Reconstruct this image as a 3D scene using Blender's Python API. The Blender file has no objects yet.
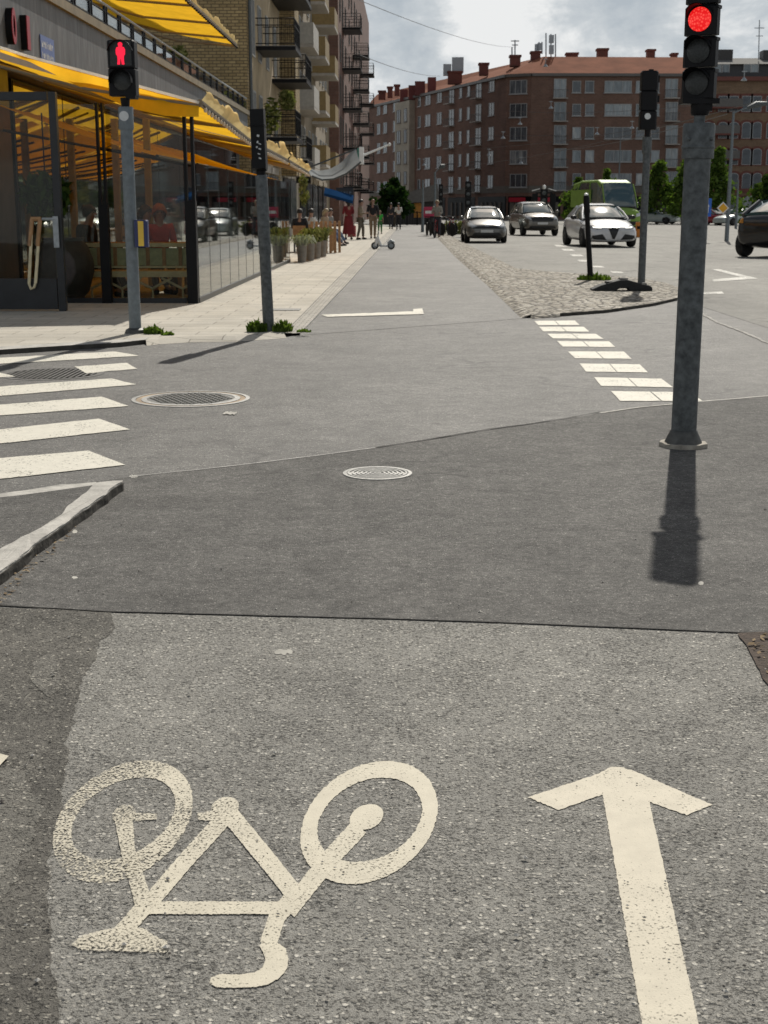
import bpy, bmesh, math, random
from mathutils import Vector, Matrix, Euler
from mathutils.bvhtree import BVHTree
from mathutils.noise import noise as pnoise
R = math.radians
random.seed(7)
scene = bpy.context.scene
COL = scene.collection

# ------------------------------------------------------------------ camera
F_PX, H_CAM, PITCH, YAW = 1350.0, 1.45, R(12.69), R(1.118)
cam_rot = Euler((R(90) - PITCH, 0, YAW), 'XYZ').to_matrix()
CAM = Vector((0, 0, H_CAM))

def ray(px, py):
    return cam_rot @ Vector(((px - 384) / F_PX, -(py - 512) / F_PX, -1.0))
def G(px, py, z=0.0):                      # where that sight line meets a level at height z
    d = ray(px, py); t = (z - H_CAM) / d.z
    return CAM + d * t
def PY(px, py, Y):                         # where it meets the plane y = Y
    d = ray(px, py); return CAM + d * (Y / d.y)
def PX(px, py, X):                         # where it meets the plane x = X
    d = ray(px, py); return CAM + d * (X / d.x)
def plane_hit(px, py, p0, n):
    d = ray(px, py); t = (Vector(p0) - CAM).dot(n) / d.dot(n); return CAM + d * t

# ------------------------------------------------------------------ nodes / materials
def newmat(name):
    m = bpy.data.materials.new(name); m.use_nodes = True
    nt = m.node_tree
    return m, nt, nt.nodes['Principled BSDF']
def nd(nt, typ, **kw):
    n = nt.nodes.new(typ)
    for k, v in kw.items():
        if k in n.bl_rna.properties: setattr(n, k, v)
        else: n.inputs[k].default_value = v
    return n
def col4(c): return (c[0], c[1], c[2], 1.0)
def ramp(nt, stops, src):
    r = nt.nodes.new('ShaderNodeValToRGB')
    e = r.color_ramp.elements
    while len(e) < len(stops): e.new(0.5)
    for i, (p, c) in enumerate(stops):
        e[i].position = p
        e[i].color = col4(c) if hasattr(c, '__len__') else (c, c, c, 1)
    nt.links.new(src, r.inputs['Fac']); return r.outputs['Color']
def mixc(nt, fac, a, b, mode='MIX'):
    m = nt.nodes.new('ShaderNodeMix'); m.data_type = 'RGBA'; m.blend_type = mode
    for sock, v in ((m.inputs[0], fac), (m.inputs[6], a), (m.inputs[7], b)):
        if hasattr(v, 'links') or isinstance(v, bpy.types.NodeSocket): nt.links.new(v, sock)
        elif hasattr(v, '__len__'): sock.default_value = col4(v)
        else:
            if sock.type == 'RGBA': sock.default_value = (v, v, v, 1)
            else: sock.default_value = v
    return m.outputs[2]
def math_(nt, op, a, b=None, clamp=False):
    m = nt.nodes.new('ShaderNodeMath'); m.operation = op; m.use_clamp = clamp
    for i, v in enumerate((a, b)):
        if v is None: continue
        if isinstance(v, bpy.types.NodeSocket): nt.links.new(v, m.inputs[i])
        else: m.inputs[i].default_value = v
    return m.outputs[0]
def coords(nt, kind='Object', scale=None):
    tc = nt.nodes.new('ShaderNodeTexCoord')
    if scale is None: return tc.outputs[kind]
    mp = nt.nodes.new('ShaderNodeMapping'); mp.inputs['Scale'].default_value = scale
    nt.links.new(tc.outputs[kind], mp.inputs['Vector']); return mp.outputs['Vector']
def noise_tex(nt, vec, scale, detail=3, rough=.55, dist=0):
    n = nd(nt, 'ShaderNodeTexNoise'); nt.links.new(vec, n.inputs['Vector'])
    n.inputs['Scale'].default_value = scale; n.inputs['Detail'].default_value = detail
    n.inputs['Roughness'].default_value = rough; n.inputs['Distortion'].default_value = dist
    return n.outputs['Fac']
def bump(nt, b, height, strength=.3, distance=.01):
    n = nd(nt, 'ShaderNodeBump'); n.inputs['Strength'].default_value = strength
    n.inputs['Distance'].default_value = distance
    nt.links.new(height, n.inputs['Height']); nt.links.new(n.outputs['Normal'], b.inputs['Normal'])

def mat(name, c, rough=.6, metal=0.0, spec=.5, var=.18, vscale=6.0, bmp=0.0, bscale=40, coat=0.0, emit=None, es=0):
    m, nt, b = newmat(name)
    b.inputs['Roughness'].default_value = rough; b.inputs['Metallic'].default_value = metal
    b.inputs['Specular IOR Level'].default_value = spec; b.inputs['Coat Weight'].default_value = coat
    v = coords(nt)
    if var > 0:
        n = noise_tex(nt, v, vscale, 5, .6)
        f = ramp(nt, [(.3, 1 - var), (.7, 1 + var)], n)
        nt.links.new(mixc(nt, 1.0, c, f, 'MULTIPLY'), b.inputs['Base Color'])
    else: b.inputs['Base Color'].default_value = col4(c)
    if bmp: bump(nt, b, noise_tex(nt, v, bscale, 4), bmp, .01)
    if emit:
        b.inputs['Emission Color'].default_value = col4(emit); b.inputs['Emission Strength'].default_value = es
    return m

def asphalt(name, binder, lo, hi, S=95, present=.45, blotch=.16, bs=.5, bd=.004, rough=.85, spec=.3, tintscale=.7, pits=.35, gritc=.4, cracks=0.0, streak=.12, mottle=.16):
    m, nt, b = newmat(name)
    b.inputs['Roughness'].default_value = rough; b.inputs['Specular IOR Level'].default_value = spec
    v = coords(nt)
    # slightly warped coordinates so that stones are not round
    nz = nd(nt, 'ShaderNodeTexNoise', Scale=60.0, Detail=2.0); nt.links.new(v, nz.inputs['Vector'])
    sub = nd(nt, 'ShaderNodeVectorMath', operation='SUBTRACT'); nt.links.new(nz.outputs['Color'], sub.inputs[0]); sub.inputs[1].default_value = (.5, .5, .5)
    scl = nd(nt, 'ShaderNodeVectorMath', operation='SCALE'); nt.links.new(sub.outputs[0], scl.inputs[0]); scl.inputs['Scale'].default_value = .012
    add = nd(nt, 'ShaderNodeVectorMath', operation='ADD'); nt.links.new(v, add.inputs[0]); nt.links.new(scl.outputs[0], add.inputs[1])
    def layer(S, off):
        vo = nd(nt, 'ShaderNodeTexVoronoi', feature='F1'); vo.inputs['Scale'].default_value = S
        vo.inputs['Randomness'].default_value = 1.0
        nt.links.new(add.outputs[0], vo.inputs['Vector'])
        sep = nd(nt, 'ShaderNodeSeparateColor'); nt.links.new(vo.outputs['Color'], sep.inputs[0])
        edge = ramp(nt, [(.28, 1), (.52, 0)], vo.outputs['Distance'])
        pres = ramp(nt, [(max(0, present - .03), 1), (min(1, present + .03), 0)], sep.outputs['Green'])
        msk = math_(nt, 'MULTIPLY', edge, pres)
        return vo, sep, msk
    vo, sep, msk = layer(S, 0)
    vo2, sep2, msk2 = layer(S * 2.1, 0)
    stone = ramp(nt, [(0, lo), (.55, [(a + c) / 2 for a, c in zip(lo, hi)]), (1, hi)], sep.outputs['Red'])
    stone2 = ramp(nt, [(0, lo), (1, [(a + c) / 2 for a, c in zip(lo, hi)])], sep2.outputs['Red'])
    grit = noise_tex(nt, v, 420, 2)
    bcol = mixc(nt, 1.0, binder, ramp(nt, [(.28, 1 - gritc), (.72, 1 + gritc * 1.2)], grit), 'MULTIPLY')
    c = mixc(nt, msk2, bcol, stone2)
    c = mixc(nt, msk, c, stone)
    clump = noise_tex(nt, v, 3.4, 4, .6)
    pn = noise_tex(nt, add.outputs[0], S * 1.5, 3, .6)
    pv = math_(nt, 'ADD', pn, math_(nt, 'MULTIPLY', math_(nt, 'SUBTRACT', clump, .5), .28))
    pit = ramp(nt, [(.56, 0), (.66, 1)], pv)
    c = mixc(nt, math_(nt, 'MULTIPLY', pit, pits), c, (binder[0] * .22, binder[1] * .22, binder[2] * .22))
    big = noise_tex(nt, v, tintscale, 5, .62)
    c = mixc(nt, 1.0, c, ramp(nt, [(.28, 1 - blotch), (.72, 1 + blotch)], big), 'MULTIPLY')
    wide = noise_tex(nt, coords(nt, scale=(.5, .16, 1)), 1.0, 5, .62)
    c = mixc(nt, 1.0, c, ramp(nt, [(.3, 1 - streak), (.7, 1 + streak)], wide), 'MULTIPLY')
    spots = noise_tex(nt, v, 1.7, 3, .5, .8)
    c = mixc(nt, 1.0, c, ramp(nt, [(.66, 1), (.74, .72)], spots), 'MULTIPLY')
    if cracks:
        wv = nd(nt, 'ShaderNodeTexNoise', Scale=1.6, Detail=6.0); nt.links.new(v, wv.inputs['Vector'])
        wa = nd(nt, 'ShaderNodeVectorMath', operation='SCALE'); nt.links.new(wv.outputs['Color'], wa.inputs[0]); wa.inputs['Scale'].default_value = .9
        wb = nd(nt, 'ShaderNodeVectorMath', operation='ADD'); nt.links.new(v, wb.inputs[0]); nt.links.new(wa.outputs[0], wb.inputs[1])
        ce = nd(nt, 'ShaderNodeTexVoronoi', feature='DISTANCE_TO_EDGE', Scale=.38); nt.links.new(wb.outputs[0], ce.inputs['Vector'])
        cm = math_(nt, 'MULTIPLY', ramp(nt, [(.0, 1), (.006, .75), (.011, 0)], ce.outputs['Distance']), ramp(nt, [(.44, 0), (.56, 1)], noise_tex(nt, v, .5, 2)))
        c = mixc(nt, math_(nt, 'MULTIPLY', cm, cracks), c, (.03, .029, .027))
    mid = noise_tex(nt, v, 9, 5, .65)
    c = mixc(nt, 1.0, c, ramp(nt, [(.3, 1 - mottle), (.7, 1 + mottle)], mid), 'MULTIPLY')
    fine = noise_tex(nt, v, 34, 3, .6)
    c = mixc(nt, 1.0, c, ramp(nt, [(.3, 1 - mottle * 1.2), (.7, 1 + mottle * 1.3)], fine), 'MULTIPLY')
    worn = noise_tex(nt, v, 2.2, 5, .7, .4)
    c = mixc(nt, 1.0, c, ramp(nt, [(.3, 1 - mottle * .7), (.7, 1 + mottle * .7)], worn), 'MULTIPLY')
    nt.links.new(c, b.inputs['Base Color'])
    h = math_(nt, 'ADD', math_(nt, 'MULTIPLY', msk, .8), math_(nt, 'MULTIPLY', msk2, .35))
    h = math_(nt, 'ADD', h, math_(nt, 'MULTIPLY', grit, .5))
    h = math_(nt, 'SUBTRACT', h, math_(nt, 'MULTIPLY', pit, .9))
    bump(nt, b, h, bs, bd)
    return m

def brickmat(name, c1, c2, mortar, bw=.25, bh=.085, var=.2, rough=.85, msize=.012):
    m, nt, b = newmat(name)
    b.inputs['Roughness'].default_value = rough; b.inputs['Specular IOR Level'].default_value = .25
    v = coords(nt)
    s = nd(nt, 'ShaderNodeSeparateXYZ'); nt.links.new(v, s.inputs[0])
    u = math_(nt, 'ADD', s.outputs[0], s.outputs[1])
    cb = nd(nt, 'ShaderNodeCombineXYZ'); nt.links.new(u, cb.inputs[0]); nt.links.new(s.outputs[2], cb.inputs[1])
    br = nd(nt, 'ShaderNodeTexBrick', Scale=1.0)
    br.inputs['Color1'].default_value = col4(c1); br.inputs['Color2'].default_value = col4(c2); br.inputs['Mortar'].default_value = col4(mortar)
    br.inputs['Brick Width'].default_value = bw; br.inputs['Row Height'].default_value = bh; br.inputs['Mortar Size'].default_value = msize
    br.inputs['Bias'].default_value = -.1
    nt.links.new(cb.outputs[0], br.inputs['Vector'])
    n = noise_tex(nt, v, .45, 6, .65)
    c = mixc(nt, 1.0, br.outputs['Color'], ramp(nt, [(.25, 1 - var), (.75, 1 + var)], n), 'MULTIPLY')
    n2 = noise_tex(nt, v, 5, 3, .6)
    c = mixc(nt, 1.0, c, ramp(nt, [(.3, .88), (.7, 1.1)], n2), 'MULTIPLY')
    nt.links.new(c, b.inputs['Base Color'])
    return m

def glassmat(name, tint=(.75, .8, .8), refl=.10, rough=.02, maxr=.95):
    m = bpy.data.materials.new(name); m.use_nodes = True; nt = m.node_tree
    for n in list(nt.nodes): nt.nodes.remove(n)
    out = nd(nt, 'ShaderNodeOutputMaterial')
    tr = nd(nt, 'ShaderNodeBsdfTransparent'); tr.inputs[0].default_value = col4(tint)
    gl = nd(nt, 'ShaderNodeBsdfGlossy'); gl.inputs['Roughness'].default_value = rough; gl.inputs['Color'].default_value = (.9, .92, .92, 1)
    fr = nd(nt, 'ShaderNodeLayerWeight', Blend=.5)
    f = ramp(nt, [(0, refl), (.5, refl * 1.4), (.8, .35), (1, maxr)], fr.outputs['Facing'])
    mx = nd(nt, 'ShaderNodeMixShader'); nt.links.new(f, mx.inputs[0])
    nt.links.new(tr.outputs[0], mx.inputs[1]); nt.links.new(gl.outputs[0], mx.inputs[2])
    nt.links.new(mx.outputs[0], out.inputs[0]); return m

def fabricmat(name, c, trans=.45, var=.12, stripe=False):
    m = bpy.data.materials.new(name); m.use_nodes = True; nt = m.node_tree
    for n in list(nt.nodes): nt.nodes.remove(n)
    out = nd(nt, 'ShaderNodeOutputMaterial'); v = coords(nt)
    n = noise_tex(nt, v, 2.5, 5, .6)
    cc = mixc(nt, 1.0, c, ramp(nt, [(.3, 1 - var), (.7, 1 + var)], n), 'MULTIPLY')
    d = nd(nt, 'ShaderNodeBsdfDiffuse'); t = nd(nt, 'ShaderNodeBsdfTranslucent')
    nt.links.new(cc, d.inputs[0]); nt.links.new(cc, t.inputs[0])
    mx = nd(nt, 'ShaderNodeMixShader'); mx.inputs[0].default_value = trans
    nt.links.new(d.outputs[0], mx.inputs[1]); nt.links.new(t.outputs[0], mx.inputs[2])
    nt.links.new(mx.outputs[0], out.inputs[0]); return m

def leafmat(name, dark, light, trans=.3):
    m = bpy.data.materials.new(name); m.use_nodes = True; nt = m.node_tree
    for n in list(nt.nodes): nt.nodes.remove(n)
    out = nd(nt, 'ShaderNodeOutputMaterial')
    g = nd(nt, 'ShaderNodeNewGeometry')
    cc = ramp(nt, [(0, dark), (1, light)], g.outputs['Random Per Island'])
    d = nd(nt, 'ShaderNodeBsdfDiffuse'); t = nd(nt, 'ShaderNodeBsdfTranslucent')
    nt.links.new(cc, d.inputs[0]); nt.links.new(mixc(nt, 1.0, cc, (1.2, 1.3, .6), 'MULTIPLY'), t.inputs[0])
    mx = nd(nt, 'ShaderNodeMixShader'); mx.inputs[0].default_value = trans
    nt.links.new(d.outputs[0], mx.inputs[1]); nt.links.new(t.outputs[0], mx.inputs[2])
    nt.links.new(mx.outputs[0], out.inputs[0]); return m

def paintmat(name, c, wear=.5, wscale=70, edge=None, rough=.7, wearmap=None, soft=.03):
    """road paint whose worn spots let the asphalt below show through"""
    m = bpy.data.materials.new(name); m.use_nodes = True; nt = m.node_tree
    b = nt.nodes['Principled BSDF']; out = nt.nodes['Material Output']
    b.inputs['Roughness'].default_value = rough; b.inputs['Specular IOR Level'].default_value = .3
    v = coords(nt)
    n = noise_tex(nt, v, 14, 5, .65)
    nt.links.new(mixc(nt, 1.0, c, ramp(nt, [(.25, .86), (.7, 1.04)], n), 'MULTIPLY'), b.inputs['Base Color'])
    bump(nt, b, noise_tex(nt, v, 240, 3), .35, .003)
    n2 = noise_tex(nt, v, wscale, 4, .6)
    n3 = noise_tex(nt, v, 3.0, 2, .5)
    a = math_(nt, 'ADD', n2, math_(nt, 'MULTIPLY', math_(nt, 'SUBTRACT', n3, .5), .35))
    if wearmap is not None:                # (x0, x1): wear grows from x1 down to x0 along the symbol
        s = nd(nt, 'ShaderNodeSeparateXYZ'); nt.links.new(v, s.inputs[0])
        mr = nd(nt, 'ShaderNodeMapRange'); nt.links.new(s.outputs[0], mr.inputs[0])
        mr.inputs[1].default_value = wearmap[0]; mr.inputs[2].default_value = wearmap[1]
        mr.inputs[3].default_value = wearmap[2]; mr.inputs[4].default_value = 0
        a = math_(nt, 'SUBTRACT', a, mr.outputs[0])
    f = ramp(nt, [(max(0, wear - soft), 0), (wear + soft, 1)], a)
    tr = nd(nt, 'ShaderNodeBsdfTransparent')
    mx = nd(nt, 'ShaderNodeMixShader'); nt.links.new(f, mx.inputs[0])
    nt.links.new(tr.outputs[0], mx.inputs[1]); nt.links.new(b.outputs[0], mx.inputs[2])
    nt.links.new(mx.outputs[0], out.inputs['Surface']); return m

# ------------------------------------------------------------------ mesh builder
class MB:
    def __init__(s): s.v = []; s.f = []; s.sm = []
    def add(s, vs, fs, smooth=False):
        o = len(s.v); s.v += [Vector(p) for p in vs]
        for f in fs: s.f.append([i + o for i in f]); s.sm.append(smooth)
        return s
    def box(s, x0, x1, y0, y1, z0, z1):
        vs = [(x0, y0, z0), (x1, y0, z0), (x1, y1, z0), (x0, y1, z0), (x0, y0, z1), (x1, y0, z1), (x1, y1, z1), (x0, y1, z1)]
        return s.add(vs, [(0, 3, 2, 1), (4, 5, 6, 7), (0, 1, 5, 4), (1, 2, 6, 5), (2, 3, 7, 6), (3, 0, 4, 7)])
    def cbox(s, c, d, rz=0, rx=0, ry=0):
        M = Matrix.Translation(Vector(c)) @ Euler((rx, ry, rz)).to_matrix().to_4x4()
        x, y, z = d[0] / 2, d[1] / 2, d[2] / 2
        vs = [M @ Vector(p) for p in [(-x, -y, -z), (x, -y, -z), (x, y, -z), (-x, y, -z), (-x, -y, z), (x, -y, z), (x, y, z), (-x, y, z)]]
        return s.add(vs, [(0, 3, 2, 1), (4, 5, 6, 7), (0, 1, 5, 4), (1, 2, 6, 5), (2, 3, 7, 6), (3, 0, 4, 7)])
    def bevbox(s, c, d, r=.02, rz=0):
        """box with chamfered vertical edges and a soft top"""
        x, y, z = d[0] / 2, d[1] / 2, d[2]
        M = Matrix.Translation(Vector(c)) @ Matrix.Rotation(rz, 4, 'Z')
        def ringp(k, zz): 
            a, b_ = x - k, y - k
            return [M @ Vector(p) for p in [(-a + r, -b_, zz), (a - r, -b_, zz), (a, -b_ + r, zz), (a, b_ - r, zz), (a - r, b_, zz), (-a + r, b_, zz), (-a, b_ - r, zz), (-a, -b_ + r, zz)]]
        rs = [ringp(0, 0), ringp(0, z - r), ringp(r * .7, z)]
        vs = [p for q in rs for p in q]; fs = []
        for k in range(2):
            for i in range(8): fs.append((k * 8 + i, k * 8 + (i + 1) % 8, (k + 1) * 8 + (i + 1) % 8, (k + 1) * 8 + i))
        fs += [tuple(range(7, -1, -1)), tuple(range(16, 24))]
        return s.add(vs, fs)
    def tube(s, pts, rad, n=10, cap=True, smooth=True):
        pts = [Vector(p) for p in pts]
        if not hasattr(rad, '__len__'): rad = [rad] * len(pts)
        vs = []; fs = []; prev = None
        for i, p in enumerate(pts):
            t = (pts[min(i + 1, len(pts) - 1)] - pts[max(i - 1, 0)]).normalized()
            if prev is None:
                a = t.orthogonal().normalized()
            else:
                a = (prev - t * prev.dot(t))
                a = a.normalized() if a.length > 1e-6 else t.orthogonal().normalized()
            prev = a; b = t.cross(a)
            for k in range(n):
                w = 2 * math.pi * k / n
                vs.append(p + (a * math.cos(w) + b * math.sin(w)) * rad[i])
        for i in range(len(pts) - 1):
            for k in range(n): fs.append((i * n + k, i * n + (k + 1) % n, (i + 1) * n + (k + 1) % n, (i + 1) * n + k))
        s.add(vs, fs, smooth)
        if cap:
            o = len(s.v) - len(vs)
            s.f.append([o + k for k in range(n - 1, -1, -1)]); s.sm.append(False)
            s.f.append([o + (len(pts) - 1) * n + k for k in range(n)]); s.sm.append(False)
        return s
    def lathe(s, prof, c=(0, 0, 0), n=24, axis='Z', smooth=True):
        """prof: (radius, height) pairs along the axis"""
        vs = []; fs = []; c = Vector(c)
        for r, h in prof:
            for k in range(n):
                w = 2 * math.pi * k / n; a, b = r * math.cos(w), r * math.sin(w)
                p = {'Z': (a, b, h), 'Y': (a, h, b), 'X': (h, a, b)}[axis]
                vs.append(c + Vector(p))
        for i in range(len(prof) - 1):
            for k in range(n): fs.append((i * n + k, i * n + (k + 1) % n, (i + 1) * n + (k + 1) % n, (i + 1) * n + k))
        s.add(vs, fs, smooth)
        o = len(s.v) - len(vs)
        if prof[0][0] > 1e-4: s.f.append([o + k for k in range(n - 1, -1, -1)]); s.sm.append(False)
        if prof[-1][0] > 1e-4: s.f.append([o + (len(prof) - 1) * n + k for k in range(n)]); s.sm.append(False)
        return s
    def prism(s, poly, z0, z1):
        n = len(poly)
        vs = [(p[0], p[1], z0) for p in poly] + [(p[0], p[1], z1) for p in poly]
        fs = [tuple(range(n - 1, -1, -1)), tuple(range(n, 2 * n))] + [(i, (i + 1) % n, n + (i + 1) % n, n + i) for i in range(n)]
        return s.add(vs, fs)
    def prismY(s, poly, y0, y1):               # poly in (x, z), thickness along y
        n = len(poly)
        vs = [(p[0], y0, p[1]) for p in poly] + [(p[0], y1, p[1]) for p in poly]
        fs = [tuple(range(n)), tuple(range(2 * n - 1, n - 1, -1))] + [(i, n + i, n + (i + 1) % n, (i + 1) % n) for i in range(n)]
        return s.add(vs, fs)
    def prismX(s, poly, x0, x1):               # poly in (y, z)
        n = len(poly)
        vs = [(x0, p[0], p[1]) for p in poly] + [(x1, p[0], p[1]) for p in poly]
        fs = [tuple(range(n)), tuple(range(2 * n - 1, n - 1, -1))] + [(i, n + i, n + (i + 1) % n, (i + 1) % n) for i in range(n)]
        return s.add(vs, fs)
    def ball(s, c, r, n=12, sq=(1, 1, 1)):
        m = n // 2 + 1; vs = []; fs = []; c = Vector(c)
        for i in range(m + 1):
            th = math.pi * i / m
            for k in range(n):
                w = 2 * math.pi * k / n
                vs.append(c + Vector((r * sq[0] * math.sin(th) * math.cos(w), r * sq[1] * math.sin(th) * math.sin(w), r * sq[2] * math.cos(th))))
        for i in range(m):
            for k in range(n): fs.append((i * n + k, (i + 1) * n + k, (i + 1) * n + (k + 1) % n, i * n + (k + 1) % n))
        return s.add(vs, fs, True)
    def grid(s, fn, nu, nv, smooth=True):
        vs = [fn(i / nu, j / nv) for j in range(nv + 1) for i in range(nu + 1)]
        fs = [(j * (nu + 1) + i, j * (nu + 1) + i + 1, (j + 1) * (nu + 1) + i + 1, (j + 1) * (nu + 1) + i) for j in range(nv) for i in range(nu)]
        return s.add(vs, fs, smooth)
    def build(s, name, m, parent=None, org=None, kind=None, label=None, cat=None, group=None, loc=None, rz=0, recalc=True, autosmooth=True):
        """org: world position the vertices are taken relative to"""
        me = bpy.data.meshes.new(name)
        o_ = Vector(org) if org is not None else Vector((0, 0, 0))
        me.from_pydata([tuple(p - o_) for p in s.v], [], s.f)
        if recalc:
            bm = bmesh.new(); bm.from_mesh(me)
            bmesh.ops.remove_doubles(bm, verts=bm.verts, dist=1e-5)
            bmesh.ops.recalc_face_normals(bm, faces=bm.faces); bm.to_mesh(me); bm.free()
        else: me.polygons.foreach_set('use_smooth', s.sm)
        if recalc and any(s.sm):
            me.polygons.foreach_set('use_smooth', [True] * len(me.polygons))
            try: me.set_sharp_from_angle(angle=R(40))
            except Exception: pass
        me.materials.append(m)
        ob = bpy.data.objects.new(name, me); COL.objects.link(ob)
        if parent is not None: ob.parent = parent
        if loc is not None: ob.location = loc
        if parent is None and org is not None and loc is None: ob.location = o_
        ob.rotation_euler.z = rz
        tag(ob, label, cat, group, kind)
        return ob

def tag(o, label=None, cat=None, group=None, kind=None):
    if label: o['label'] = label
    if cat: o['category'] = cat
    if group: o['group'] = group
    if kind: o['kind'] = kind
    return o
def thing(name, label, cat, loc=(0, 0, 0), rz=0, group=None):
    o = bpy.data.objects.new(name, None); COL.objects.link(o); o.empty_display_size = .2
    o.location = loc; o.rotation_euler.z = rz
    return tag(o, label, cat, group)
def copy_tree(o, parent=None):
    c = o.copy(); COL.objects.link(c); c.parent = parent
    for ch in list(o.children): copy_tree(ch, c)
    return c
def dup(o, loc, rz=0, label=None, group=None):
    c = copy_tree(o); c.location = loc; c.rotation_euler.z = rz
    if label: c['label'] = label
    if group: c['group'] = group
    return c

def sheet(name, pts, z, m, kind='structure', label=None, cat=None, group=None, jitter=0, seg=.15):
    """flat polygon of ground points, optionally with a slightly ragged outline"""
    P = [Vector((p[0], p[1], z)) for p in pts]
    if jitter:
        Q = []
        for i, a in enumerate(P):
            b = P[(i + 1) % len(P)]; L = (b - a).length; n = max(1, min(200, int(L / seg)))
            nrm = Vector((-(b - a).y, (b - a).x, 0)).normalized() if L > 1e-6 else Vector((0, 0, 0))
            for k in range(n):
                p = a.lerp(b, k / n)
                j = (pnoise(p * 7) * .5 + pnoise(p * 24) * .3 + pnoise(p * 70) * .2) * jitter
                Q.append(p + nrm * j)
        P = Q
    c = sum(P, Vector()) / len(P)
    bm = bmesh.new(); vs = [bm.verts.new(p) for p in P]
    f = bm.faces.new(vs); f.normal_update()
    if f.normal.z < 0: f.normal_flip()
    bmesh.ops.triangulate(bm, faces=[f], ngon_method='EAR_CLIP')
    me = bpy.data.meshes.new(name); bm.to_mesh(me); bm.free(); me.materials.append(m)
    o = bpy.data.objects.new(name, me); COL.objects.link(o)
    return tag(o, label, cat, group, kind)
# ------------------------------------------------------------------ materials for the ground
M = {}
M['road'] = asphalt('road asphalt', (.100, .096, .088), (.045, .043, .04), (.34, .325, .295), S=80, present=.48, blotch=.2, bs=.6, spec=.38, rough=.74, gritc=.6, cracks=.6, streak=.2, mottle=.24, pits=.5)
M['patch'] = asphalt('patch asphalt', (.092, .088, .081), (.028, .027, .025), (.30, .285, .26), S=110, present=.42, blotch=.12, bs=.55, bd=.004, gritc=.7, pits=.6, cracks=.4, streak=.18, mottle=.24)
M['old'] = asphalt('old lane asphalt', (.245, .236, .213), (.10, .096, .086), (.62, .59, .52), S=78, present=.60, blotch=.14, bs=.85, bd=.006, pits=.62, gritc=.5, mottle=.12)
M['repair'] = asphalt('repair asphalt', (.112, .105, .091), (.05, .047, .042), (.40, .375, .32), S=84, present=.45, blotch=.3, bs=.85, bd=.006, tintscale=2.6, pits=.7, gritc=.6, mottle=.2)
M['lane'] = asphalt('cycle lane asphalt', (.100, .096, .088), (.046, .044, .041), (.32, .31, .28), S=85, present=.46, blotch=.2, bs=.5, spec=.38, rough=.74, gritc=.6, cracks=.4, streak=.24, mottle=.26)
M['carriage'] = asphalt('carriageway asphalt', (.22, .212, .19), (.13, .126, .114), (.38, .36, .32), S=70, present=.45, blotch=.12, bs=.3, tintscale=.35, cracks=.6, streak=.18)
M['worn'] = asphalt('half worn asphalt', (.155, .147, .128), (.07, .066, .058), (.48, .45, .385), S=80, present=.5, blotch=.2, bs=.85, bd=.006, pits=.6, gritc=.5)
M['seam'] = asphalt('tar seam', (.042, .04, .036), (.02, .02, .02), (.12, .115, .105), S=150, present=.25, blotch=.3, bs=.8)
M['paint'] = paintmat('crossing paint', (.66, .625, .53), wear=.345, wscale=60, soft=.07)
M['paint_arrow'] = paintmat('arrow paint', (.61, .555, .44), wear=.31, wscale=150, soft=.06)
M['paint_worn'] = paintmat('worn road paint', (.70, .68, .62), wear=.46, wscale=60)
M['chalk'] = mat('pale residue', (.46, .44, .39), .9, var=.3)
M['palejoint'] = mat('pale joint filler', (.33, .315, .285), .9, var=.35, vscale=5)
M['granite'] = mat('granite kerb', (.42, .40, .36), .85, var=.25, vscale=9, bmp=.6, bscale=60)
M['darkmetal'] = mat('cast iron', (.10, .10, .095), .6, .6, var=.3, vscale=20)
M['paleiron'] = mat('worn cast iron', (.27, .265, .25), .6, .3, var=.25, vscale=30, bmp=.3, bscale=120)
M['midiron'] = mat('dusty iron', (.15, .145, .135), .8, .1, .2, var=.3, vscale=9)
M['kerbface'] = mat('dark kerb face', (.075, .07, .062), .95, 0, .1, var=.4, vscale=6, bmp=.5)  # upright kerb faces, much darker than the granite tops
M['iron_orange'] = mat('rust stained ring', (.34, .25, .16), .85, var=.6, vscale=2.2)
M['soil'] = mat('gutter soil', (.07, .05, .037), .95, var=.4, vscale=40, bmp=.9, bscale=90)

def slabs(name, c1, c2, mortar, bw, bh, rot=0.0):
    m, nt, b = newmat(name)
    b.inputs['Roughness'].default_value = .85; b.inputs['Specular IOR Level'].default_value = .3
    tc = nt.nodes.new('ShaderNodeTexCoord'); mp = nt.nodes.new('ShaderNodeMapping'); mp.inputs['Rotation'].default_value = (0, 0, rot)
    nt.links.new(tc.outputs['Object'], mp.inputs['Vector']); v = mp.outputs['Vector']
    br = nd(nt, 'ShaderNodeTexBrick', Scale=1.0); nt.links.new(v, br.inputs['Vector'])
    br.inputs['Color1'].default_value = col4(c1); br.inputs['Color2'].default_value = col4(c2); br.inputs['Mortar'].default_value = col4(mortar)
    br.inputs['Brick Width'].default_value = bw; br.inputs['Row Height'].default_value = bh; br.inputs['Mortar Size'].default_value = .008
    c = mixc(nt, 1.0, br.outputs['Color'], ramp(nt, [(.3, .8), (.7, 1.15)], noise_tex(nt, v, 1.1, 6, .65)), 'MULTIPLY')
    c = mixc(nt, 1.0, c, ramp(nt, [(.3, .9), (.7, 1.1)], noise_tex(nt, v, 60, 3)), 'MULTIPLY')
    nt.links.new(c, b.inputs['Base Color'])
    h = math_(nt, 'ADD', math_(nt, 'MULTIPLY', br.outputs['Fac'], -1.0), math_(nt, 'MULTIPLY', noise_tex(nt, v, 80, 3), .4))
    bump(nt, b, h, .5, .006); return m
M['slab'] = slabs('pale paving slabs', (.42, .385, .32), (.47, .435, .37), (.22, .20, .165), .70, .35)
M['setts'] = slabs('border setts', (.33, .31, .27), (.42, .39, .34), (.15, .14, .12), .12, .14)

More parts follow.
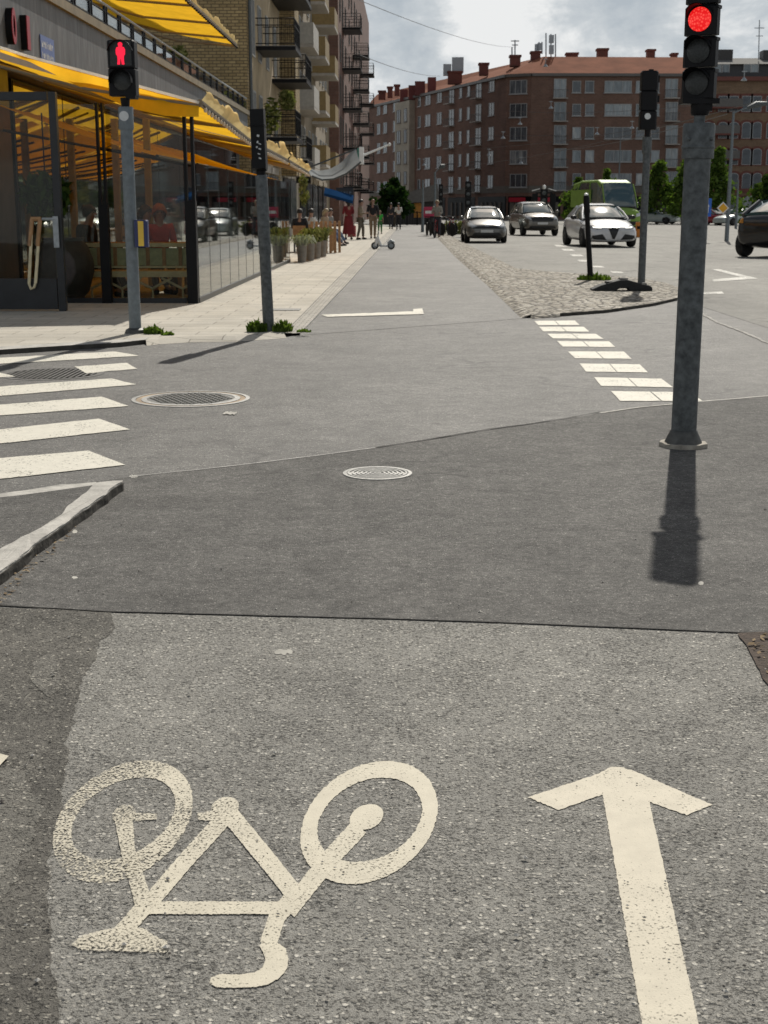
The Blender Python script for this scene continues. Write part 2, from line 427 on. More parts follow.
def cobble(name):
    m, nt, b = newmat(name)
    b.inputs['Roughness'].default_value = .85; b.inputs['Specular IOR Level'].default_value = .3
    v = coords(nt)
    f1 = nd(nt, 'ShaderNodeTexVoronoi', feature='F1', Scale=6.2); nt.links.new(v, f1.inputs['Vector'])
    ed = nd(nt, 'ShaderNodeTexVoronoi', feature='DISTANCE_TO_EDGE', Scale=6.2); nt.links.new(v, ed.inputs['Vector'])
    sep = nd(nt, 'ShaderNodeSeparateColor'); nt.links.new(f1.outputs['Color'], sep.inputs[0])
    st = ramp(nt, [(0, (.28, .25, .20)), (.5, (.43, .39, .32)), (1, (.56, .52, .45))], sep.outputs['Red'])
    gap = ramp(nt, [(.03, 0), (.16, 1)], ed.outputs['Distance'])
    c = mixc(nt, gap, (.06, .052, .04), st)
    c = mixc(nt, 1.0, c, ramp(nt, [(.3, .82), (.7, 1.15)], noise_tex(nt, v, 1.2, 5)), 'MULTIPLY')
    nt.links.new(c, b.inputs['Base Color'])
    h = ramp(nt, [(0, 0), (.35, 1)], ed.outputs['Distance'])
    bump(nt, b, h, 1.0, .04); return m
M['cobble'] = cobble('pale cobbles')

# ------------------------------------------------------------------ ground sheets
g = MB(); g.add([(-400, -20, 0), (400, -20, 0), (400, 900, 0), (-400, 900, 0)], [(0, 1, 2, 3)])
g.build('ground', M['road'], kind='structure')

px = lambda L, z=0.0: [G(a, b, z) for a, b in L]
seam_far = [(-60, 505), (130, 478), (260, 464), (375, 449), (457, 436), (485, 431), (570, 419), (640, 408), (768, 397), (860, 389)]
seam_near = [(860, 640), (768, 634), (740, 634), (620, 629), (500, 624), (380, 620), (260, 617), (110, 613), (0, 607), (-90, 603)]
# newer dark asphalt between the two joints
sheet('asphalt_patch', px(seam_far + seam_near), .006, M['patch'], jitter=.012, seg=.12)
# old pale lane the symbols are painted on
near = [(a, b - 1) for a, b in reversed(seam_near)]
sheet('cycle_lane_near', px(near) + [Vector((3.2, -2.5, 0)), Vector((-2.6, -2.5, 0))], .003, M['old'])
edge = [(112, 612), (116, 628), (100, 643), (94, 660), (83, 680), (78, 702), (70, 730), (68, 760), (60, 800), (52, 850), (46, 900), (50, 960), (58, 1024)]
sheet('repaired_asphalt', px(edge) + [G(64, 1090), Vector((-1.1, 0, 0)), Vector((-2.2, 1, 0)), G(-60, 606), G(40, 610)], .0045, M['repair'], jitter=.03, seg=.012)
sheet('worn_asphalt', px([(36, 660), (52, 655), (60, 672), (62, 690), (50, 700), (38, 690), (30, 676)]), .0058, M['worn'], jitter=.035, seg=.012)
sheet('worn_asphalt', px([(-60, 760), (0, 765), (22, 775), (40, 800), (34, 840), (18, 880), (-6, 905), (-70, 900)]), .0058, M['worn'], jitter=.05, seg=.012)
# tarred joints
def seam(name, L, w0, z, m):
    P = px(L); a = []; b = []
    pts = []
    for i in range(len(P) - 1):
        n = max(2, int((P[i + 1] - P[i]).length / .05))
        pts += [P[i].lerp(P[i + 1], k / n) for k in range(n)]
    pts.append(P[-1])
    mb = MB(); vs = []
    for i, p in enumerate(pts):
        t = (pts[min(i + 1, len(pts) - 1)] - pts[max(i - 1, 0)]).normalized(); n = Vector((-t.y, t.x, 0))
        w = w0 * (.55 + .7 * abs(pnoise(p * 2.3)) + .8 * max(0, pnoise(p * 9))); off = n * (pnoise(p * 5 + Vector((3, 0, 0))) * w0 * .7)
        vs += [p + off - n * w + Vector((0, 0, z)), p + off + n * w + Vector((0, 0, z))]
    mb.add(vs, [(2 * i, 2 * i + 1, 2 * i + 3, 2 * i + 2) for i in range(len(pts) - 1)])
    return mb.build(name, m, kind='structure', recalc=False)
seam('tar_joint', [(a, b) for a, b in seam_near if -90 <= a <= 860], .0055, .0072, M['seam'])
seam('tar_joint', [(375, 449), (420, 442), (457, 436), (485, 431), (530, 425), (570, 419), (600, 413)], .012, .010, M['seam'])
seam('tar_joint', [(130, 478), (200, 471), (260, 464), (320, 456.5), (375, 449)], .006, .010, M['paleiron'])
seam('tar_joint', [(600, 414), (640, 408.5), (700, 402.5), (768, 397), (840, 391)], .014, .010, M['chalk'])
seam('tar_joint', [(700, 313), (718, 323), (745, 333), (780, 349)], .03, .007, M['palejoint'])

# carriageway for cars on the right, lighter asphalt
isl_r = [(677, 300.6), (680, 295), (678, 290), (667, 285.5), (640, 280), (588, 276), (545, 273), (516, 270), (500, 262), (478, 251), (458, 240.5), (447, 235), (437, 227)]
sheet('carriageway', px(list(reversed(isl_r))) + px([(690, 303), (768, 328), (900, 372)]) + [Vector((60, 20, 0)), Vector((90, 175, 0)), Vector((2, 175, 0))], .003, M['carriage'])
# cycle lane beyond the crossing
lane_l = [(300, 335.5), (351.7, 280), (369.3, 260), (387, 241), (398, 228)]
lane_r = [(531, 318), (495, 286), (462, 259), (443, 241), (430, 229)]
sheet('cycle_lane_far', px(lane_l) + px(list(reversed(lane_r))), .003, M['lane'])

# cobbled island with its kerb
isl_front = [(531, 318), (560, 316.5), (606, 313), (654, 306), (677, 300.6)]
isl_poly = px(isl_front[:-1]) + px(isl_r) + px([(430, 227)]) + px(list(reversed(lane_r))[1:-1])
mb = MB(); n = len(isl_poly)
io = sheet('cobbled_island', isl_poly, .045, M['cobble'])
Q = isl_poly
def kerb_faces(name, idx, m, z):
    mb = MB()
    for i in idx:
        a, b = Q[i], Q[(i + 1) % n]
        mb.add([(a.x, a.y, 0), (b.x, b.y, 0), (b.x, b.y, z), (a.x, a.y, z)], [(0, 1, 2, 3)])
    mb.build(name, m, kind='structure', recalc=False)
nf = len(isl_front) + 5
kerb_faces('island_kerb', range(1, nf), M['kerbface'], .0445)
mb = MB(); so_ = Vector((-.14, -.03, 0))
for i in [0] + list(range(nf, n)):
    a, b = Q[i], Q[(i + 1) % n]; o1 = so_ if i else Vector((-.02, -.16, 0))
    mb.add([(a.x + o1.x, a.y + o1.y, .0042), (b.x + o1.x, b.y + o1.y, .0042), (b.x, b.y, .0448), (a.x, a.y, .0448)], [(0, 1, 2, 3)])
mb.build('island_edge', M['cobble'], kind='structure', recalc=False)

# paved footway on the left, its kerb and the sett border along the lane
pv_front = [(-160, 368), (0, 354.5), (60, 350.5), (120, 347), (146, 344), (158, 342.5), (190, 340.5), (235, 340), (262, 338), (284, 336.5)]
sett_l = [(284, 336.5), (338, 280), (358, 260), (379, 241), (393, 228)]
P1 = px(pv_front) + px(sett_l[1:]) + [Vector((-12, 170, 0)), Vector((-60, 170, 0)), Vector((-60, 13, 0))]
sheet('pavement', P1, .045, M['slab'])
mb = MB()
f = px(pv_front)
for a, b in zip(f[:-1], f[1:]):
    mb.add([(a.x, a.y, 0), (b.x, b.y, 0), (b.x, b.y, .0445), (a.x, a.y, .0445)], [(0, 1, 2, 3)])
mb.v = mb.v[:4 * 4]; mb.f = mb.f[:4]; mb.sm = mb.sm[:4]
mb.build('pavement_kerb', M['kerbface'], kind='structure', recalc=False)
mb = MB(); off_ = Vector((.05, -.22, 0))
for a, b in zip(f[4:-1], f[5:]):
    a2, b2 = a + off_, b + off_
    mb.add([(a2.x, a2.y, .002), (b2.x, b2.y, .002), (b.x, b.y, .0448), (a.x, a.y, .0448)], [(0, 1, 2, 3)])
mb.build('dropped_kerb', M['slab'], kind='structure', recalc=False)
kerbtop = px([(-160, 368), (0, 354.5), (60, 350.5), (120, 347), (146, 344), (150, 341.5), (120, 344.2), (60, 347.6), (0, 351.4), (-160, 363.5)])
sheet('kerb_top', kerbtop, .049, M['granite'], jitter=.012)
ss = px(sett_l); ll = px(lane_l)
sheet('sett_border', ss + list(reversed(ll)), .03, M['setts'])
mb = MB()
for a, b in zip(ll[:-1], ll[1:]): mb.add([(a.x, a.y, 0), (b.x, b.y, 0), (b.x, b.y, .0295), (a.x, a.y, .0295)], [(0, 1, 2, 3)])
for a, b in zip(ss[:-1], ss[1:]): mb.add([(a.x, a.y, .0305), (b.x, b.y, .0305), (b.x, b.y, .0445), (a.x, a.y, .0445)], [(0, 1, 2, 3)])
mb.build('sett_edge', M['granite'], kind='structure', recalc=False)

# triangular refuge with granite kerbs, lower left
zk = .06
kt = [(-90, 592), (0, 549), (50, 523), (96, 483), (122, 480), (112, 489), (68, 521), (34, 545), (0, 572), (-90, 640)]
ref = px([(-90, 592), (0, 549), (50, 523), (96, 484), (60, 489), (0, 497), (-90, 508)], zk)
sheet('refuge_asphalt', ref, zk - .004, M['patch'])
ktop = [G(a, b, zk) for a, b in kt]
def rough_kerb(name, poly, z1, m, seg=.03, jit=.016):
    P = [Vector((p.x, p.y, 0)) for p in poly]; Q = []
    for i, a in enumerate(P):
        b = P[(i + 1) % len(P)]; nn = max(1, int((b - a).length / seg))
        nr = Vector((-(b - a).y, (b - a).x, 0)).normalized()
        for k in range(nn):
            p = a.lerp(b, k / nn); Q.append(p + nr * (pnoise(p * 4) + .4 * pnoise(p * 13)) * jit)
    mb = MB(); N = len(Q)
    zz = [z1 + pnoise(p * 7) * .006 for p in Q]
    vs = [(p.x, p.y, -.02 if 'top' not in name else z1 - .011) for p in Q] + [(p.x + pnoise(p * 8) * .006, p.y + pnoise(p * 9) * .006, z * .6 if 'top' not in name else z - .004) for p, z in zip(Q, zz)] + [(p.x, p.y, z) for p, z in zip(Q, zz)]
    fs = [tuple(range(2 * N, 3 * N))]
    for r in range(2): fs += [(r * N + i, r * N + (i + 1) % N, (r + 1) * N + (i + 1) % N, (r + 1) * N + i) for i in range(N)]
    mb.add(vs, fs); o = mb.build(name, m, kind='structure')
    return o
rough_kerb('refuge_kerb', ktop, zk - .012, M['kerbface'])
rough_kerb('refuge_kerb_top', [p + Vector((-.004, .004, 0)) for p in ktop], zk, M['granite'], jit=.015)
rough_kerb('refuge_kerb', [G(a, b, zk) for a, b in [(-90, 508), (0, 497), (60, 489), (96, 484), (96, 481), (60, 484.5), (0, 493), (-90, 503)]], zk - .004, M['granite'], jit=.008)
# gutter hollow, lower right, with litter
sheet('gutter_soil', px([(738, 636), (770, 634), (860, 640), (860, 800), (800, 740), (768, 690), (757, 668), (748, 652)]), .009, M['soil'], jitter=.02, seg=.04)
M['litter'] = leafmat('dry litter', (.10, .065, .04), (.42, .33, .22), .1)
mb = MB()
for i in range(150):
    t = random.random(); q = G(748 + random.random() * 90, 640 + random.random() * 60); q.z = .012 + random.random() * .012
    if q.x < G(748 + (q.y < 0), 650).x: continue
    a = random.random() * 6.28; s = .006 + random.random() * .016
    d1 = Vector((math.cos(a), math.sin(a), random.uniform(-.3, .3))) * s; d2 = Vector((-math.sin(a), math.cos(a), random.uniform(-.3, .5))) * s * .5
    mb.add([q - d1, q + d2, q + d1, q - d2], [(0, 1, 2, 3)])
mb.build('leaf_litter', M['litter'], kind='stuff', label='dry brown leaf litter in the hollow by the right edge of the lane', cat='litter', recalc=False)
mb = MB()
for i in range(110):
    t = random.random(); q = G(-10 + 100 * t + random.uniform(-6, 6), 600 - 95 * t + random.uniform(-2, 14)); q.z = .010 + random.random() * .006
    a = random.random() * 6.28; s = .004 + random.random() * .012
    d1 = Vector((math.cos(a), math.sin(a), random.uniform(-.2, .2))) * s; d2 = Vector((-math.sin(a), math.cos(a), random.uniform(-.2, .4))) * s * .5
    mb.add([q - d1, q + d2, q + d1, q - d2], [(0, 1, 2, 3)])
mb.build('leaf_litter', M['litter'], kind='stuff', label='crumbs of dry litter along the foot of the granite refuge kerb', cat='litter', recalc=False)

rg = random.Random(21); mb = MB()
for i in range(420):
    q = G(rg.uniform(0, 768), 430 + 590 * rg.random() ** .8); s = rg.uniform(.0016, .0045) * (1 if rg.random() < .9 else 1.7); q.z = .008 + s * .3
    a = rg.random() * 6.28; u = Vector((math.cos(a), math.sin(a), 0)) * s * rg.uniform(.8, 1.5); w_ = Vector((-math.sin(a), math.cos(a), 0)) * s; t_ = Vector((0, 0, s * .6))
    mb.add([q - u, q - w_, q + u, q + w_, q + t_, q - t_], [(0, 1, 4), (1, 2, 4), (2, 3, 4), (3, 0, 4), (1, 0, 5), (2, 1, 5), (3, 2, 5), (0, 3, 5)])
mb.build('grit', leafmat('mixed grit', (.10, .09, .08), (.62, .59, .53), 0), kind='stuff', label='loose pale grit scattered over the near asphalt', cat='grit', recalc=False)

# ------------------------------------------------------------------ painted markings
def ellipse(cx, cy, W, H, sh, n=56):
    k = math.sqrt(max(1, H * H - sh * sh))
    return [(cx + W * math.cos(2 * math.pi * i / n), cy - sh * math.cos(2 * math.pi * i / n) + k * math.sin(2 * math.pi * i / n)) for i in range(n)]
def zp(L, ox, oy, s): return [(ox + a / s, oy + b / s) for a, b in L]
def stroke(L, w):
    """band of pixel width w round a polyline of photo points, mitred"""
    P = [Vector((a, b, 0)) for a, b in L]; l = []; r = []
    if not hasattr(w, '__len__'): w = [w] * len(P)
    for i, p in enumerate(P):
        t0 = (P[i] - P[i - 1]).normalized() if i else (P[1] - P[0]).normalized()
        t1 = (P[i + 1] - P[i]).normalized() if i < len(P) - 1 else t0
        t = (t0 + t1).normalized(); n = Vector((-t.y, t.x, 0)); k = 1 / max(.5, n.dot(Vector((-t0.y, t0.x, 0))))
        l.append(p + n * w[i] / 2 * k); r.append(p - n * w[i] / 2 * k)
    return [(p.x, p.y) for p in l] + [(p.x, p.y) for p in reversed(r)]
zc = [.0050]
def flat(poly_px, mb):
    zc[0] += .0001
    pts = [G(a, b) for a, b in poly_px]
    bm = bmesh.new(); vs = [bm.verts.new((p.x, p.y, zc[0])) for p in pts]; f = bm.faces.new(vs); f.normal_update()
    bmesh.ops.triangulate(bm, faces=[f], ngon_method='EAR_CLIP')
    for fc in bm.faces:
        fc.normal_update()
        if fc.normal.z < 0: fc.normal_flip()
    bm.verts.index_update()
    mb.add([v.co.copy() for v in bm.verts], [[v.index for v in fc.verts] for fc in bm.faces]); bm.free()
def ring(o, i, mb):
    zc[0] += .0001; n = len(o)
    a = [G(*p) for p in o]; b = [G(*p) for p in i]
    vs = [(p.x, p.y, zc[0]) for p in a] + [(p.x, p.y, zc[0]) for p in b]
    mb.add(vs, [(k, (k + 1) % n, n + (k + 1) % n, n + k) for k in range(n)])
def rag(poly, amp=.8, seg=1.6):
    out = []
    for i, a in enumerate(poly):
        a = Vector((a[0], a[1], 0)); b = Vector((poly[(i + 1) % len(poly)][0], poly[(i + 1) % len(poly)][1], 0))
        L = (b - a).length; k = max(1, int(L / seg)); n = Vector((-(b - a).y, (b - a).x, 0)).normalized() if L > 0 else Vector()
        for q in range(k):
            p = a.lerp(b, q / k); p = p + n * amp * (.9 * pnoise(p * .33) + .7 * pnoise(p * .9) + .8 * pnoise(p * 2.3)); out.append((p.x, p.y))
    return out
def wob(L, amp=1.0): return [(x + amp * pnoise(Vector((x * .35, y * .35, 0))) + amp * .7 * pnoise(Vector((x * 1.7, y * 1.7, 3))), y + amp * pnoise(Vector((x * .35, y * .35, 9)))) for x, y in L]
bz = lambda L: zp(L, 0, 740, 1.6696)
xw0 = G(60, 850).x; xw1 = G(330, 850).x
M['paint_bike'] = paintmat('worn symbol paint', (.60, .55, .435), wear=.33, wscale=150, wearmap=(xw0, xw1, .185), soft=.06)
sym = thing('bicycle_symbol', 'worn cream bicycle symbol painted upside down on the near cycle lane', 'road marking')
mb = MB(); ring(wob(ellipse(369.1, 824.4, 68.6, 61.7, 15.6, 300)), wob(ellipse(369.8, 821.7, 52.4, 42.2, 11, 300)), mb); mb.build('front_wheel', M['paint_bike'], sym, recalc=False)
mb = MB(); ring(wob(ellipse(122.8, 823.5, 70, 61.4, 20, 300)), wob(ellipse(123.4, 820.4, 52, 41.3, 15, 300)), mb); mb.build('rear_wheel', M['paint_bike'], sym, recalc=False)
mb = MB()
flat(rag(bz(stroke([(600, 148), (545, 208), (480, 290)], 30)), .6), mb)
flat(rag(ellipse(366.5, 819, 17, 13, 3, 24), .5), mb)
flat(rag(bz(stroke([(488, 268), (462, 300), (448, 345)], 28)), .6), mb)
flat(rag(bz([(438, 338), (462, 342), (477, 352), (482, 370), (478, 388), (466, 402), (448, 412), (425, 417), (395, 418), (362, 417), (350, 411), (352, 401), (368, 395), (400, 396), (425, 392), (438, 384), (443, 372), (439, 358), (434, 348)]), .6), mb)
flat(rag(bz(stroke([(245, 284), (340, 284), (490, 284)], 21)), .6), mb)
flat(rag(bz(stroke([(378, 130), (310, 205), (248, 278)], 27)), .6), mb)
flat(rag(bz(stroke([(384, 128), (440, 196), (498, 268)], 30)), .6), mb)
flat(rag(bz(stroke([(358, 130), (330, 131)], [18, 11])), .6), mb)
flat(rag(bz(stroke([(262, 132), (205, 131)], [9, 16])), .6), mb)
flat(rag(ellipse(225, 810, 14, 11, 2, 24), .5), mb)
flat(rag(ellipse(124, 816, 12, 9, 2, 24), .5), mb)
flat(rag(bz(stroke([(206, 132), (214, 190), (242, 282)], [30, 24, 30])), .6), mb)
mb.build('frame', M['paint_bike'], sym, recalc=False)
mb = MB()
flat(rag(bz(stroke([(242, 282), (200, 330)], 28)), .6), mb)
flat(rag(bz([(118, 346), (135, 332), (170, 322), (205, 316), (240, 319), (265, 336), (280, 340), (278, 360), (200, 357), (140, 356)]), .8), mb)
mb.build('saddle', M['paint_bike'], sym, recalc=False)

az = lambda L: zp(L, 440, 720, 2.341)
mb = MB(); zc[0] = .0050
flat(rag(az([(370, 130), (400, 114), (425, 114), (450, 122), (638, 203), (577, 227), (490, 196), (604, 712), (650, 920), (516, 920), (472, 712), (381, 179), (278, 215), (205, 185)]), .75, 2), mb)
mb.build('direction_arrow', M['paint_arrow'], label='cream straight ahead arrow painted beside the bicycle symbol on the near lane', cat='road marking', recalc=False)

# zebra crossing on the left
def bar(L):     # far edge and near edge carried on to the left, out of frame
    P = [Vector(p) for p in zp(L, 0, 320, 2.954)]
    tl, tr, br, bl = P
    ext = lambda a, b: a + (a - b).normalized() * 160
    return [tuple(ext(tl, tr)), tuple(tr), tuple(br), tuple(ext(bl, br))]
zeb = thing('zebra_crossing', 'white zebra stripes across the side road in front of the left kerb', 'crossing')
zeb_bars = [[(0, 113), (340, 94), (412, 107), (0, 131)], [(0, 198), (330, 174), (402, 192), (0, 226)], [(0, 252), (300, 228), (380, 256), (0, 284)],
            [(0, 325), (292, 293), (384, 325), (0, 367)], [(0, 410), (262, 388), (370, 430), (0, 472)]]
zc[0] = .005
for L in zeb_bars:
    mb = MB(); flat(rag(bar(L), .25, 6), mb); mb.build('stripe', M['paint'], zeb, recalc=False); zc[0] = .005
for L in ([(220, 139), (375, 128), (405, 145), (255, 159)], [(-160, 166), (0, 157), (45, 168), (-160, 182)]):
    mb = MB(); flat(rag(zp(L, 0, 320, 2.954), .3, 5), mb); mb.build('stripe', M['paint'], zeb, recalc=False, label='short broken stripe beside the drain grate')
# cycle crossing blocks on the right
cyc = thing('cycle_crossing', 'double row of white square blocks across the road towards the cobbled island', 'crossing')
rows = [[(98, 204), (215, 203), (228, 216), (110, 216)], [(112, 221), (240, 221), (256, 235), (124, 234)], [(135, 241), (275, 241), (297, 256), (152, 254)],
        [(163, 262), (312, 263), (330, 279), (180, 278)], [(195, 292), (355, 292), (377, 313), (215, 311)], [(228, 326), (400, 329), (424, 352), (246, 350)],
        [(270, 366), (462, 370), (496, 395), (290, 391)], [(318, 406), (545, 409), (580, 434), (345, 434)]]
for L in rows:
    P = [Vector(p) for p in zp(L, 500, 250, 2.866)]
    for k in range(2):
        u0, u1 = (0, .492) if k == 0 else (.508, 1)
        q = [P[0].lerp(P[1], u0), P[0].lerp(P[1], u1), P[3].lerp(P[2], u1), P[3].lerp(P[2], u0)]
        zc[0] = .0045; mb = MB(); flat(rag([tuple(p) for p in q], .22, 5), mb); mb.build('block', M['paint'], cyc, recalc=False)
zc[0] = .012; mb = MB(); flat(rag(zp([(240, 105), (512, 95), (512, 88), (538, 86), (543, 103), (258, 111)], 240, 280, 2.954), .25, 6), mb)
mb.build('stop_line', M['paint'], label='white stop line with a hooked end across the far cycle lane', cat='road marking', recalc=False)
zc[0] = .010; mb = MB(); flat([(711, 269.5), (719, 269.5), (758, 279), (714, 282), (712, 280), (741, 277.5)], mb)
mb.build('lane_arrow', M['paint_worn'], label='worn white arrow head on the carriageway below the black car', cat='road marking', recalc=False)
ld = None
for i, (a, b) in enumerate([(567, 250), (576, 255.5), (583, 261), (597, 267), (616, 272.5), (560, 246)]):
    zc[0] = .010; mb = MB(); flat([(a - 6, b - .9), (a + 5, b - .5), (a + 8, b + 1), (a - 3, b + .9)], mb)
    mb.build('lane_dash', M['paint_worn'], label='faded short white dash on the carriageway in front of the white car', cat='road marking', group='dashes ahead of the white car', recalc=False)
zc[0] = .010; mb = MB(); flat([(700, 292.8), (722, 292.2), (724, 294.4), (700, 295)], mb)
mb.build('stop_line', M['paint_worn'], label='short faded white line just right of the big signal pole', cat='road marking', recalc=False)
zc[0] = .012; mb = MB(); flat([(-40, 742), (-2, 757), (9, 760), (-3, 773), (-40, 790)], mb)
mb.build('paint_corner', M['paint_arrow'], label='tip of a cream painted mark at the left edge of the near lane', cat='road marking', recalc=False)
# pale flecks
for i, (a, b, w, h, t) in enumerate([(284, 653, 9, 2.6, 'smear of pale residue on the lane above the bicycle symbol'), (230, 414, 7, 1.4, 'pale fleck on the asphalt below the round manhole ring'),
                     (134, 477.5, 4.5, 1.2, 'pale fleck beside the tip of the granite refuge'), (701, 585, 2.6, 1.8, 'small white scrap at the tip of the signal shadow'),
                     (75, 533, 2.6, 1.8, 'small white scrap at the foot of the refuge kerb'), (75, 579, 3, 1.2, 'grey scrap on the dark asphalt below the refuge kerb')]):
    zc[0] = .0042 if i == 0 else .0068; mb = MB(); flat(rag(ellipse(a, b, w, h, 0, 26), min(1.6, w * .22), 1.2), mb); mb.build('pale_fleck', M['chalk'], label=t, cat='speck', recalc=False)

# ------------------------------------------------------------------ manholes and drain
def manhole(pxc, rad, name, label, style):
    c = G(*pxc)
    t = thing(name, label, 'manhole', (c.x, c.y, 0))
    z = .005 if style == 'ring' else .0105
    if style == 'ring':
        m = MB(); m.lathe([(rad, 0), (rad, z), (rad * .93, z + .001), (rad * .93, 0)], n=48); m.build('outer_ring', M['paleiron'], t)
        m = MB(); m.lathe([(rad * .925, 0), (rad * .925, z - .003), (rad * .84, z - .003), (rad * .84, 0)], n=48); m.build('rust_ring', M['iron_orange'], t)
        m = MB(); m.lathe([(rad * .835, 0), (rad * .835, z), (rad * .74, z + .001), (rad * .74, 0)], n=48); m.build('frame', M['paleiron'], t)
        m = MB(); m.lathe([(rad * .735, 0), (rad * .735, z - .002), (0.0001, z - .002)], n=48)
        for i in range(-6, 7):
            for j in range(-6, 7):
                x, y = i * rad * .11 + (j % 2) * rad * .055, j * rad * .105
                if x * x + y * y < (rad * .66) ** 2: m.cbox((x, y, z), (rad * .065, rad * .065, .006), rz=.78)
        m.build('cover', M['darkmetal'], t)
    else:
        m = MB(); m.lathe([(rad, 0), (rad, z), (rad * .9, z + .001), (rad * .88, z - .004)], n=48); m.build('frame', M['paleiron'], t)
        m = MB(); prof = []
        for k in range(7):
            r0 = rad * (.87 - k * .125)
            prof += [(r0, z - .006), (r0 - .001, z + .002), (r0 - rad * .06, z + .002), (r0 - rad * .061, z - .006)]
        prof.append((0.0001, z - .006)); m.lathe(prof, n=48, smooth=False); m.build('cover', M['paleiron'], t)
        m = MB(); m.lathe([(rad * .07, z - .004), (rad * .07, z + .003), (.0001, z + .003)], n=16); m.build('lifting_socket', M['darkmetal'], t)
    return t
d1 = (G(377, 474) - CAM).length; d2 = (G(191, 399) - CAM).length
manhole((377.5, 474.5), 34.5 * d1 / F_PX * 1.0, 'manhole_cover', 'small round manhole cover with concentric rings in the middle of the dark patch', 'conc')
manhole((191, 399), 58 * d2 / F_PX, 'manhole_cover', 'large dark manhole with pale and rusty rings beside the zebra stripes', 'ring')
c = G(52, 374)
t = thing('drain_grate', 'worn iron drain grate sunk between the far zebra stripes', 'drain', (c.x, c.y, 0))
m = MB(); m.lathe([(.46, 0), (.46, .004), (.40, .004), (.40, 0)], n=40); m.build('frame', M['midiron'], t)
m = MB()
for i in range(-8, 9):
    L = math.sqrt(max(0, .38 ** 2 - (i * .046) ** 2)); m.box(i * .046 - .011, i * .046 + .011, -L, L, .001, .005)
m.build('bars', M['midiron'], t)
m = MB(); m.lathe([(.39, .0015), (.0001, .0015)], n=40); m.build('well', M['seam'], t)
c = G(281, 313)
m = MB(); m.cbox((0, 0, .002), (.55, .35, .012)); o = m.build('access_cover', M['darkmetal'], loc=(c.x, c.y, .045), label='small grey access cover set in the slabs behind the second signal pole', cat='cover')
# ------------------------------------------------------------------ shared object materials
M['galv'] = mat('galvanised steel', (.105, .115, .118), .6, .3, .3, var=.42, vscale=22, bmp=.2, bscale=30)
M['galv2'] = mat('pale galvanised steel', (.33, .36, .38), .5, .3, var=.2, vscale=14)
M['polegrey'] = mat('grey pole steel', (.165, .19, .205), .55, .3, .35, var=.22, vscale=14)
M['black'] = mat('black housing', (.007, .007, .008), .5, 0, .18, var=.2)
M['blackrub'] = mat('black rubber', (.02, .02, .02), .8, var=.35, vscale=15, bmp=.4)
M['concrete'] = mat('concrete', (.34, .31, .26), .9, var=.3, vscale=14, bmp=.7, bscale=60)
M['lens_off'] = mat('dark lens', (.035, .038, .038), .3, 0, .3, var=.35, vscale=80, bmp=.4, bscale=120)
M['white'] = mat('white paint', (.78, .78, .76), .5, var=.06)
M['sticker'] = mat('pale sticker', (.6, .62, .62), .5, var=.1)
M['yellow'] = mat('yellow paint', (.75, .5, .06), .5, var=.1)
M['bluebox'] = mat('dark blue plastic', (.02, .03, .11), .45, var=.1)
def redlens():
    m, nt, b = newmat('lit red lens')
    v = coords(nt)
    vo = nd(nt, 'ShaderNodeTexVoronoi', Scale=75.0); nt.links.new(v, vo.inputs['Vector'])
    c = ramp(nt, [(.1, (1, .10, .07)), (.6, (.75, .004, .006))], vo.outputs['Distance'])
    b.inputs['Base Color'].default_value = (.3, .01, .01, 1)
    nt.links.new(c, b.inputs['Emission Color']); b.inputs['Emission Strength'].default_value = 1.0
    return m
M['red'] = redlens()
M['redman'] = mat('lit red figure', (.3, .01, .02), .5, var=0, emit=(1, .01, .05), es=1.1)
M['grass'] = leafmat('weed leaves', (.05, .09, .015), (.16, .23, .05), .3)

def weed(name, c, r, h, n, label, seed, m='grass'):
    rnd = random.Random(seed); mb = MB()
    for i in range(n):
        a = rnd.random() * 6.28; rr = r * math.sqrt(rnd.random()); b = Vector((rr * math.cos(a), rr * math.sin(a) * .7, 0))
        hh = h * (.5 + .6 * rnd.random()) * (1.15 - .6 * rr / r); a2 = rnd.random() * 6.28; lean = Vector((math.cos(a2), math.sin(a2), 0)) * hh * .45
        w = .010 + .016 * rnd.random(); s = Vector((-math.sin(a2), math.cos(a2), 0)) * w
        mb.add([b - s, b + s, b + lean * .45 + s * .9 + Vector((0, 0, hh * .7)), b + lean * .45 - s * .9 + Vector((0, 0, hh * .7)), b + lean + Vector((0, 0, hh))], [(0, 1, 2, 3), (3, 2, 4)])
    return mb.build(name, M[m], loc=c, label=label, cat='weeds', recalc=False)

def lean_mat(base, top):
    """frame at the base whose z axis points to top"""
    z = (top - base).normalized(); x = Vector((1, 0, 0)); y = z.cross(x).normalized(); x = y.cross(z)
    return Matrix((x, y, z)).transposed().to_euler()

def pole_thing(name, label, basepx, zb, toppx, group=None):
    b = G(*basepx, zb); tp = PY(toppx[0], toppx[1], b.y)
    t = thing(name, label, 'traffic light', b, group=group)
    t.rotation_euler = lean_mat(b, tp)
    hz = lambda py: (PY(toppx[0], py, b.y).z - b.z)          # height above base for a photo row
    s = (b - CAM).length / F_PX
    return t, hz, b

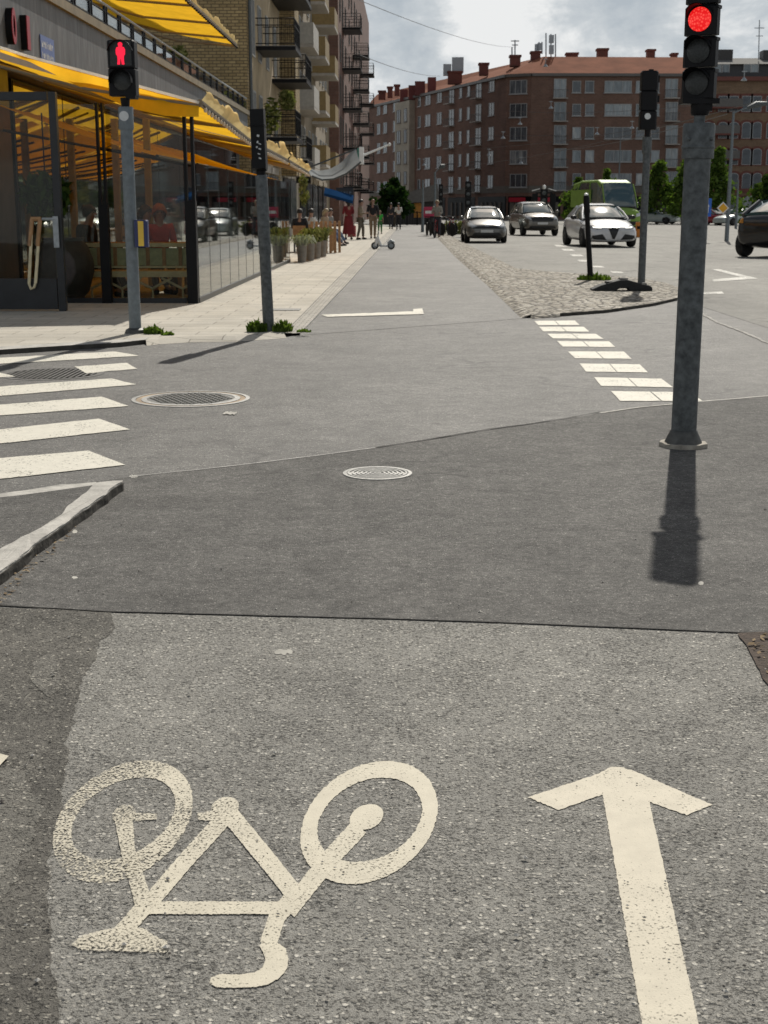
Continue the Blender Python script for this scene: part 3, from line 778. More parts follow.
# ---- big signal on the right: three lenses, upper one lit red
t, hz, b = pole_thing('traffic_light', 'big traffic light with lit red lens on a thick grey pole in the right foreground', (683, 446), .006, (699.3, 123))
D = b.y
zs1, zs0 = hz(123.5), hz(157)          # sleeve
m = MB(); m.lathe([(.077, 0), (.077, zs0)], n=32); m.build('pole', M['galv'], t)
m = MB(); m.lathe([(.092, zs0 - .01), (.094, zs0), (.094, zs1 - .012), (.088, zs1), (.0001, zs1 + .004)], n=32)
m.lathe([(.0945, zs0 + .045), (.098, zs0 + .05), (.098, zs0 + .06), (.0945, zs0 + .065)], n=32)
for a in (3.9, 5.4): m.ball((.096 * math.cos(a), .096 * math.sin(a), zs0 + .10), .012, 8)
m.build('sleeve', M['galv'], t)
m = MB(); m.lathe([(.118, .0), (.114, .03), (.088, .085), (.084, .10), (.078, .105)], n=32); m.build('base_collar', M['darkmetal'], t)
def collar(name, r, h, parent, seed=0):
    m = MB(); n = 26
    rr = [r * (1 + .12 * pnoise(Vector((i * .9 + seed, 0, 0)))) for i in range(n)]
    lo = [(rr[i] * 1.03 * math.cos(6.2832 * i / n), rr[i] * 1.03 * math.sin(6.2832 * i / n), -.01) for i in range(n)]
    hi = [(rr[i] * math.cos(6.2832 * i / n), rr[i] * math.sin(6.2832 * i / n), h * (1 + .4 * pnoise(Vector((i * .7, 3, seed))))) for i in range(n)]
    ins = [(.06 * math.cos(6.2832 * i / n), .06 * math.sin(6.2832 * i / n), h) for i in range(n)]
    m.add(lo + hi + ins, [(i, (i + 1) % n, n + (i + 1) % n, n + i) for i in range(n)] + [(n + i, n + (i + 1) % n, 2 * n + (i + 1) % n, 2 * n + i) for i in range(n)])
    return m.build(name, M['concrete'], parent)
collar('concrete_footing', .142, .025, t)
zn = hz(99)
m = MB(); m.lathe([(.033, zs1), (.033, zs1 + .07)], n=16); m.build('neck', M['galv'], t)
m = MB(); m.lathe([(.048, zs1 + .045), (.055, zs1 + .06), (.055, zn - .03)], n=12); m.cbox((.02, 0, (zs1 + .06 + zn) / 2 + .0), (.085, .09, zn - zs1 - .075)); m.box(-.115, .10, -.06, .07, zn - .03, zn); m.build('bracket', M['black'], t)
hyaw = R(-31)     # turned towards the left
HW, HD, SH = .195, .085, hz(51.5) - hz(83)
def signal_head(parent, W, Dp, SH, nsec, z0, yaw, lens, rl, x0=.0, top=True):
    """stack of lens sections; lens: list from the bottom up of material keys"""
    e = thing('signal_head', None, None) ; e.parent = parent; e.location = (x0, 0, z0); e.rotation_euler.z = yaw
    return e
# housing built in a turned frame straight under the thing
Rm = Matrix.Rotation(hyaw, 4, 'Z')
def turned(mb, off=Vector((0, 0, 0))):
    mb.v = [Rm @ p + off for p in mb.v]; return mb
off = Vector((-.012, 0, zn))
nsec = 3
m = MB()
for k in range(nsec):
    z0 = k * SH
    m.bevbox((0, 0, z0 + .002), (HW, HD, SH - .006), .018)
    m.box(HW / 2 - .008, HW / 2 + .006, -.03, .03, z0 + SH - .03, z0 + SH - .012)
m.bevbox((.0, 0, nsec * SH), (HW, HD, .13), .02)
m.box(-HW / 2, HW / 2, -.02, .06, -.012, .0)
turned(m, off).build('housing', M['black'], t)
for k, key in enumerate(('lens_off', 'lens_off', 'red')):
    zc_ = k * SH + SH * .5; r = .068
    m = MB(); m.lathe([(r, -HD / 2 - .002), (r, -HD / 2 - .008), (r * .7, -HD / 2 - .016), (r * .35, -HD / 2 - .021), (.0001, -HD / 2 - .022)], (0, 0, zc_), n=32, axis='Y')
    turned(m, off).build('lens', M[key], t, label={'red': 'lit red lens'}.get(key))
    m = MB()
    def vis(u, v, zc_=zc_):
        a = R(8) + u * R(164); rr = .077; dep = .085 * math.sin(u * math.pi) ** .6
        return Vector((rr * math.cos(a), -HD / 2 - v * dep, zc_ + rr * math.sin(a)))
    m.grid(vis, 18, 2)
    def vis2(u, v, zc_=zc_):
        a = R(8) + u * R(164); rr = .081; dep = .085 * math.sin(u * math.pi) ** .6
        return Vector((rr * math.cos(a), -HD / 2 - v * dep, zc_ + rr * math.sin(a)))
    m.grid(vis2, 18, 2)
    turned(m, off).build('visor', M['black'], t)

# ---- pedestrian signal on the left: red standing figure
t, hz, b = pole_thing('traffic_light', 'pedestrian light with lit red standing figure on the leftmost grey pole', (135.5, 333), .045, (125.5, 107))
m = MB(); zt = hz(107); zsl = hz(128)
m.lathe([(.069, 0), (.069, zsl)], n=24); m.build('pole', M['polegrey'], t)
m = MB(); m.lathe([(.080, zsl - .02), (.083, zsl), (.083, zt - .01), (.078, zt), (.0001, zt + .003)], n=24); m.build('sleeve', M['polegrey'], t)
m = MB(); m.lathe([(.053, -.0835), (.053, -.086), (.0001, -.087)], (-.005, 0, hz(116.5)), n=24, axis='Y'); m.build('round_sticker', M['sticker'], t)
m = MB(); m.lathe([(.125, 0), (.11, .04), (.072, .06)], n=20); m.build('base_collar', M['darkmetal'], t)
z0, z1 = hz(96), hz(40)
m = MB(); m.lathe([(.045, zt), (.055, z0 - .02)], n=14); m.build('neck', M['black'], t)
W = .30
m = MB(); H2 = (z1 - z0) / 2
for k in range(2): m.bevbox((-.012, 0.02, z0 + k * H2), (W, .2, H2 - .006), .015)
m.box(.02, .13, -.08, .1, z0 - .03, z0)
m.build('housing', M['black'], t)
zr = z0 + 1.5 * H2
m = MB(); m.box(-.13, .105, -.083, -.081, zr - .13, zr + .13); m.build('lens', M['lens_off'], t, label='black lens with a lit red figure')
fig = [(0, .118), (.022, .108), (.026, .09), (.018, .07), (.042, .062), (.052, .035), (.05, -.01), (.036, -.03), (.034, -.07), (.04, -.118), (.010, -.118), (.003, -.06), (-.003, -.06), (-.010, -.118), (-.04, -.118), (-.034, -.07), (-.036, -.03), (-.05, -.01), (-.052, .035), (-.042, .062), (-.018, .07), (-.026, .09), (-.022, .108)]
m = MB(); m.prismY([(-.012 + x, zr + z) for x, z in fig], -.087, -.0845); m.build('red_figure', M['redman'], t)
m = MB(); m.lathe([(.10, -.082), (.095, -.10), (.05, -.12), (.0001, -.125)], (-.005, 0, z0 + H2 * .5), n=24, axis='Y'); m.build('lens', M['lens_off'], t, label='dark unlit lower lens')
def hood(u, v):
    a = R(-10) + u * R(200); rr = .125; return Vector((-.01 + rr * math.cos(a), -.08 - v * .13, z0 + H2 * .5 + rr * math.sin(a)))
m = MB(); m.grid(hood, 18, 2); m.build('visor', M['black'], t)
def hood2(u, v):
    a = R(10) + u * R(160); rr = .14; return Vector((-.01 + rr * math.cos(a), -.08 - v * .08, zr + rr * math.sin(a) * .98))
m = MB(); m.grid(hood2, 18, 2); m.build('visor', M['black'], t)
zb0, zb1 = hz(247), hz(220)
bx = thing('push_button', 'blue push button box with a yellow stripe on the leftmost signal pole', 'push button', t.matrix_basis @ Vector((.13, -.05, zb0)))
m = MB(); m.bevbox((0, 0, 0), (.15, .10, zb1 - zb0), .012); m.build('case', M['bluebox'], bx)
m = MB(); m.box(-.03, .032, -.056, -.049, .012, zb1 - zb0 - .012); m.build('yellow_stripe', M['yellow'], bx)
bp = b + Vector((.22, -.08, 0)); weed('weed_tuft', bp, .11, .11, 130, 'small green weed tuft at the foot of the leftmost signal pole', 3)
weed('weed_tuft', b + Vector((.42, -.26, 0)), .07, .05, 40, 'tiny green weed tuft on the kerb end near the leftmost signal pole', 4)

# ---- second signal, seen from the side
t, hz, b = pole_thing('traffic_light', 'side-on black signal with white stickers on the pole before the glass wall', (268.8, 331), .045, (261, 172))
zt = hz(175); zj = hz(255)
m = MB(); m.lathe([(.066, 0), (.063, zj), (.070, zj + .02), (.070, zt - .01), (.066, zt)], n=24); m.build('pole', M['galv'], t)
m = MB(); m.lathe([(.045, zt - .02), (.06, zt + .06)], n=14); m.build('neck', M['black'], t)
z0, z1 = hz(171), hz(108.5)
m = MB(); m.prismX([(-.12, z0 + .03), (-.05, z0), (.05, z0), (.12, z0 + .05), (.12, z1 - .02), (.06, z1), (-.10, z1 - .01)], -.085, .07)
m.box(-.092, .077, -.125, .122, z0 + (z1 - z0) * .72, z0 + (z1 - z0) * .735); m.build('housing', M['black'], t)
m = MB(); rr = random.Random(5)
for (u, v, w, h) in [(.0, .56, .05, .05), (-.01, .46, .03, .05), (.015, .43, .06, .02), (-.02, .38, .03, .04), (.012, .35, .05, .03), (0, .27, .05, .02), (.01, .2, .05, .03)]:
    m.cbox((u, -.1225, z0 + (z1 - z0) * v), (w * .55, .004, h * .5), ry=.4)
m.build('worn_stickers', M['sticker'], t)
weed('weed_tuft', b + Vector((-.13, -.10, 0)), .11, .15, 200, 'left one of the two bushy weed tufts under the side-on signal pole', 5)
weed('weed_tuft', b + Vector((.17, -.08, 0)), .11, .14, 180, 'right one of the two bushy weed tufts under the side-on signal pole', 6)
weed('weed_tuft', b + Vector((.42, -.16, 0)), .08, .05, 30, 'sparse low weeds between the setts right of the side-on signal pole', 7)

# ---- signal on the island, seen from behind
t, hz, b = pole_thing('traffic_light', 'black signal seen from behind on the slim grey pole of the cobbled island', (641.2, 286), .045, (647.3, 137))
zt = hz(137); zj = hz(153)
m = MB(); m.lathe([(.068, 0), (.066, zj)], n=20); m.build('pole', M['galv'], t)
m = MB(); m.lathe([(.084, zj - .01), (.086, zj), (.086, zt), (.0001, zt + .003)], n=20); m.build('sleeve', M['galv'], t)
z0, z1 = hz(130), hz(70.5)
m = MB(); m.lathe([(.05, zt), (.055, z0)], n=12); m.build('neck', M['black'], t)
m = MB(); S3 = (z1 - z0) / 3
for k in range(3): m.bevbox((.0, .05, z0 + k * S3 + .002), (.30, .22, S3 - .006), .025)
m.box(-.02, .06, -.03, .02, z1 - .01, z1 + .02); m.box(.15, .19, 0, .08, z0 + S3 * 1.4, z0 + S3 * 1.75); m.box(.15, .18, 0, .08, z0 + S3 * 2.4, z0 + S3 * 2.75)
m.build('housing', M['black'], t)
m = MB(); m.lathe([(.055, -.062), (.055, -.068), (.0001, -.07)], (-.02, 0, hz(116.5)), n=20, axis='Y'); m.build('round_sticker', M['sticker'], t)

# ---- bollard, rubber foot, weeds on the island
b = G(590.5, 280, .045); tp = PY(586.2, 195, b.y)
t = thing('bollard', 'slim black bollard with a white tip leaning on the cobbled island', 'bollard', b); t.rotation_euler = lean_mat(b, tp)
H = tp.z - b.z
m = MB(); m.lathe([(.058, 0), (.052, H * .5), (.050, H * .78), (.062, H * .80), (.062, H * .97), (.045, H)], n=16); m.build('post', M['black'], t)
m = MB(); m.lathe([(.045, H), (.04, H + .03), (.0001, H + .05)], n=14); m.build('tip', M['white'], t)
weed('weed_tuft', b + Vector((.08, .05, 0)), .34, .16, 170, 'dry green weed tuft round the foot of the black bollard', 8)
zt_ = .045
c = G(624, 291, zt_); s = (c - CAM).length / F_PX
t = thing('rubber_foot', 'flat black rubber sign foot lying on the cobbles of the island', 'sign foot', c)
prof = [(-30, 0), (-31, 1.5), (-22, 5.5), (-12, 8.5), (-4, 10.5), (2, 11), (8, 9.5), (16, 7), (24, 5.5), (27, 4), (28, 0), (6, 0), (4, 2.5), (-5, 2.5), (-7, 0)]
P = [(x * s, z * s) for x, z in prof]
m = MB(); m.prismY(P, 0, .36)
o = m.build('block', M['blackrub'], t)
bv = o.modifiers.new('b', 'BEVEL'); bv.width = .018; bv.segments = 2
m = MB(); m.box(-.30, -.12, .05, .30, .10, .16); m.box(.16, .40, .06, .28, .09, .13); m.box(-.06, .07, .06, .30, .16, .215); o = m.build('socket', M['blackrub'], t)

# ---- kick scooter on the far cycle lane
b = G(383, 249.5, .01)
t = thing('kick_scooter', 'pale kick scooter parked across the edge of the far cycle lane', 'scooter', b, rz=R(4))
s = b.y / F_PX
xf, xr = -8 * s, 8 * s
m = MB(); m.box(xf + .12, xr - .10, -.07, .07, .10, .15); m.build('deck', M['galv2'], t)
for nm, x in (('wheel', xf), ('wheel', xr)):
    m = MB(); m.lathe([(.08, -.035), (.125, -.03), (.135, 0), (.125, .03), (.08, .035)], (x, 0, .135), n=20, axis='Y'); w = m.build(nm, M['blackrub'], t)
    m = MB(); m.lathe([(.001, -.038), (.08, -.036), (.08, .036), (.001, .038)], (x, 0, .135), n=16, axis='Y'); m.build('hub', M['galv2'], w)
m = MB(); m.tube([(xr - .12, 0, .2), (xr, 0, .3), (xr + .12, 0, .26)], [.05, .06, .03], 8); m.build('rear_mudguard', M['galv2'], t)
m = MB(); m.tube([(xf + .02, 0, .12), (xf + .06, 0, .30), (xf + .10, 0, .43)], [.05, .07, .05], 10); m.tube([(xf + .22, 0, .13), (xf + .12, 0, .32), (xf + .10, 0, .44)], [.05, .06, .05], 10); m.build('steering_column', M['white'], t)
m = MB(); m.tube([(xf + .10, 0, .43), (xf + .13, 0, .62)], .022, 8); m.tube([(xf + .12, -.22, .62), (xf + .13, 0, .63), (xf + .12, .22, .62)], .02, 8); m.build('handlebar', M['galv2'], t)
# ------------------------------------------------------------------ cafe with terrace
XW, XG, YF = -6.2, -3.22, 20.6
M['stone'] = None
def stonemat():
    m, nt, b = newmat('streaked grey stone'); b.inputs['Roughness'].default_value = .55
    v = coords(nt, scale=(1.2, 1.2, .22))
    n = noise_tex(nt, v, 5, 7, .68, .6); n2 = noise_tex(nt, coords(nt, scale=(1, 1, .35)), 1.6, 4, .6, 1.2)
    c = ramp(nt, [(.25, (.060, .063, .066)), (.5, (.105, .110, .113)), (.72, (.19, .195, .20))], n)
    c = mixc(nt, 1.0, c, ramp(nt, [(.3, .75), (.62, 1.05), (.72, 1.5)], n2), 'MULTIPLY')
    s = nd(nt, 'ShaderNodeSeparateXYZ'); nt.links.new(coords(nt), s.inputs[0])
    u = math_(nt, 'ADD', s.outputs[0], s.outputs[1]); fr = math_(nt, 'FRACT', math_(nt, 'DIVIDE', u, 1.35))
    j = ramp(nt, [(.0, .45), (.012, 1)], fr)
    nt.links.new(mixc(nt, 1.0, c, j, 'MULTIPLY'), b.inputs['Base Color']); return m
M['stone'] = stonemat()
M['marble'] = mat('brown marble', (.045, .038, .032), .4, var=.55, vscale=3.2)
M['coping'] = mat('sandstone coping', (.20, .165, .105), .8, var=.25, vscale=3)
M['awning'] = fabricmat('yellow awning cloth', (.88, .50, .03), .62)
M['awning_edge'] = fabricmat('sunlit pale awning valance', (.92, .74, .38), .35)  # paler than the cloth: sunlight on the valance put into its colour
M['beige_bar'] = mat('beige awning bar', (.21, .155, .09), .5, var=.15)
M['darkframe'] = mat('dark grey frame', (.020, .022, .025), .4, .3, var=.2)
M['glass'] = glassmat('street glass', (.36, .39, .38), .30)
M['glassrail'] = glassmat('rail glass', (.75, .8, .84), .10)
M['glassfront'] = glassmat('front glass', (.80, .82, .79), .014)
M['shopmirror'] = mat('reflecting shop glass', (.42, .42, .40), .04, 1.0, var=.3, vscale=.9)
M['edge_sun'] = fabricmat('painted edge sunlight', (.9, .88, .82), .6)  # white stands for sunlight caught on the awning's near edge
M['wood'] = mat('warm wood', (.36, .20, .09), .5, var=.3, vscale=8)
M['palewood'] = mat('pale wood', (.66, .58, .38), .6, var=.2, vscale=6)
M['green'] = mat('sage panel', (.40, .42, .26), .7, var=.2, vscale=12)
M['pot'] = mat('dark clay pot', (.06, .05, .047), .7, var=.3, vscale=8)
M['bulb'] = mat('pearl bulb', (.75, .6, .42), .25, var=.1)
M['ochre'] = mat('ochre paint', (.27, .19, .03), .7, var=.25)
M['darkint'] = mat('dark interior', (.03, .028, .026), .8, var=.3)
M['redsign'] = mat('red letter face', (.30, .01, .02), .4, var=.1)
M['signblue'] = mat('blue enamel', (.10, .15, .36), .4, var=.2, vscale=20)
M['leaf_dark'] = leafmat('dark leaves', (.015, .035, .01), (.06, .10, .025), .25)

bld = thing('cafe_building', 'grey stone cafe building with a roof terrace at the left edge', 'building', (XW, YF, 0))
bo = (XW, YF, 0)
zc_ = PX(57, 0, XW).z - .12        # underside of the coping
m = MB(); m.box(-18, XW - .001, YF - .3, 53, 3.52, zc_)
m.build('stone_wall', M['stone'], bld, bo)
m = MB(); m.box(-18, XW + .07, YF - .36, 53.2, zc_, zc_ + .16); m.build('coping', M['coping'], bld, bo)
m = MB(); m.box(XW - 1.6, XW + .02, YF - .25, YF + .9, 0.0, 3.52); m.build('corner_column', M['marble'], bld, bo)
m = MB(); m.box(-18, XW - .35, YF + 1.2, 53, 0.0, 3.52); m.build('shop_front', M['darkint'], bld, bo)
for k in range(9):
    y = YF + 2.2 + k * 3.2
    m = MB(); m.box(XW - .345, XW - .30, y, y + 3.19, .2, 3.5); w = m.build('window', M['darkframe'], bld, bo)
    m = MB(); m.box(XW - .298, XW - .28, y + .03, y + 3.16, .25, 3.47); m.build('pane', M['shopmirror'], w, bo)
for k, px_ in enumerate((73.5, 117.5, 149)):
    p = PY(px_, 200, YF + 4.2)
    t = thing('canopy_post', ['slim ochre post inside the cafe seating beside the door frame', 'slim ochre post inside the cafe seating just left of the leftmost signal pole', 'slim ochre post inside the cafe seating right of the leftmost signal pole'][k], 'post', (p.x, p.y, .045))
    m = MB(); m.box(-.055, .055, -.055, .055, 0, 2.95); m.build('shaft', M['ochre'], t)
    m = MB(); m.box(-.10, .10, -.10, .10, 0, .03); m.build('foot_plate', M['darkframe'], t)
# terrace railing
zr0 = zc_ + .16; zr1 = PX(99, 0, XW).z
rl = thing('terrace_railing', 'black railing with pale glass panels along the edge of the cafe roof terrace', 'railing', (XW, YF, zr0))
ro = (XW, YF, zr0)
m = MB(); m.tube([(XW - .03, YF - .2, zr1), (XW - .03, 53, zr1)], .032, 8); m.build('handrail', M['galv2'], rl, ro)
m = MB(); m.box(XW - .05, XW - .02, YF - .2, 53, zr0 + .06, zr0 + .085); m.box(XW - .05, XW - .02, YF - .2, 53, zr1 - .14, zr1 - .115); m.build('bottom_rail', M['black'], rl, ro)
ys = [YF + .1 + k * 1.35 for k in range(24)]
for y in ys:
    m = MB(); m.box(XW - .06, XW - .01, y - .03, y + .02, zr0, zr1 - .03); m.box(XW - .06, XW - .01, y + .16, y + .21, zr0, zr1 - .03); m.build('post', M['black'], rl, ro)
for y in ys:
    m = MB(); m.box(XW - .043, XW - .033, y + .22, y + 1.3, zr0 + .10, zr1 - .15); m.build('glass_panel', M['glassrail'], rl, ro)
# letters and street sign on the stone wall
def yz(px_, py_, X=XW): p = PX(px_, py_, X); return (p.y, p.z)
cy = PX(9, 26, XW).y
t = thing('sign_letter', 'round dark letter O with a red face on the stone wall above the cafe door', 'sign letter', (XW, 20.75, 4.2))
def oval(cy_, cz, a, b_, n=28): return [(cy_ + a * math.cos(6.2832 * i / n), cz + b_ * math.sin(6.2832 * i / n)) for i in range(n)]
def ringX(mb, o, i, x0, x1):
    n = len(o); vs = [(x0, *p) for p in o] + [(x1, *p) for p in o] + [(x1, *p) for p in i] + [(x0, *p) for p in i]
    fs = []
    for k in range(n):
        q = (k + 1) % n
        for r in range(4): fs.append((r * n + k, r * n + q, ((r + 1) % 4) * n + q, ((r + 1) % 4) * n + k))
    return mb.add(vs, fs)
oc = yz(10.5, 26, XW + .05)
t.location = (XW, oc[0], oc[1])
m = MB(); ringX(m, oval(0, 0, .12, .27), oval(0, 0, .06, .16), .0, .10); m.build('letter_body', M['black'], t)
m = MB(); ringX(m, oval(0, 0, .118, .268), oval(0, 0, .055, .162), .101, .112); m.build('letter_face', M['redsign'], t)
oc = yz(25, 33, XW + .05)
t = thing('sign_letter', 'straight dark letter I with a red face beside the round letter on the stone wall', 'sign letter', (XW, oc[0], oc[1]))
m = MB(); m.box(0, .10, -.085, .085, -.26, .26); m.build('letter_body', M['black'], t)
m = MB(); m.box(.101, .112, -.084, .084, -.258, .258); m.build('letter_face', M['redsign'], t)
a = PX(40, 48, XW); b_ = PX(53.5, 52, XW)
t = thing('street_sign', 'small blue enamel sign with worn white lettering on the stone wall', 'sign', (XW + .004, (a.y + b_.y) / 2, (a.z + b_.z) / 2))
hw = (b_.y - a.y) / 2; hh = .205
m = MB(); m.box(0, .012, -hw, hw, -hh, hh); m.build('plate', M['signblue'], t)
m = MB(); rr = random.Random(9)
for row, (z, h, n) in enumerate([(.07, .12, 7), (-.11, .10, 8)]):
    for k in range(n):
        y0 = -hw * .85 + k * (hw * 1.7 / n); w = hw * 1.7 / n * rr.uniform(.45, .75)
        m.box(.013, .016, y0, y0 + w * .35, z - h / 2, z + h / 2 * rr.uniform(.5, 1)); m.box(.013, .016, y0 + w * .35 + .001, y0 + w, z - h / 2 + rr.choice([0, h * .4]), z + h * rr.uniform(.0, .3))
m.build('worn_lettering', M['sticker'], t)

# awnings over the outdoor seating
def awning(Y0, Y1, zf0, zf1, label, lumps, Xf=-3.02, zw=3.58, seed=1, wall=True):
    t = thing('awning', label, 'awning', (XW, Y0, zw)); o = (XW, Y0, zw)
    rnd = random.Random(seed)
    def fab(u, v):
        x = XW + .12 + (Xf - XW - .12) * v; y = Y0 + (Y1 - Y0) * u
        z = zw + ((zf0 + (zf1 - zf0) * u) - zw) * v - .08 * math.sin(v * math.pi) + .012 * math.sin(u * 40)
        return Vector((x, y, z))
    m = MB(); m.grid(fab, 40, 10); m.build('cloth', M['awning'], t, o, recalc=False)
    m = MB(); m.tube([(Xf, Y0, zf0), (Xf, Y1, zf1)], .045, 8); m.build('front_bar', M['beige_bar'], t, o)
    m = MB(); m.cbox((XW + .12, (Y0 + Y1) / 2, zw + .03), (.16, Y1 - Y0, .13)); m.build('roller_box', M['beige_bar'], t, o)
    n = max(2, int((Y1 - Y0) / 1.6))
    for k in range(n):
        y = Y0 + .15 + (Y1 - Y0 - .3) * k / (n - 1); zf = zf0 + (zf1 - zf0) * k / (n - 1)
        el = Vector((XW + 1.75, y + (.9 if k < n / 2 else -.9), (zw + zf) / 2 - .22))
        m = MB(); m.tube([(XW + .15, y, zw - .10), el], .035, 6); m.tube([el, (Xf - .02, y, zf - .03)], .028, 6); m.build('folding_arm', M['beige_bar'], t, o)
    # rafters carrying the cloth
    nr = 2
    m = MB()
    for k in range(nr + 1):
        y = Y0 + (Y1 - Y0) * k / nr; zf = zf0 + (zf1 - zf0) * k / nr
        m = MB(); m.tube([(XW + .2, y, zw - .13), ((XW + Xf) / 2, y, (zw + zf) / 2 - .15), (Xf, y, zf - .04)], .022, 6); m.build('rafter', M['beige_bar'], t, o)
    # valance flapping up in the wind
    def val(u, v):
        y = Y0 + (Y1 - Y0) * u; zf = zf0 + (zf1 - zf0) * u
        w = .45 + .9 * pnoise(Vector((y * .55, seed, 0))) + .35 * pnoise(Vector((y * 1.9, seed, 4)))
        hgt = lumps * max(.12, w)
        return Vector((Xf + .03 + .10 * math.sin(v * math.pi) * w + .12 * v * (1 - w), y, zf + .03 + hgt * math.sin(v * 1.9)))
    m = MB(); m.grid(val, 60, 6); m.build('valance', M['awning_edge'], t, o, recalc=False)
    nb = int((Y1 - Y0) / .32)
    m = MB(); m.tube([(Xf + .06, Y0, zf0 - .05), (Xf + .06, Y1, zf1 - .05)], .012, 5); m.build('light_cable', M['black'], t, o)
    for k in range(nb):
        y = Y0 + .15 + k * .32; z = zf0 + (zf1 - zf0) * (y - Y0) / (Y1 - Y0) - .09
        m = MB(); m.ball((Xf + .06, y, z), .03, 6, (1, 1, 1.3)); m.build('bulb', M['bulb'], t, o)
    return t
aw1 = awning(20.0, 26.2, 2.92, 2.66, 'nearest yellow awning over the cafe seating, its sunlit upper edge painted white', .26, seed=1)
def sp(px_, py_): return PY(px_, py_, 19.99)
m = MB(); top_ = [(0, 48), (30, 57.5), (80, 71), (130, 84.5), (165, 94), (199, 103.2)]; bot_ = [(0, 52), (30, 62), (80, 87), (130, 108), (165, 116), (199, 117)]
def sv(u, v): a = sp(*interp0(top_, u)); b_ = sp(*interp0(bot_, u)); p = a.lerp(b_, v); p.y += .03 * math.sin(u * 30) * v; return p
def interp0(L, u):
    k = min(len(L) - 2, int(u * (len(L) - 1))); f = u * (len(L) - 1) - k
    return (L[k][0] + (L[k + 1][0] - L[k][0]) * f, L[k][1] + (L[k + 1][1] - L[k][1]) * f)
m.grid(sv, 40, 4); m.build('side_valance', M['awning'], aw1, (XW, 20.0, 3.58), recalc=False)
m = MB(); m.tube([sp(0, 47.5), sp(30, 57), sp(130, 84), sp(199, 102.8)], .022, 6); m.build('edge_sunlight', M['edge_sun'], aw1, (XW, 20.0, 3.58))  # sunlit edge of the yellow cloth, drawn as a white bar
awning(26.7, 33.6, 2.66, 2.58, 'second yellow awning along the glass wall behind the side-on signal', .34, seed=2)
awning(34.0, 40.6, 2.58, 2.46, 'farthest yellow awning at the end of the glass wall', .24, seed=4)
for k in range(5):
    y0 = 20.9 + k * 3.9; t = thing('inner_awning', ['nearest small amber awning low over the cafe windows behind the glass', 'second small amber awning low over the cafe windows', 'third small amber awning low over the cafe windows', 'fourth small amber awning low over the cafe windows', 'last small amber awning low over the cafe windows'][k], 'awning', (XW, y0, 2.8)); o = (XW, y0, 2.8)
    def fab2(u, v): return Vector((XW + .02 + 2.35 * v, y0 + 3.55 * u, 2.95 - .72 * v - .05 * math.sin(v * 3.14) + .012 * math.sin(u * 30)))
    m = MB(); m.grid(fab2, 20, 6); m.build('cloth', M['awning'], t, o, recalc=False)
    m = MB(); m.tube([(XW + 2.38, y0, 2.21), (XW + 2.38, y0 + 3.55, 2.21)], .03, 6); m.build('front_bar', M['darkframe'], t, o)
    for yy in (y0 + .2, y0 + 1.75, y0 + 3.3): m = MB(); m.tube([(XW + .02, yy, 2.60), (XW + 1.2, yy + .35, 2.38), (XW + 2.38, yy, 2.20)], .022, 5); m.build('folding_arm', M['darkframe'], t, o)
# side curtain of the first awning and upper terrace awning
t = thing('awning', 'yellow awning high over the roof terrace at the top of the picture', 'awning', (-9.5, 33, 7.6)); o = (-9.5, 33, 7.6)
def fab(u, v): return Vector((-10.2 + 4.3 * v, 30 + 17.5 * u, 7.75 - .95 * v - .1 * math.sin(v * 3.14) + .02 * math.sin(u * 60)))
m = MB(); m.grid(fab, 50, 8); m.build('cloth', M['awning'], t, o, recalc=False)
m = MB(); m.tube([(-5.9, 30, 6.78), (-5.9, 47.5, 6.78)], .05, 8); m.build('front_bar', M['beige_bar'], t, o)
for y in (31, 34.5, 38, 41.5, 45, 47.3):
    m = MB(); m.tube([(-10.2, y, 7.5), (-8, y + .8, 7.0)], .04, 6); m.tube([(-8, y + .8, 7.0), (-5.9, y, 6.72)], .035, 6); m.build('folding_arm', M['beige_bar'], t, o)
def val(u, v):
    y = 30 + 17.5 * u; w = .35 + .7 * pnoise(Vector((y * .6, 4, 0))) + .3 * pnoise(Vector((y * 2.1, 4, 2)))
    return Vector((-5.85 + .1 * v * w, y, 6.82 + .3 * max(.2, w) * math.sin(v * 1.7)))
m = MB(); m.grid(val, 80, 5); m.build('valance', M['awning_edge'], t, o, recalc=False)
nb = 50
m = MB()
for k in range(nb): m.ball((-5.84, 30.2 + k * .35, 6.68), .035, 6)
o2 = m.build('scallop_trim', M['black'], t, o)

# glazed screen: street side and front
sc_ = thing('glass_screen', 'long glass wall screening the cafe seating from the street', 'glass wall', (XG, YF, .045)); o = (XG, YF, .045)
ht = 2.1
n = 13; L = 36.4 - YF
for k in range(n):
    y0 = YF + .14 + (L - .14) * k / n; y1 = YF + .14 + (L - .14) * (k + 1) / n
    m = MB(); m.box(XG - .006, XG + .006, y0 + .012, y1 - .012, .13, ht); p = m.build('glass_panel', M['glass'], sc_, o)
    m = MB(); m.box(XG - .008, XG + .009, y1 - .008, y1 + .006, .1, ht); m.build('joint', M['darkframe'], sc_, o)
m = MB(); m.box(XG - .05, XG + .03, YF, 36.4, .045, .125); m.build('bottom_rail', M['darkframe'], sc_, o)
for x, w in ((XG, .14),):
    m = MB(); m.box(x - w, x + .02, YF - .12, YF + .03, .045, 1.55); m.build('post', M['black'], sc_, o)
    m = MB(); m.box(x - w, x - w + .045, YF - .1, YF + .0, 1.551, 2.95); m.box(x - .03, x + .015, YF - .1, YF + .0, 1.551, 2.95); m.build('post', M['black'], sc_, o)
xa = PY(106, 250, YF).x
m = MB(); m.box(xa - .07, xa + .07, YF - .1, YF + .03, .045, 1.5); m.build('post', M['black'], sc_, o)
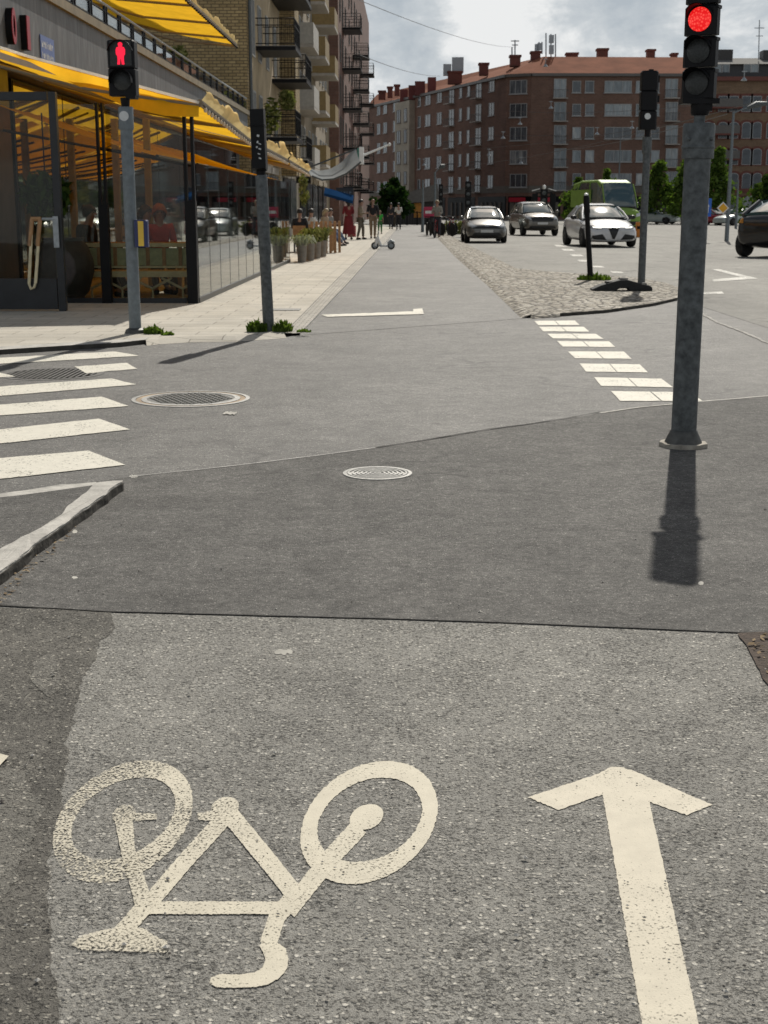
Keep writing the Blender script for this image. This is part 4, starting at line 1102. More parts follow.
m = MB(); m.box(xa - .06, xa - .02, YF - .08, YF, 1.501, 2.95); m.box(xa + .025, xa + .06, YF - .08, YF, 1.501, 2.95); m.build('post', M['black'], sc_, o)
xd = PY(64, 300, YF).x
for x0, x1 in ((xd, xa - .08), (xa + .08, XG - .16)):
    m = MB(); m.box(x0, x1, YF - .02, YF - .008, .13, 2.94); m.build('glass_panel', M['glassfront'], sc_, o)
    m = MB(); m.box(x0, x1, YF - .05, YF + .01, .045, .12); m.build('bottom_rail', M['darkframe'], sc_, o)
# door with its frame, standing open to the left
Yd = G(30, 311, .045).y
xr = PY(60, 250, Yd).x; zt = PY(30, 92, Yd).z; xl = xr - 1.55
dr = thing('cafe_door', 'tall glass cafe door with a grey frame and a long wooden handle', 'door', (xr, Yd, .045)); o = (xr, Yd, .045)
m = MB(); m.box(xr - .045, xr + .055, Yd - .05, Yd + .05, .05, zt); m.box(xl, xr - .062, Yd - .05, Yd + .05, zt - .11, zt); m.box(xl - .1, xl - .002, Yd - .05, Yd + .05, .05, zt); m.build('frame', M['darkframe'], dr, o)
m = MB(); m.box(xl, xr - .062, Yd - .01, Yd + .01, .50, zt - .112); m.build('pane', M['glassfront'], dr, o)
m = MB(); m.box(xl, xr - .062, Yd - .03, Yd + .02, .07, .495); m.build('kick_plate', M['darkframe'], dr, o)
m = MB()
hp = lambda a, b_: PY(a, b_, Yd - .09)
A, B, C_, D_ = hp(31, 220), hp(40, 220), hp(35, 287), hp(29.5, 287)
m.tube([hp(40, 220), hp(35.5, 283)], .022, 8); m.tube([hp(32, 220), hp(29, 284)], .022, 8); m.tube([hp(29, 284), hp(31, 289), hp(34, 287.5), hp(35.5, 283)], .018, 8)
h_ = m.build('handle', M['palewood'], dr, o)
m = MB(); m.tube([hp(32, 219), hp(29.8, 246)], .03, 8); m.tube([hp(40, 219), hp(37.6, 246)], .03, 8); m.tube([hp(31, 219), hp(41, 219)], .03, 8); m.build('grip', M['wood'], h_, o)
m = MB(); m.tube([hp(42, 219), hp(56, 219)], .02, 8); m.cbox(tuple(hp(56, 232)), (.07, .03, .42)); m.build('lock', M['galv2'], dr, o)

# bench behind the front glass
Yb = YF + .75
bn = thing('cafe_bench', 'long slatted cafe bench with sage back panels behind the front glass', 'bench', (-4.2, Yb, .045)); o = (-4.2, Yb, .045)
x0, x1 = PY(66, 250, Yb).x, XG - .12
zz = lambda py: PY(100, py, Yb).z
m = MB(); m.box(x0, x1, Yb, Yb + .07, zz(247), zz(243)); m.box(x0, x1, Yb, Yb + .05, zz(268), zz(266)); m.build('back_rail', M['palewood'], bn, o)
nP = 8
for k in range(nP):
    a = x0 + (x1 - x0) * k / nP; c = x0 + (x1 - x0) * (k + 1) / nP
    m = MB(); m.box(a + .03, c - .03, Yb + .015, Yb + .035, zz(265.5), zz(248)); m.build('back_panel', M['green'], bn, o)
    m = MB(); m.box(a - .028, a + .028, Yb + .002, Yb + .05, zz(265.9), zz(247.1)); m.build('stile', M['wood'], bn, o)
m = MB(); m.box(x0, x1, Yb - .02, Yb + .5, zz(277), zz(271)); m.build('seat', M['palewood'], bn, o)
for k in range(4):
    xx = x0 + .35 + (x1 - x0 - .6) * k / 3; zs = zz(278)
    m = MB(); m.tube([(xx - .32, Yb + .05, zs), (xx, Yb + .12, zs * .55), (xx, Yb + .12, .045)], .02, 6); m.tube([(xx + .32, Yb + .05, zs), (xx, Yb + .12, zs * .55)], .02, 6); m.build('leg', M['palewood'], bn, o)
tb = thing('cafe_table', 'long wooden cafe table behind the sage bench', 'table', (-4.3, Yb + 1.1, .045)); o = (-4.3, Yb + 1.1, .045)
m = MB(); m.box(x0 + .1, x1 - .05, Yb + .65, Yb + 1.5, .86, .90); m.build('tabletop', M['wood'], tb, o)
for xx in (x0 + .4, x1 - .4):
    for yy in (Yb + .75, Yb + 1.4):
        m = MB(); m.box(xx - .03, xx + .03, yy - .03, yy + .03, .045, .859); m.build('leg', M['wood'], tb, o)
# round pot with hanging plant beside the door
pc = PY(70, 300, YF + .35)
t = thing('plant_pot', 'big round dark clay pot standing behind the cafe door frame', 'pot', (pc.x - .06, pc.y, .045))
m = MB(); m.lathe([(.22, 0), (.36, .15), (.45, .45), (.44, .65), (.36, .85), (.30, .92), (.33, .96), (.27, .96), (.25, .88), (.0001, .86)], n=28); m.build('body', M['pot'], t)
def leafball(name, c, rad, n, size, m, label, cat, seed=0, droop=0.0, parent=None, flat=1.0):
    rnd = random.Random(seed); mb = MB()
    for i in range(n):
        while True:
            p = Vector((rnd.uniform(-1, 1), rnd.uniform(-1, 1), rnd.uniform(-1, 1)))
            if p.length < 1: break
        p = Vector((p.x * rad[0], p.y * rad[1], p.z * rad[2]))
        a = Vector((rnd.gauss(0, 1), rnd.gauss(0, 1), rnd.gauss(0, .6) - droop)).normalized(); b_ = a.orthogonal().normalized()
        b_ = (Matrix.Rotation(rnd.random() * 6.28, 3, a) @ b_)
        s = size * rnd.uniform(.6, 1.3); a *= s; b_ *= s * .38
        mb.add([p - a, p + b_ , p + a, p - b_], [(0, 1, 2, 3)])
    return mb.build(name, M[m], parent, loc=c, label=label, cat=cat, recalc=False)
c = PY(46, 197, YF - .1)
t = thing('hanging_plant', 'dark bushy plant hanging inside the cafe door', 'plant', (c.x, c.y, c.z))
leafball('leaves', (0, 0, 0), (.36, .3, .36), 420, .11, 'leaf_dark', None, None, 3, 1.2, t)
m = MB(); m.tube([(0, 0, .3), (0, 0, 1.2)], .012, 5); m.build('cord', M['black'], t)
m = MB(); m.lathe([(.12, -.1), (.16, .1)], n=12); m.build('pot', M['pot'], t)

# the grey sail-like cloth awning and projecting signs further on
M['greycloth'] = fabricmat('grey awning cloth', (.33, .35, .36), .25)
Ys = 47.0
pts_top = [(308, 168), (318, 171), (330, 169), (342, 162), (350, 153), (356, 149)]
pts_bot = [(312, 176), (322, 180), (334, 179), (346, 174), (355, 167), (361, 162)]
c = PY(312, 172, Ys)
t = thing('awning', 'bent grey cloth awning projecting over the pavement beyond the yellow ones', 'awning', c)
def interp(L, u):
    k = min(len(L) - 2, int(u * (len(L) - 1))); f = u * (len(L) - 1) - k
    return (L[k][0] + (L[k + 1][0] - L[k][0]) * f, L[k][1] + (L[k + 1][1] - L[k][1]) * f)
def gf(u, v):
    a = PY(*interp(pts_top, u), Ys + 1.3); b_ = PY(*interp(pts_bot, u), Ys - .4); p = a.lerp(b_, v); p.z -= .08 * math.sin(v * 3.14); return p
m = MB(); m.grid(gf, 24, 6); m.build('cloth', M['greycloth'], t, c, recalc=False)
m = MB(); m.tube([PY(308, 168, Ys + 1.3), PY(356, 149, Ys + 1.3)], .03, 6); m.build('frame_bar', M['galv'], t, c)
m = MB(); m.tube([PY(*q_, Ys - .4) for q_ in pts_bot], .03, 6); m.build('frame_bar', M['galv'], t, c)
M['signgreen'] = mat('green sign face', (.05, .20, .16), .4, var=.15)
c = PY(361, 156, 52); t = thing('projecting_sign', 'white and green box sign projecting beside the bent grey awning', 'sign', c)
m = MB(); m.box(-.06, .10, -.25, .25, -.30, .32); m.build('box', M['white'], t)
m = MB(); m.box(-.13, -.062, -.22, .22, -.26, .28); m.build('green_panel', M['signgreen'], t)
c = PY(364, 155, 52); e = PY(389.5, 144.5, 52)
t = thing('flagpole', 'short white slanting flagpole sticking out over the pavement', 'flagpole', c)
m = MB(); m.tube([(0, 0, 0), e - c], [.045, .03], 8); m.build('pole', M['white'], t)
m = MB(); m.ball(e - c, .06, 10); m.build('knob', M['white'], t)
c = PY(303.5, 180, 41.5); t = thing('projecting_sign', 'small black sign with white lettering hanging under the last yellow awning', 'sign', c)
m = MB(); m.box(-.22, .22, -.03, .03, -.09, .09); m.build('board', M['black'], t)
m = MB(); rr = random.Random(4)
for k in range(9):
    if k == 4: continue
    x = -.15 + k * .034; h = rr.choice([.03, .045, .03]); m.box(x, x + .022, -.034, -.031, -.02, -.02 + h)
m.build('lettering', M['sticker'], t)
m = MB(); m.tube([(-.15, 0, .09), (-.15, 0, .4)], .012, 5); m.tube([(.15, 0, .09), (.15, 0, .4)], .012, 5); m.build('hanger', M['black'], t)
c = PY(345, 194, 62); t = thing('projecting_sign', 'dark blue shop sign with faint lettering over the far pavement', 'sign', c)
m = MB(); m.box(-.40, .38, -.05, .05, -.28, .28); m.build('board', mat('navy board', (.012, .018, .03), .5, var=.2), t)
m = MB()
for k in range(5): x = -.30 + k * .125; m.box(x, x + .03, -.055, -.051, -.10, .12); m.box(x + .031, x + .08, -.055, -.051, .05 - .1 * (k % 2), .09 - .1 * (k % 2))
m.build('lettering', mat('faded blue', (.10, .14, .22), .5), t)
c = PY(342, 199, 61); t = thing('awning', 'low blue awning under the dark blue shop sign', 'awning', c)
m = MB(); a0, a1 = PY(324, 193, 61) - c, PY(353, 201, 61) - c
m.add([a0, a1, a1 + Vector((0, .8, .25)), a0 + Vector((0, .8, .25)), a0 - Vector((0, 0, .12)), a1 - Vector((0, 0, .12))], [(0, 1, 2, 3), (4, 5, 1, 0)]); m.build('cloth', fabricmat('blue awning cloth', (.015, .05, .13), .2), t, recalc=False)

# planters with grasses at the end of the glass wall
M['planter'] = mat('concrete planter', (.22, .20, .175), .85, var=.25, vscale=5)
M['grassy'] = leafmat('planter grass', (.06, .08, .02), (.30, .30, .13), .25)
M['palegrass'] = leafmat('pale grass', (.25, .27, .20), (.5, .52, .42), .25)
def blades(c, r, h, n, m, parent, seed, droop=.8):
    rnd = random.Random(seed); mb = MB()
    for i in range(n):
        a = rnd.random() * 6.28; b0 = Vector((math.cos(a), math.sin(a), 0)) * r * .5 * rnd.random(); hh = h * rnd.uniform(.6, 1.1); out = r * rnd.uniform(.3, 1.3)
        d = Vector((math.cos(a), math.sin(a), 0)); s = Vector((-d.y, d.x, 0)) * .016
        pts = [b0, b0 + d * out * .35 + Vector((0, 0, hh * .7)), b0 + d * out * .75 + Vector((0, 0, hh)), b0 + d * out * 1.15 + Vector((0, 0, hh * (1 - .45 * droop)))]
        for q in range(3): mb.add([pts[q] - s, pts[q] + s, pts[q + 1] + s * (1 - q * .4), pts[q + 1] - s * (1 - q * .4)], [(0, 1, 2, 3)])
    return mb.build('grass', M[m], parent, loc=c, recalc=False)
for k, (a, b_, lab, gm) in enumerate([(302, 262, 'nearest concrete planter with pale drooping grass beside the glass wall end', 'palegrass'), (310, 260.5, 'second concrete planter with yellow green grass behind the palest one', 'grassy'),
                          (316.5, 258.5, 'third concrete planter with leafy plants along the pavement edge', 'grassy'), (322.5, 256.5, 'farthest concrete planter with low grass by the cafe chairs', 'grassy')]):
    c = G(a, b_, .045)
    t = thing('planter', lab, 'planter', c, group='concrete planters at the glass wall end')
    r = .135; m = MB(); m.lathe([(r * .82, 0), (r, .42), (r * 1.05, .47), (r * .9, .47), (r * .88, .41), (.0001, .40)], n=18); m.build('tub', M['planter'], t)
    blades((0, 0, .42), .30 if k == 0 else .24, .28 if k == 0 else .42, 110, gm, t, k + 3, 1.5 if k == 0 else .6)
    leafball('leaves', (0, 0, .58), (.19, .19, .17), 120, .07, 'grassy', None, None, k, .2, t)
# ------------------------------------------------------------------ street of houses on the left
M['ochrebrick'] = brickmat('ochre brick', (.40, .30, .15), (.27, .195, .095), (.13, .10, .06), bw=.30, bh=.115, msize=.016)
M['beigeplaster'] = mat('beige plaster', (.38, .30, .19), .9, var=.22, vscale=.8)
M['cream'] = mat('cream render', (.36, .325, .26), .9, var=.18, vscale=.8)
M['tan'] = mat('tan render', (.24, .195, .135), .9, var=.2, vscale=.8)
M['redbrick'] = brickmat('red brown brick', (.19, .108, .081), (.152, .089, .069), (.19, .145, .11), bw=.5, bh=.2, msize=.015, var=.22)
M['darkredbrick'] = brickmat('dark red brick', (.19, .105, .082), (.145, .082, .066), (.16, .115, .095), bw=.5, bh=.2, msize=.015)
M['yellowpanel'] = mat('mustard balcony panel', (.25, .175, .07), .6, var=.15)
M['whitepanel'] = mat('white balcony panel', (.40, .38, .34), .7, var=.15)
M['slabgrey'] = mat('balcony slab', (.38, .35, .31), .85, var=.2)
def panemat(name, stops):
    m, nt, b = newmat(name); b.inputs['Roughness'].default_value = .12; b.inputs['Specular IOR Level'].default_value = .7
    oi = nd(nt, 'ShaderNodeObjectInfo'); v = coords(nt)
    mp = nt.nodes.new('ShaderNodeMapping'); nt.links.new(v, mp.inputs['Vector']); mp.inputs['Scale'].default_value = (2.2, 1, .5)
    cb = nd(nt, 'ShaderNodeCombineXYZ'); nt.links.new(math_(nt, 'MULTIPLY', oi.outputs['Random'], 37.0), cb.inputs[0]); nt.links.new(cb.outputs[0], mp.inputs['Location'])
    n = noise_tex(nt, mp.outputs['Vector'], 1.1, 3, .5)
    f = math_(nt, 'ADD', math_(nt, 'MULTIPLY', oi.outputs['Random'], .62), math_(nt, 'MULTIPLY', math_(nt, 'SUBTRACT', n, .32), 1.0), True)
    nt.links.new(ramp(nt, stops, f), b.inputs['Base Color']); return m
M['winglass'] = panemat('window glass', [(.0, (.012, .015, .018)), (.45, (.05, .062, .072)), (.7, (.12, .14, .155)), (.95, (.33, .34, .33))])
M['winframe'] = mat('white window frame', (.34, .345, .34), .5, var=.08)
M['winframe_dk'] = mat('dark window frame', (.12, .11, .10), .5, var=.1)
M['shopglass'] = mat('dark shop glass', (.008, .009, .010), .5, 0, .1, var=.4, vscale=.6)
M['archglass'] = mat('arched window glass', (.07, .085, .10), .25, 0, .5, var=.45, vscale=.9)
M['stoneband'] = mat('grey stone band', (.13, .115, .095), .8, var=.25)
M['curtain'] = panemat('curtain and sky pane', [(.0, (.03, .037, .042)), (.4, (.13, .16, .175)), (.7, (.24, .275, .29)), (.95, (.44, .45, .43))])  # curtains, plus sky reflection painted in as grey-blue

def balcony(parent, org, xf, dep, y0, y1, z, style, h=1.05):
    m = MB(); m.box(xf + .001, xf + dep, y0, y1, z - .16, z); m.build('balcony_floor', M['slabgrey'], parent, org)
    m = MB(); x1 = xf + dep - .03
    if style == 'bars':
        for zz_ in (z + h, z + .08, z + h * .75):
            m.tube([(xf + .01, y0 + .03, zz_), (x1, y0 + .03, zz_), (x1, y1 - .03, zz_), (xf + .01, y1 - .03, zz_)], .022, 5)
        n = int((y1 - y0) / .16)
        for k in range(n + 1):
            y = y0 + .03 + (y1 - y0 - .06) * k / n; m.box(x1 - .008, x1 + .008, y - .008, y + .008, z + .05, z + h)
        for y in (y0 + .03, y1 - .03):
            for k in range(int(dep / .16)): x = xf + .1 + k * .16; m.box(x - .008, x + .008, y - .008, y + .008, z + .05, z + h)
        m.box(xf + .01, xf + dep + .02, y0 - .01, y1 + .01, z - .18, z - .02)
        m.build('balcony_railing', M['black'], parent, org)
    else:
        m.box(x1 - .02, x1 + .03, y0, y1, z + .02, z + h); m.box(xf + .01, x1 - .021, y0, y0 + .05, z + .02, z + h); m.box(xf + .01, x1 - .021, y1 - .05, y1, z + .02, z + h)
        m.build('balcony_front', M[style], parent, org)

def xwin(parent, org, xf, y0, y1, z0, z1, fm='winframe'):
    m = MB(); t_ = .07
    for a, b_, c, d in ((y0, y0 + t_, z0, z1), (y1 - t_, y1, z0, z1), (y0 + t_, y1 - t_, z0, z0 + t_), (y0 + t_, y1 - t_, z1 - t_, z1), ((y0 + y1) / 2 - .03, (y0 + y1) / 2 + .03, z0 + t_, z1 - t_)):
        m.box(xf + .002, xf + .06, a, b_, c, d)
    w = m.build('window', M[fm], parent, org)
    m = MB(); m.box(xf + .003, xf + .025, y0 + t_ * .9, y1 - t_ * .9, z0 + t_ * .9, z1 - t_ * .9); m.build('pane', M['winglass'], w)
    w.children[0].location = (0, 0, 0)
    me = w.children[0].data
    for v in me.vertices: v.co -= Vector(org)
    return w

def house(name, label, xf, xb, y0, y1, zt, wall, side=None):
    t = thing(name, label, 'building', (xf, y0, 0)); o = (xf, y0, 0)
    m = MB(); m.box(xb, xf, y0, y1, 0, zt); m.build('wall', M[wall], t, o)
    return t, o
XA = -6.35
A, oA = house('brick_house', 'ochre brick house with black balconies and a drainpipe behind the cafe', XA, -26, 54.7, 67.4, 22, 'ochrebrick')
m = MB(); m.box(XA + .001, XA + .05, 55.1, 67.3, 3.2, 21); m.build('street_front', M['beigeplaster'], A, oA)
m = MB(); m.tube([(XA + .10, 54.85, 0), (XA + .10, 54.85, 21)], .06, 10); m.build('drainpipe', M['galv'], A, oA)
for z in (3.7, 7.2, 10.7, 14.2):
    for y in (55.5, 58.0, 61.0, 64.4): xwin(A, oA, XA + .05, y, y + 1.0, z + .1, z + 2.3)
for z in (3.7, 7.25, 10.8, 14.3):
    balcony(A, oA, XA + .05, 1.6, 57.2, 60.0, z + .6, 'bars'); balcony(A, oA, XA + .05, 1.55, 63.6, 67.2, z - .1, 'bars')
B, oB = house('plaster_house', 'pale plaster house with white balconies beyond the ochre brick house', XA, -26, 67.5, 78.0, 22.5, 'cream')
m = MB(); m.box(XA + .001, XA + .75, 68.0, 70.5, 3.0, 21); m.build('bay', M['ochrebrick'], B, oB)
for z in (3.5, 6.6, 9.7, 12.8):
    balcony(B, oB, XA, 1.3, 73.0, 77.0, z, 'whitepanel')
    for y in (71.4, 74.6): xwin(B, oB, XA, y, y + 1.4, z + .1, z + 2.2)
C_, oC = house('balcony_house', 'tan house with stacked mustard yellow balconies down the street', XA, -26, 78.1, 108, 21.5, 'tan')
for z in (3.9, 6.85, 9.8, 12.7):
    balcony(C_, oC, XA, 1.5, 79.6, 83.4, z, 'yellowpanel'); balcony(C_, oC, XA, 1.5, 89.5, 93.4, z, 'yellowpanel'); 
    for y in (79.6, 82, 86, 89.3, 92, 97, 100, 103): xwin(C_, oC, XA, y, y + 1.3, z + .1, z + 2.2)
D, oD = house('red_brick_house', 'dark red brick house with black railed balconies at the end of the left row', -5.6, -26, 108.1, 186, 25, 'darkredbrick')
for z in (3.2, 6.3, 9.4, 12.5, 15.6, 18.7):
    for y in ((114, 134, 152) if z < 18 else ()): balcony(D, oD, -5.6, 1.5, y, y + 3.6, z, 'bars')
    for y in (110, 114, 119, 126, 131, 138, 143, 150): xwin(D, oD, -5.6, y, y + 1.4, z + .1, z + 2.2, 'winframe_dk')
# shop fronts at street level
def shop(parent, o, xf, y0, y1, m1):
    m = MB(); m.box(xf + .052, xf + .10, y0, y1, .5, 2.9); w = m.build('shop_window', M['winglass'], parent, o)
    m = MB(); m.box(xf + .055, xf + .13, y0 - .1, y1 + .1, 2.95, 3.25); m.build('shop_fascia', M[m1], parent, o)
for y in (55.2, 58.8, 62.4): shop(A, oA, XA, y, y + 3, 'slabgrey')
for y in (68.5, 72.5): shop(B, oB, XA, y, y + 3.2, 'whitepanel')
for y in (79, 84, 89, 94, 99): shop(C_, oC, XA, y, y + 3.6, 'tan')
# plants on the brick house balconies
for k, (a, b_, lab) in enumerate([(272, 116, 'tall green climbing plant on the lower left balcony of the ochre brick house'), (287, 100, 'bushy green plant hanging by the wall over the lower black balconies'), (178, 58, 'green shrub above the end of the terrace railing')]):
    c = PY(a, b_, 57.5 if k < 2 else 50)
    leafball('balcony_plant', (c.x, c.y, c.z), (.35, .5, .75 if k == 0 else .45), 260, .14, 'grassy', lab, 'plant', k + 20)
c = PY(304, 190, 41.3)
leafball('hanging_plant', (c.x, c.y, c.z), (.14, .2, .5), 200, .08, 'grassy', 'thin green plant hanging down beside the small black sign', 'plant', 33, 1)

# ------------------------------------------------------------------ big corner block of red brick, far behind
zE = PY(590, 76.5, 176.5).z
P_r = PY(697, 75, 177); P_c1 = PY(532, 74.5, 176); P_c0 = PY(507, 76, 177.5); P_l = PY(366, 109, 233)
corners = [Vector((P_l.x, P_l.y, 0)), Vector((P_c0.x, P_c0.y, 0)), Vector((P_c1.x, P_c1.y, 0)), Vector((P_r.x, P_r.y, 0))]
fb = thing('corner_apartment_block', 'large red brown brick corner block with a tiled roof at the street end', 'building', (P_c1.x, P_c1.y, 0)); of = (P_c1.x, P_c1.y, 0)
back = [Vector((P_r.x, P_r.y + 14, 0)), Vector((P_c1.x + 3, P_c1.y + 14, 0)), Vector((P_l.x + 11, P_l.y + 10, 0))]
foot = corners + back
m = MB(); m.prism([(p.x, p.y) for p in foot], 0, zE); m.build('wall', M['redbrick'], fb, of)
# cornice gutter
m = MB()
for a, b_ in zip(corners[:-1], corners[1:]):
    d = (b_ - a).normalized(); n = Vector((d.y, -d.x, 0))
    q = [a + n * .35, b_ + n * .35, b_ - n * .2, a - n * .2]
    m.prism([(p.x, p.y) for p in q], zE + .01, zE + .35)
m.build('cornice', M['winframe_dk'], fb, of)
M['tiles'] = mat('red roof tiles', (.225, .092, .055), .95, 0, .05, var=.22, vscale=.5)
M['tiles_dk'] = mat('dark red roofing', (.15, .04, .035), .7, var=.2)
M['chimney'] = brickmat('chimney brick', (.20, .06, .05), (.15, .05, .04), (.12, .08, .06))
# roof: ridge set back behind the eaves
zRidge = PY(600, 57, 183.5).z
def inset(a, dist=6.5): return a
rl_ = Vector((PY(377, 95, P_l.y + 4).x, P_l.y + 4, PY(377, 94.5, P_l.y + 4).z)); rc = Vector((P_c1.x + 2.0, P_c1.y + 7.0, zRidge)); rr_ = Vector((P_r.x, P_r.y + 7, zRidge)); 
e = [Vector((p.x, p.y, zE + .36)) for p in corners]
def out(p, n, k=.45): return p + n * k
bk = [Vector((p.x, p.y, zE + .36)) for p in back]
m = MB(); m.add([e[0], e[1], rc, rl_], [(0, 1, 2, 3)]); m.add([e[1], e[2], rc], [(0, 1, 2)]); m.add([e[2], e[3], rr_, rc], [(0, 1, 2, 3)]); m.add([rr_, rc, bk[1], bk[0]], [(0, 1, 2, 3)]); m.add([rc, rl_, bk[2], bk[1]], [(0, 1, 2, 3)]); m.add([e[0], rl_, bk[2]], [(0, 1, 2)]); m.add([e[3], bk[0], rr_], [(0, 1, 2)])
roof = m.build('roof', M['tiles'], fb, of, recalc=False)
# chimneys and roof boxes
def chim(px_, pyb, pyt, wpx, Y, cap=True):
    pyt = pyb - (pyb - pyt) * .8; a = PY(px_ - wpx / 2, pyt, Y); b_ = PY(px_ + wpx / 2, pyb, Y)
    m = MB(); m.box(a.x, b_.x, Y, Y + 1.6, b_.z - .5, a.z); m.box(a.x - .12, b_.x + .12, Y - .12, Y + 1.72, a.z + .001, a.z + .25); m.build('chimney', M['chimney'], roof, of)
for (cx_, yb, yt, w, Y) in ((382, 96, 91, 7, 224), (390, 94, 86.5, 5, 222), (397, 92, 84.5, 5, 219), (455, 80, 71, 14, 196), (484, 71, 63, 9, 187), (515.5, 62, 55.5, 10, 183.5), (536, 57, 52, 9, 184), (572.5, 57, 53.8, 11, 185), (603, 56.5, 48.5, 10, 185), (651.5, 57, 49.5, 7, 185), (675, 58, 54, 5, 185)):
    chim(cx_, yb, yt, w, Y)
m = MB()
for (a, b_, w, Y) in ((420, 84, 10, 207), (432, 80, 8, 204), (412, 88, 7, 210), (404, 92, 8, 214)):
    p = PY(a, b_, Y); m.box(p.x - w * .075, p.x + w * .075, Y, Y + 3, p.z - 1.6, p.z + .4)
m.build('dormer', M['tiles_dk'], roof, of)
p = PY(455, 66, 196); m = MB(); m.box(p.x - .4, p.x + 1.2, 196.3, 197.3, p.z - .8, p.z + 1.2); m.box(p.x - 1.6, p.x - .5, 196.3, 197.3, p.z - 1.2, p.z + .3); m.build('roof_cabinet', M['galv2'], roof, of)
for (a, yb, yt, Y) in ((515, 57, 40, 183.8), (512, 57, 47, 183.8), (539, 54, 42, 184.3), (542, 54, 42, 184.3), (546, 58, 33, 184.6), (551, 58, 34, 184.6), (555.5, 58, 34, 184.6)):
    m = MB(); m.tube([PY(a, yb, Y), PY(a, yt, Y)], .09, 5); m.build('antenna_mast', M['galv2'], roof, of)
for (a, b_, c, Y) in ((511, 519, 41, 183.8), (512, 518, 45, 183.8)): m = MB(); m.tube([PY(a, c, Y), PY(b_, c, Y)], .07, 5); m.build('antenna_bar', M['galv2'], roof, of)
for (a, y0_, y1_, w) in ((551.5, 35, 43, 5), (551.5, 45, 54, 5), (540, 43, 50, 5), (536.5, 44, 51, 3.5)):
    p0, p1 = PY(a - w / 2, y1_, 184.2), PY(a + w / 2, y0_, 184.2); m = MB(); m.box(p0.x, p1.x, 184.1, 184.5, p0.z, p1.z); m.build('antenna_panel', M['galv2'], roof, of)

# windows: one mesh per kind, copied along the fronts
def win_proto(w, h, mull, style, sill=True):
    f = MB(); t_ = .075
    f.box(-w / 2, -w / 2 + t_, -.06, .05, 0, h); f.box(w / 2 - t_, w / 2, -.06, .05, 0, h); f.box(-w / 2 + t_, w / 2 - t_, -.06, .05, 0, t_); f.box(-w / 2 + t_, w / 2 - t_, -.06, .05, h - t_, h)
    for k in range(1, mull): x = -w / 2 + w * k / mull; f.box(x - .035, x + .035, -.06, .05, t_, h - t_)
    if sill: f.box(-w / 2 - .1, w / 2 + .1, -.16, .04, -.10, -.005)
    p = MB(); p.box(-w / 2 + t_, w / 2 - t_, -.025, .03, t_, h - t_)
    return f, p
protos = {}
def place_win(parent, org, key, pos, ang, glass='winglass', fm='winframe', arch=False):
    w, h, mull = key
    k = (key, glass, fm)
    if k not in protos:
        f, p = win_proto(w, h, mull, fm)
        wo = f.build('window', M[fm], parent); po = p.build('pane', M[glass], wo); protos[k] = (wo, po)
    else:
        a, b_ = protos[k]; wo = a.copy(); COL.objects.link(wo); wo.parent = parent; po = b_.copy(); COL.objects.link(po); po.parent = wo
    wo.location = Vector(pos) - Vector(org); wo.rotation_euler.z = ang
    return wo
def front_hit(px_, py_, i):
    a, b_ = corners[i], corners[i + 1]; d = (b_ - a).normalized(); n = Vector((d.y, -d.x, 0)); return plane_hit(px_, py_, a, n), math.atan2(d.y, d.x), n
rnd = random.Random(11)
bal = []
def front_bal(c, ang, w, h=.9):
    m = MB(); m.cbox((0, -.45, -.06), (w + .3, .9, .12)); bo_ = m.build('balcony_floor', M['slabgrey'], fb)
    bo_.location = c - Vector(of); bo_.rotation_euler.z = ang
    m = MB(); hw_ = w / 2 + .15
    m.tube([(-hw_, 0, h), (-hw_, -.88, h), (hw_, -.88, h), (hw_, 0, h)], .03, 4)
    for q in range(9): x_ = -hw_ + 2 * hw_ * q / 8; m.box(x_ - .015, x_ + .015, -.895, -.865, 0, h)
    m.build('railing', M['winframe_dk'], bo_)
# right front
for r in range(5):
    py0 = 87.2 + r * 23.1
    for cx_, w, mull, kind in ((560, 1.55, 2, 'door'), (576.5, 1.08, 1, 'w'), (589.5, 1.12, 1, 'w'), (618, 3.4, 3, 'w'), (640, 1.08, 1, 'w'), (655, 1.08, 1, 'w'), (671.5, 1.55, 2, 'door')):
        h = 2.3 if kind == 'door' else 1.42
        p, ang, n = front_hit(cx_, py0, 2)
        z = p.z - (1.3 if kind == 'door' else .66)
        place_win(fb, of, (w, h, mull), Vector((p.x, p.y, z)) + n * .03, ang, 'curtain' if rnd.random() < .55 else 'winglass')
        if kind == 'door': front_bal(Vector((p.x, p.y, z)), ang, w, .95)
# chamfer
for r in range(5):
    p, ang, n = front_hit(518.5, 87.2 + r * 23.4, 1)
    place_win(fb, of, (2.3, 1.65, 3), Vector((p.x, p.y, p.z - .8)) + n * .03, ang, 'winglass')
# left front
for r in range(5):
    for cx_, w, mull, kind in ((379, 1.6, 2, 'w'), (385.5, 1.8, 2, 'w'), (396, 2.3, 2, 'w'), (419.8, 1.2, 1, 'w'), (428.3, 2.2, 2, 'w'), (439.8, 1.9, 2, 'w'), (452, 1.9, 2, 'door'), (461, 1.0, 1, 'w'), (469, 1.0, 1, 'w'), (479, 1.9, 2, 'door'), (492, 1.7, 2, 'w')):
        p0, ang, n = front_hit(cx_, 100, 0)
        z = front_hit(461, 91.4 + 22.8 * r, 0)[0].z - .85
        place_win(fb, of, (w, 2.2 if kind == 'door' else 1.6, mull), Vector((p0.x, p0.y, z - (.5 if kind == 'door' else 0))) + n * .03, ang, 'winglass' if rnd.random() < .75 else 'curtain')
        if kind == 'door': front_bal(Vector((p0.x, p0.y, z - .5)), ang, w)
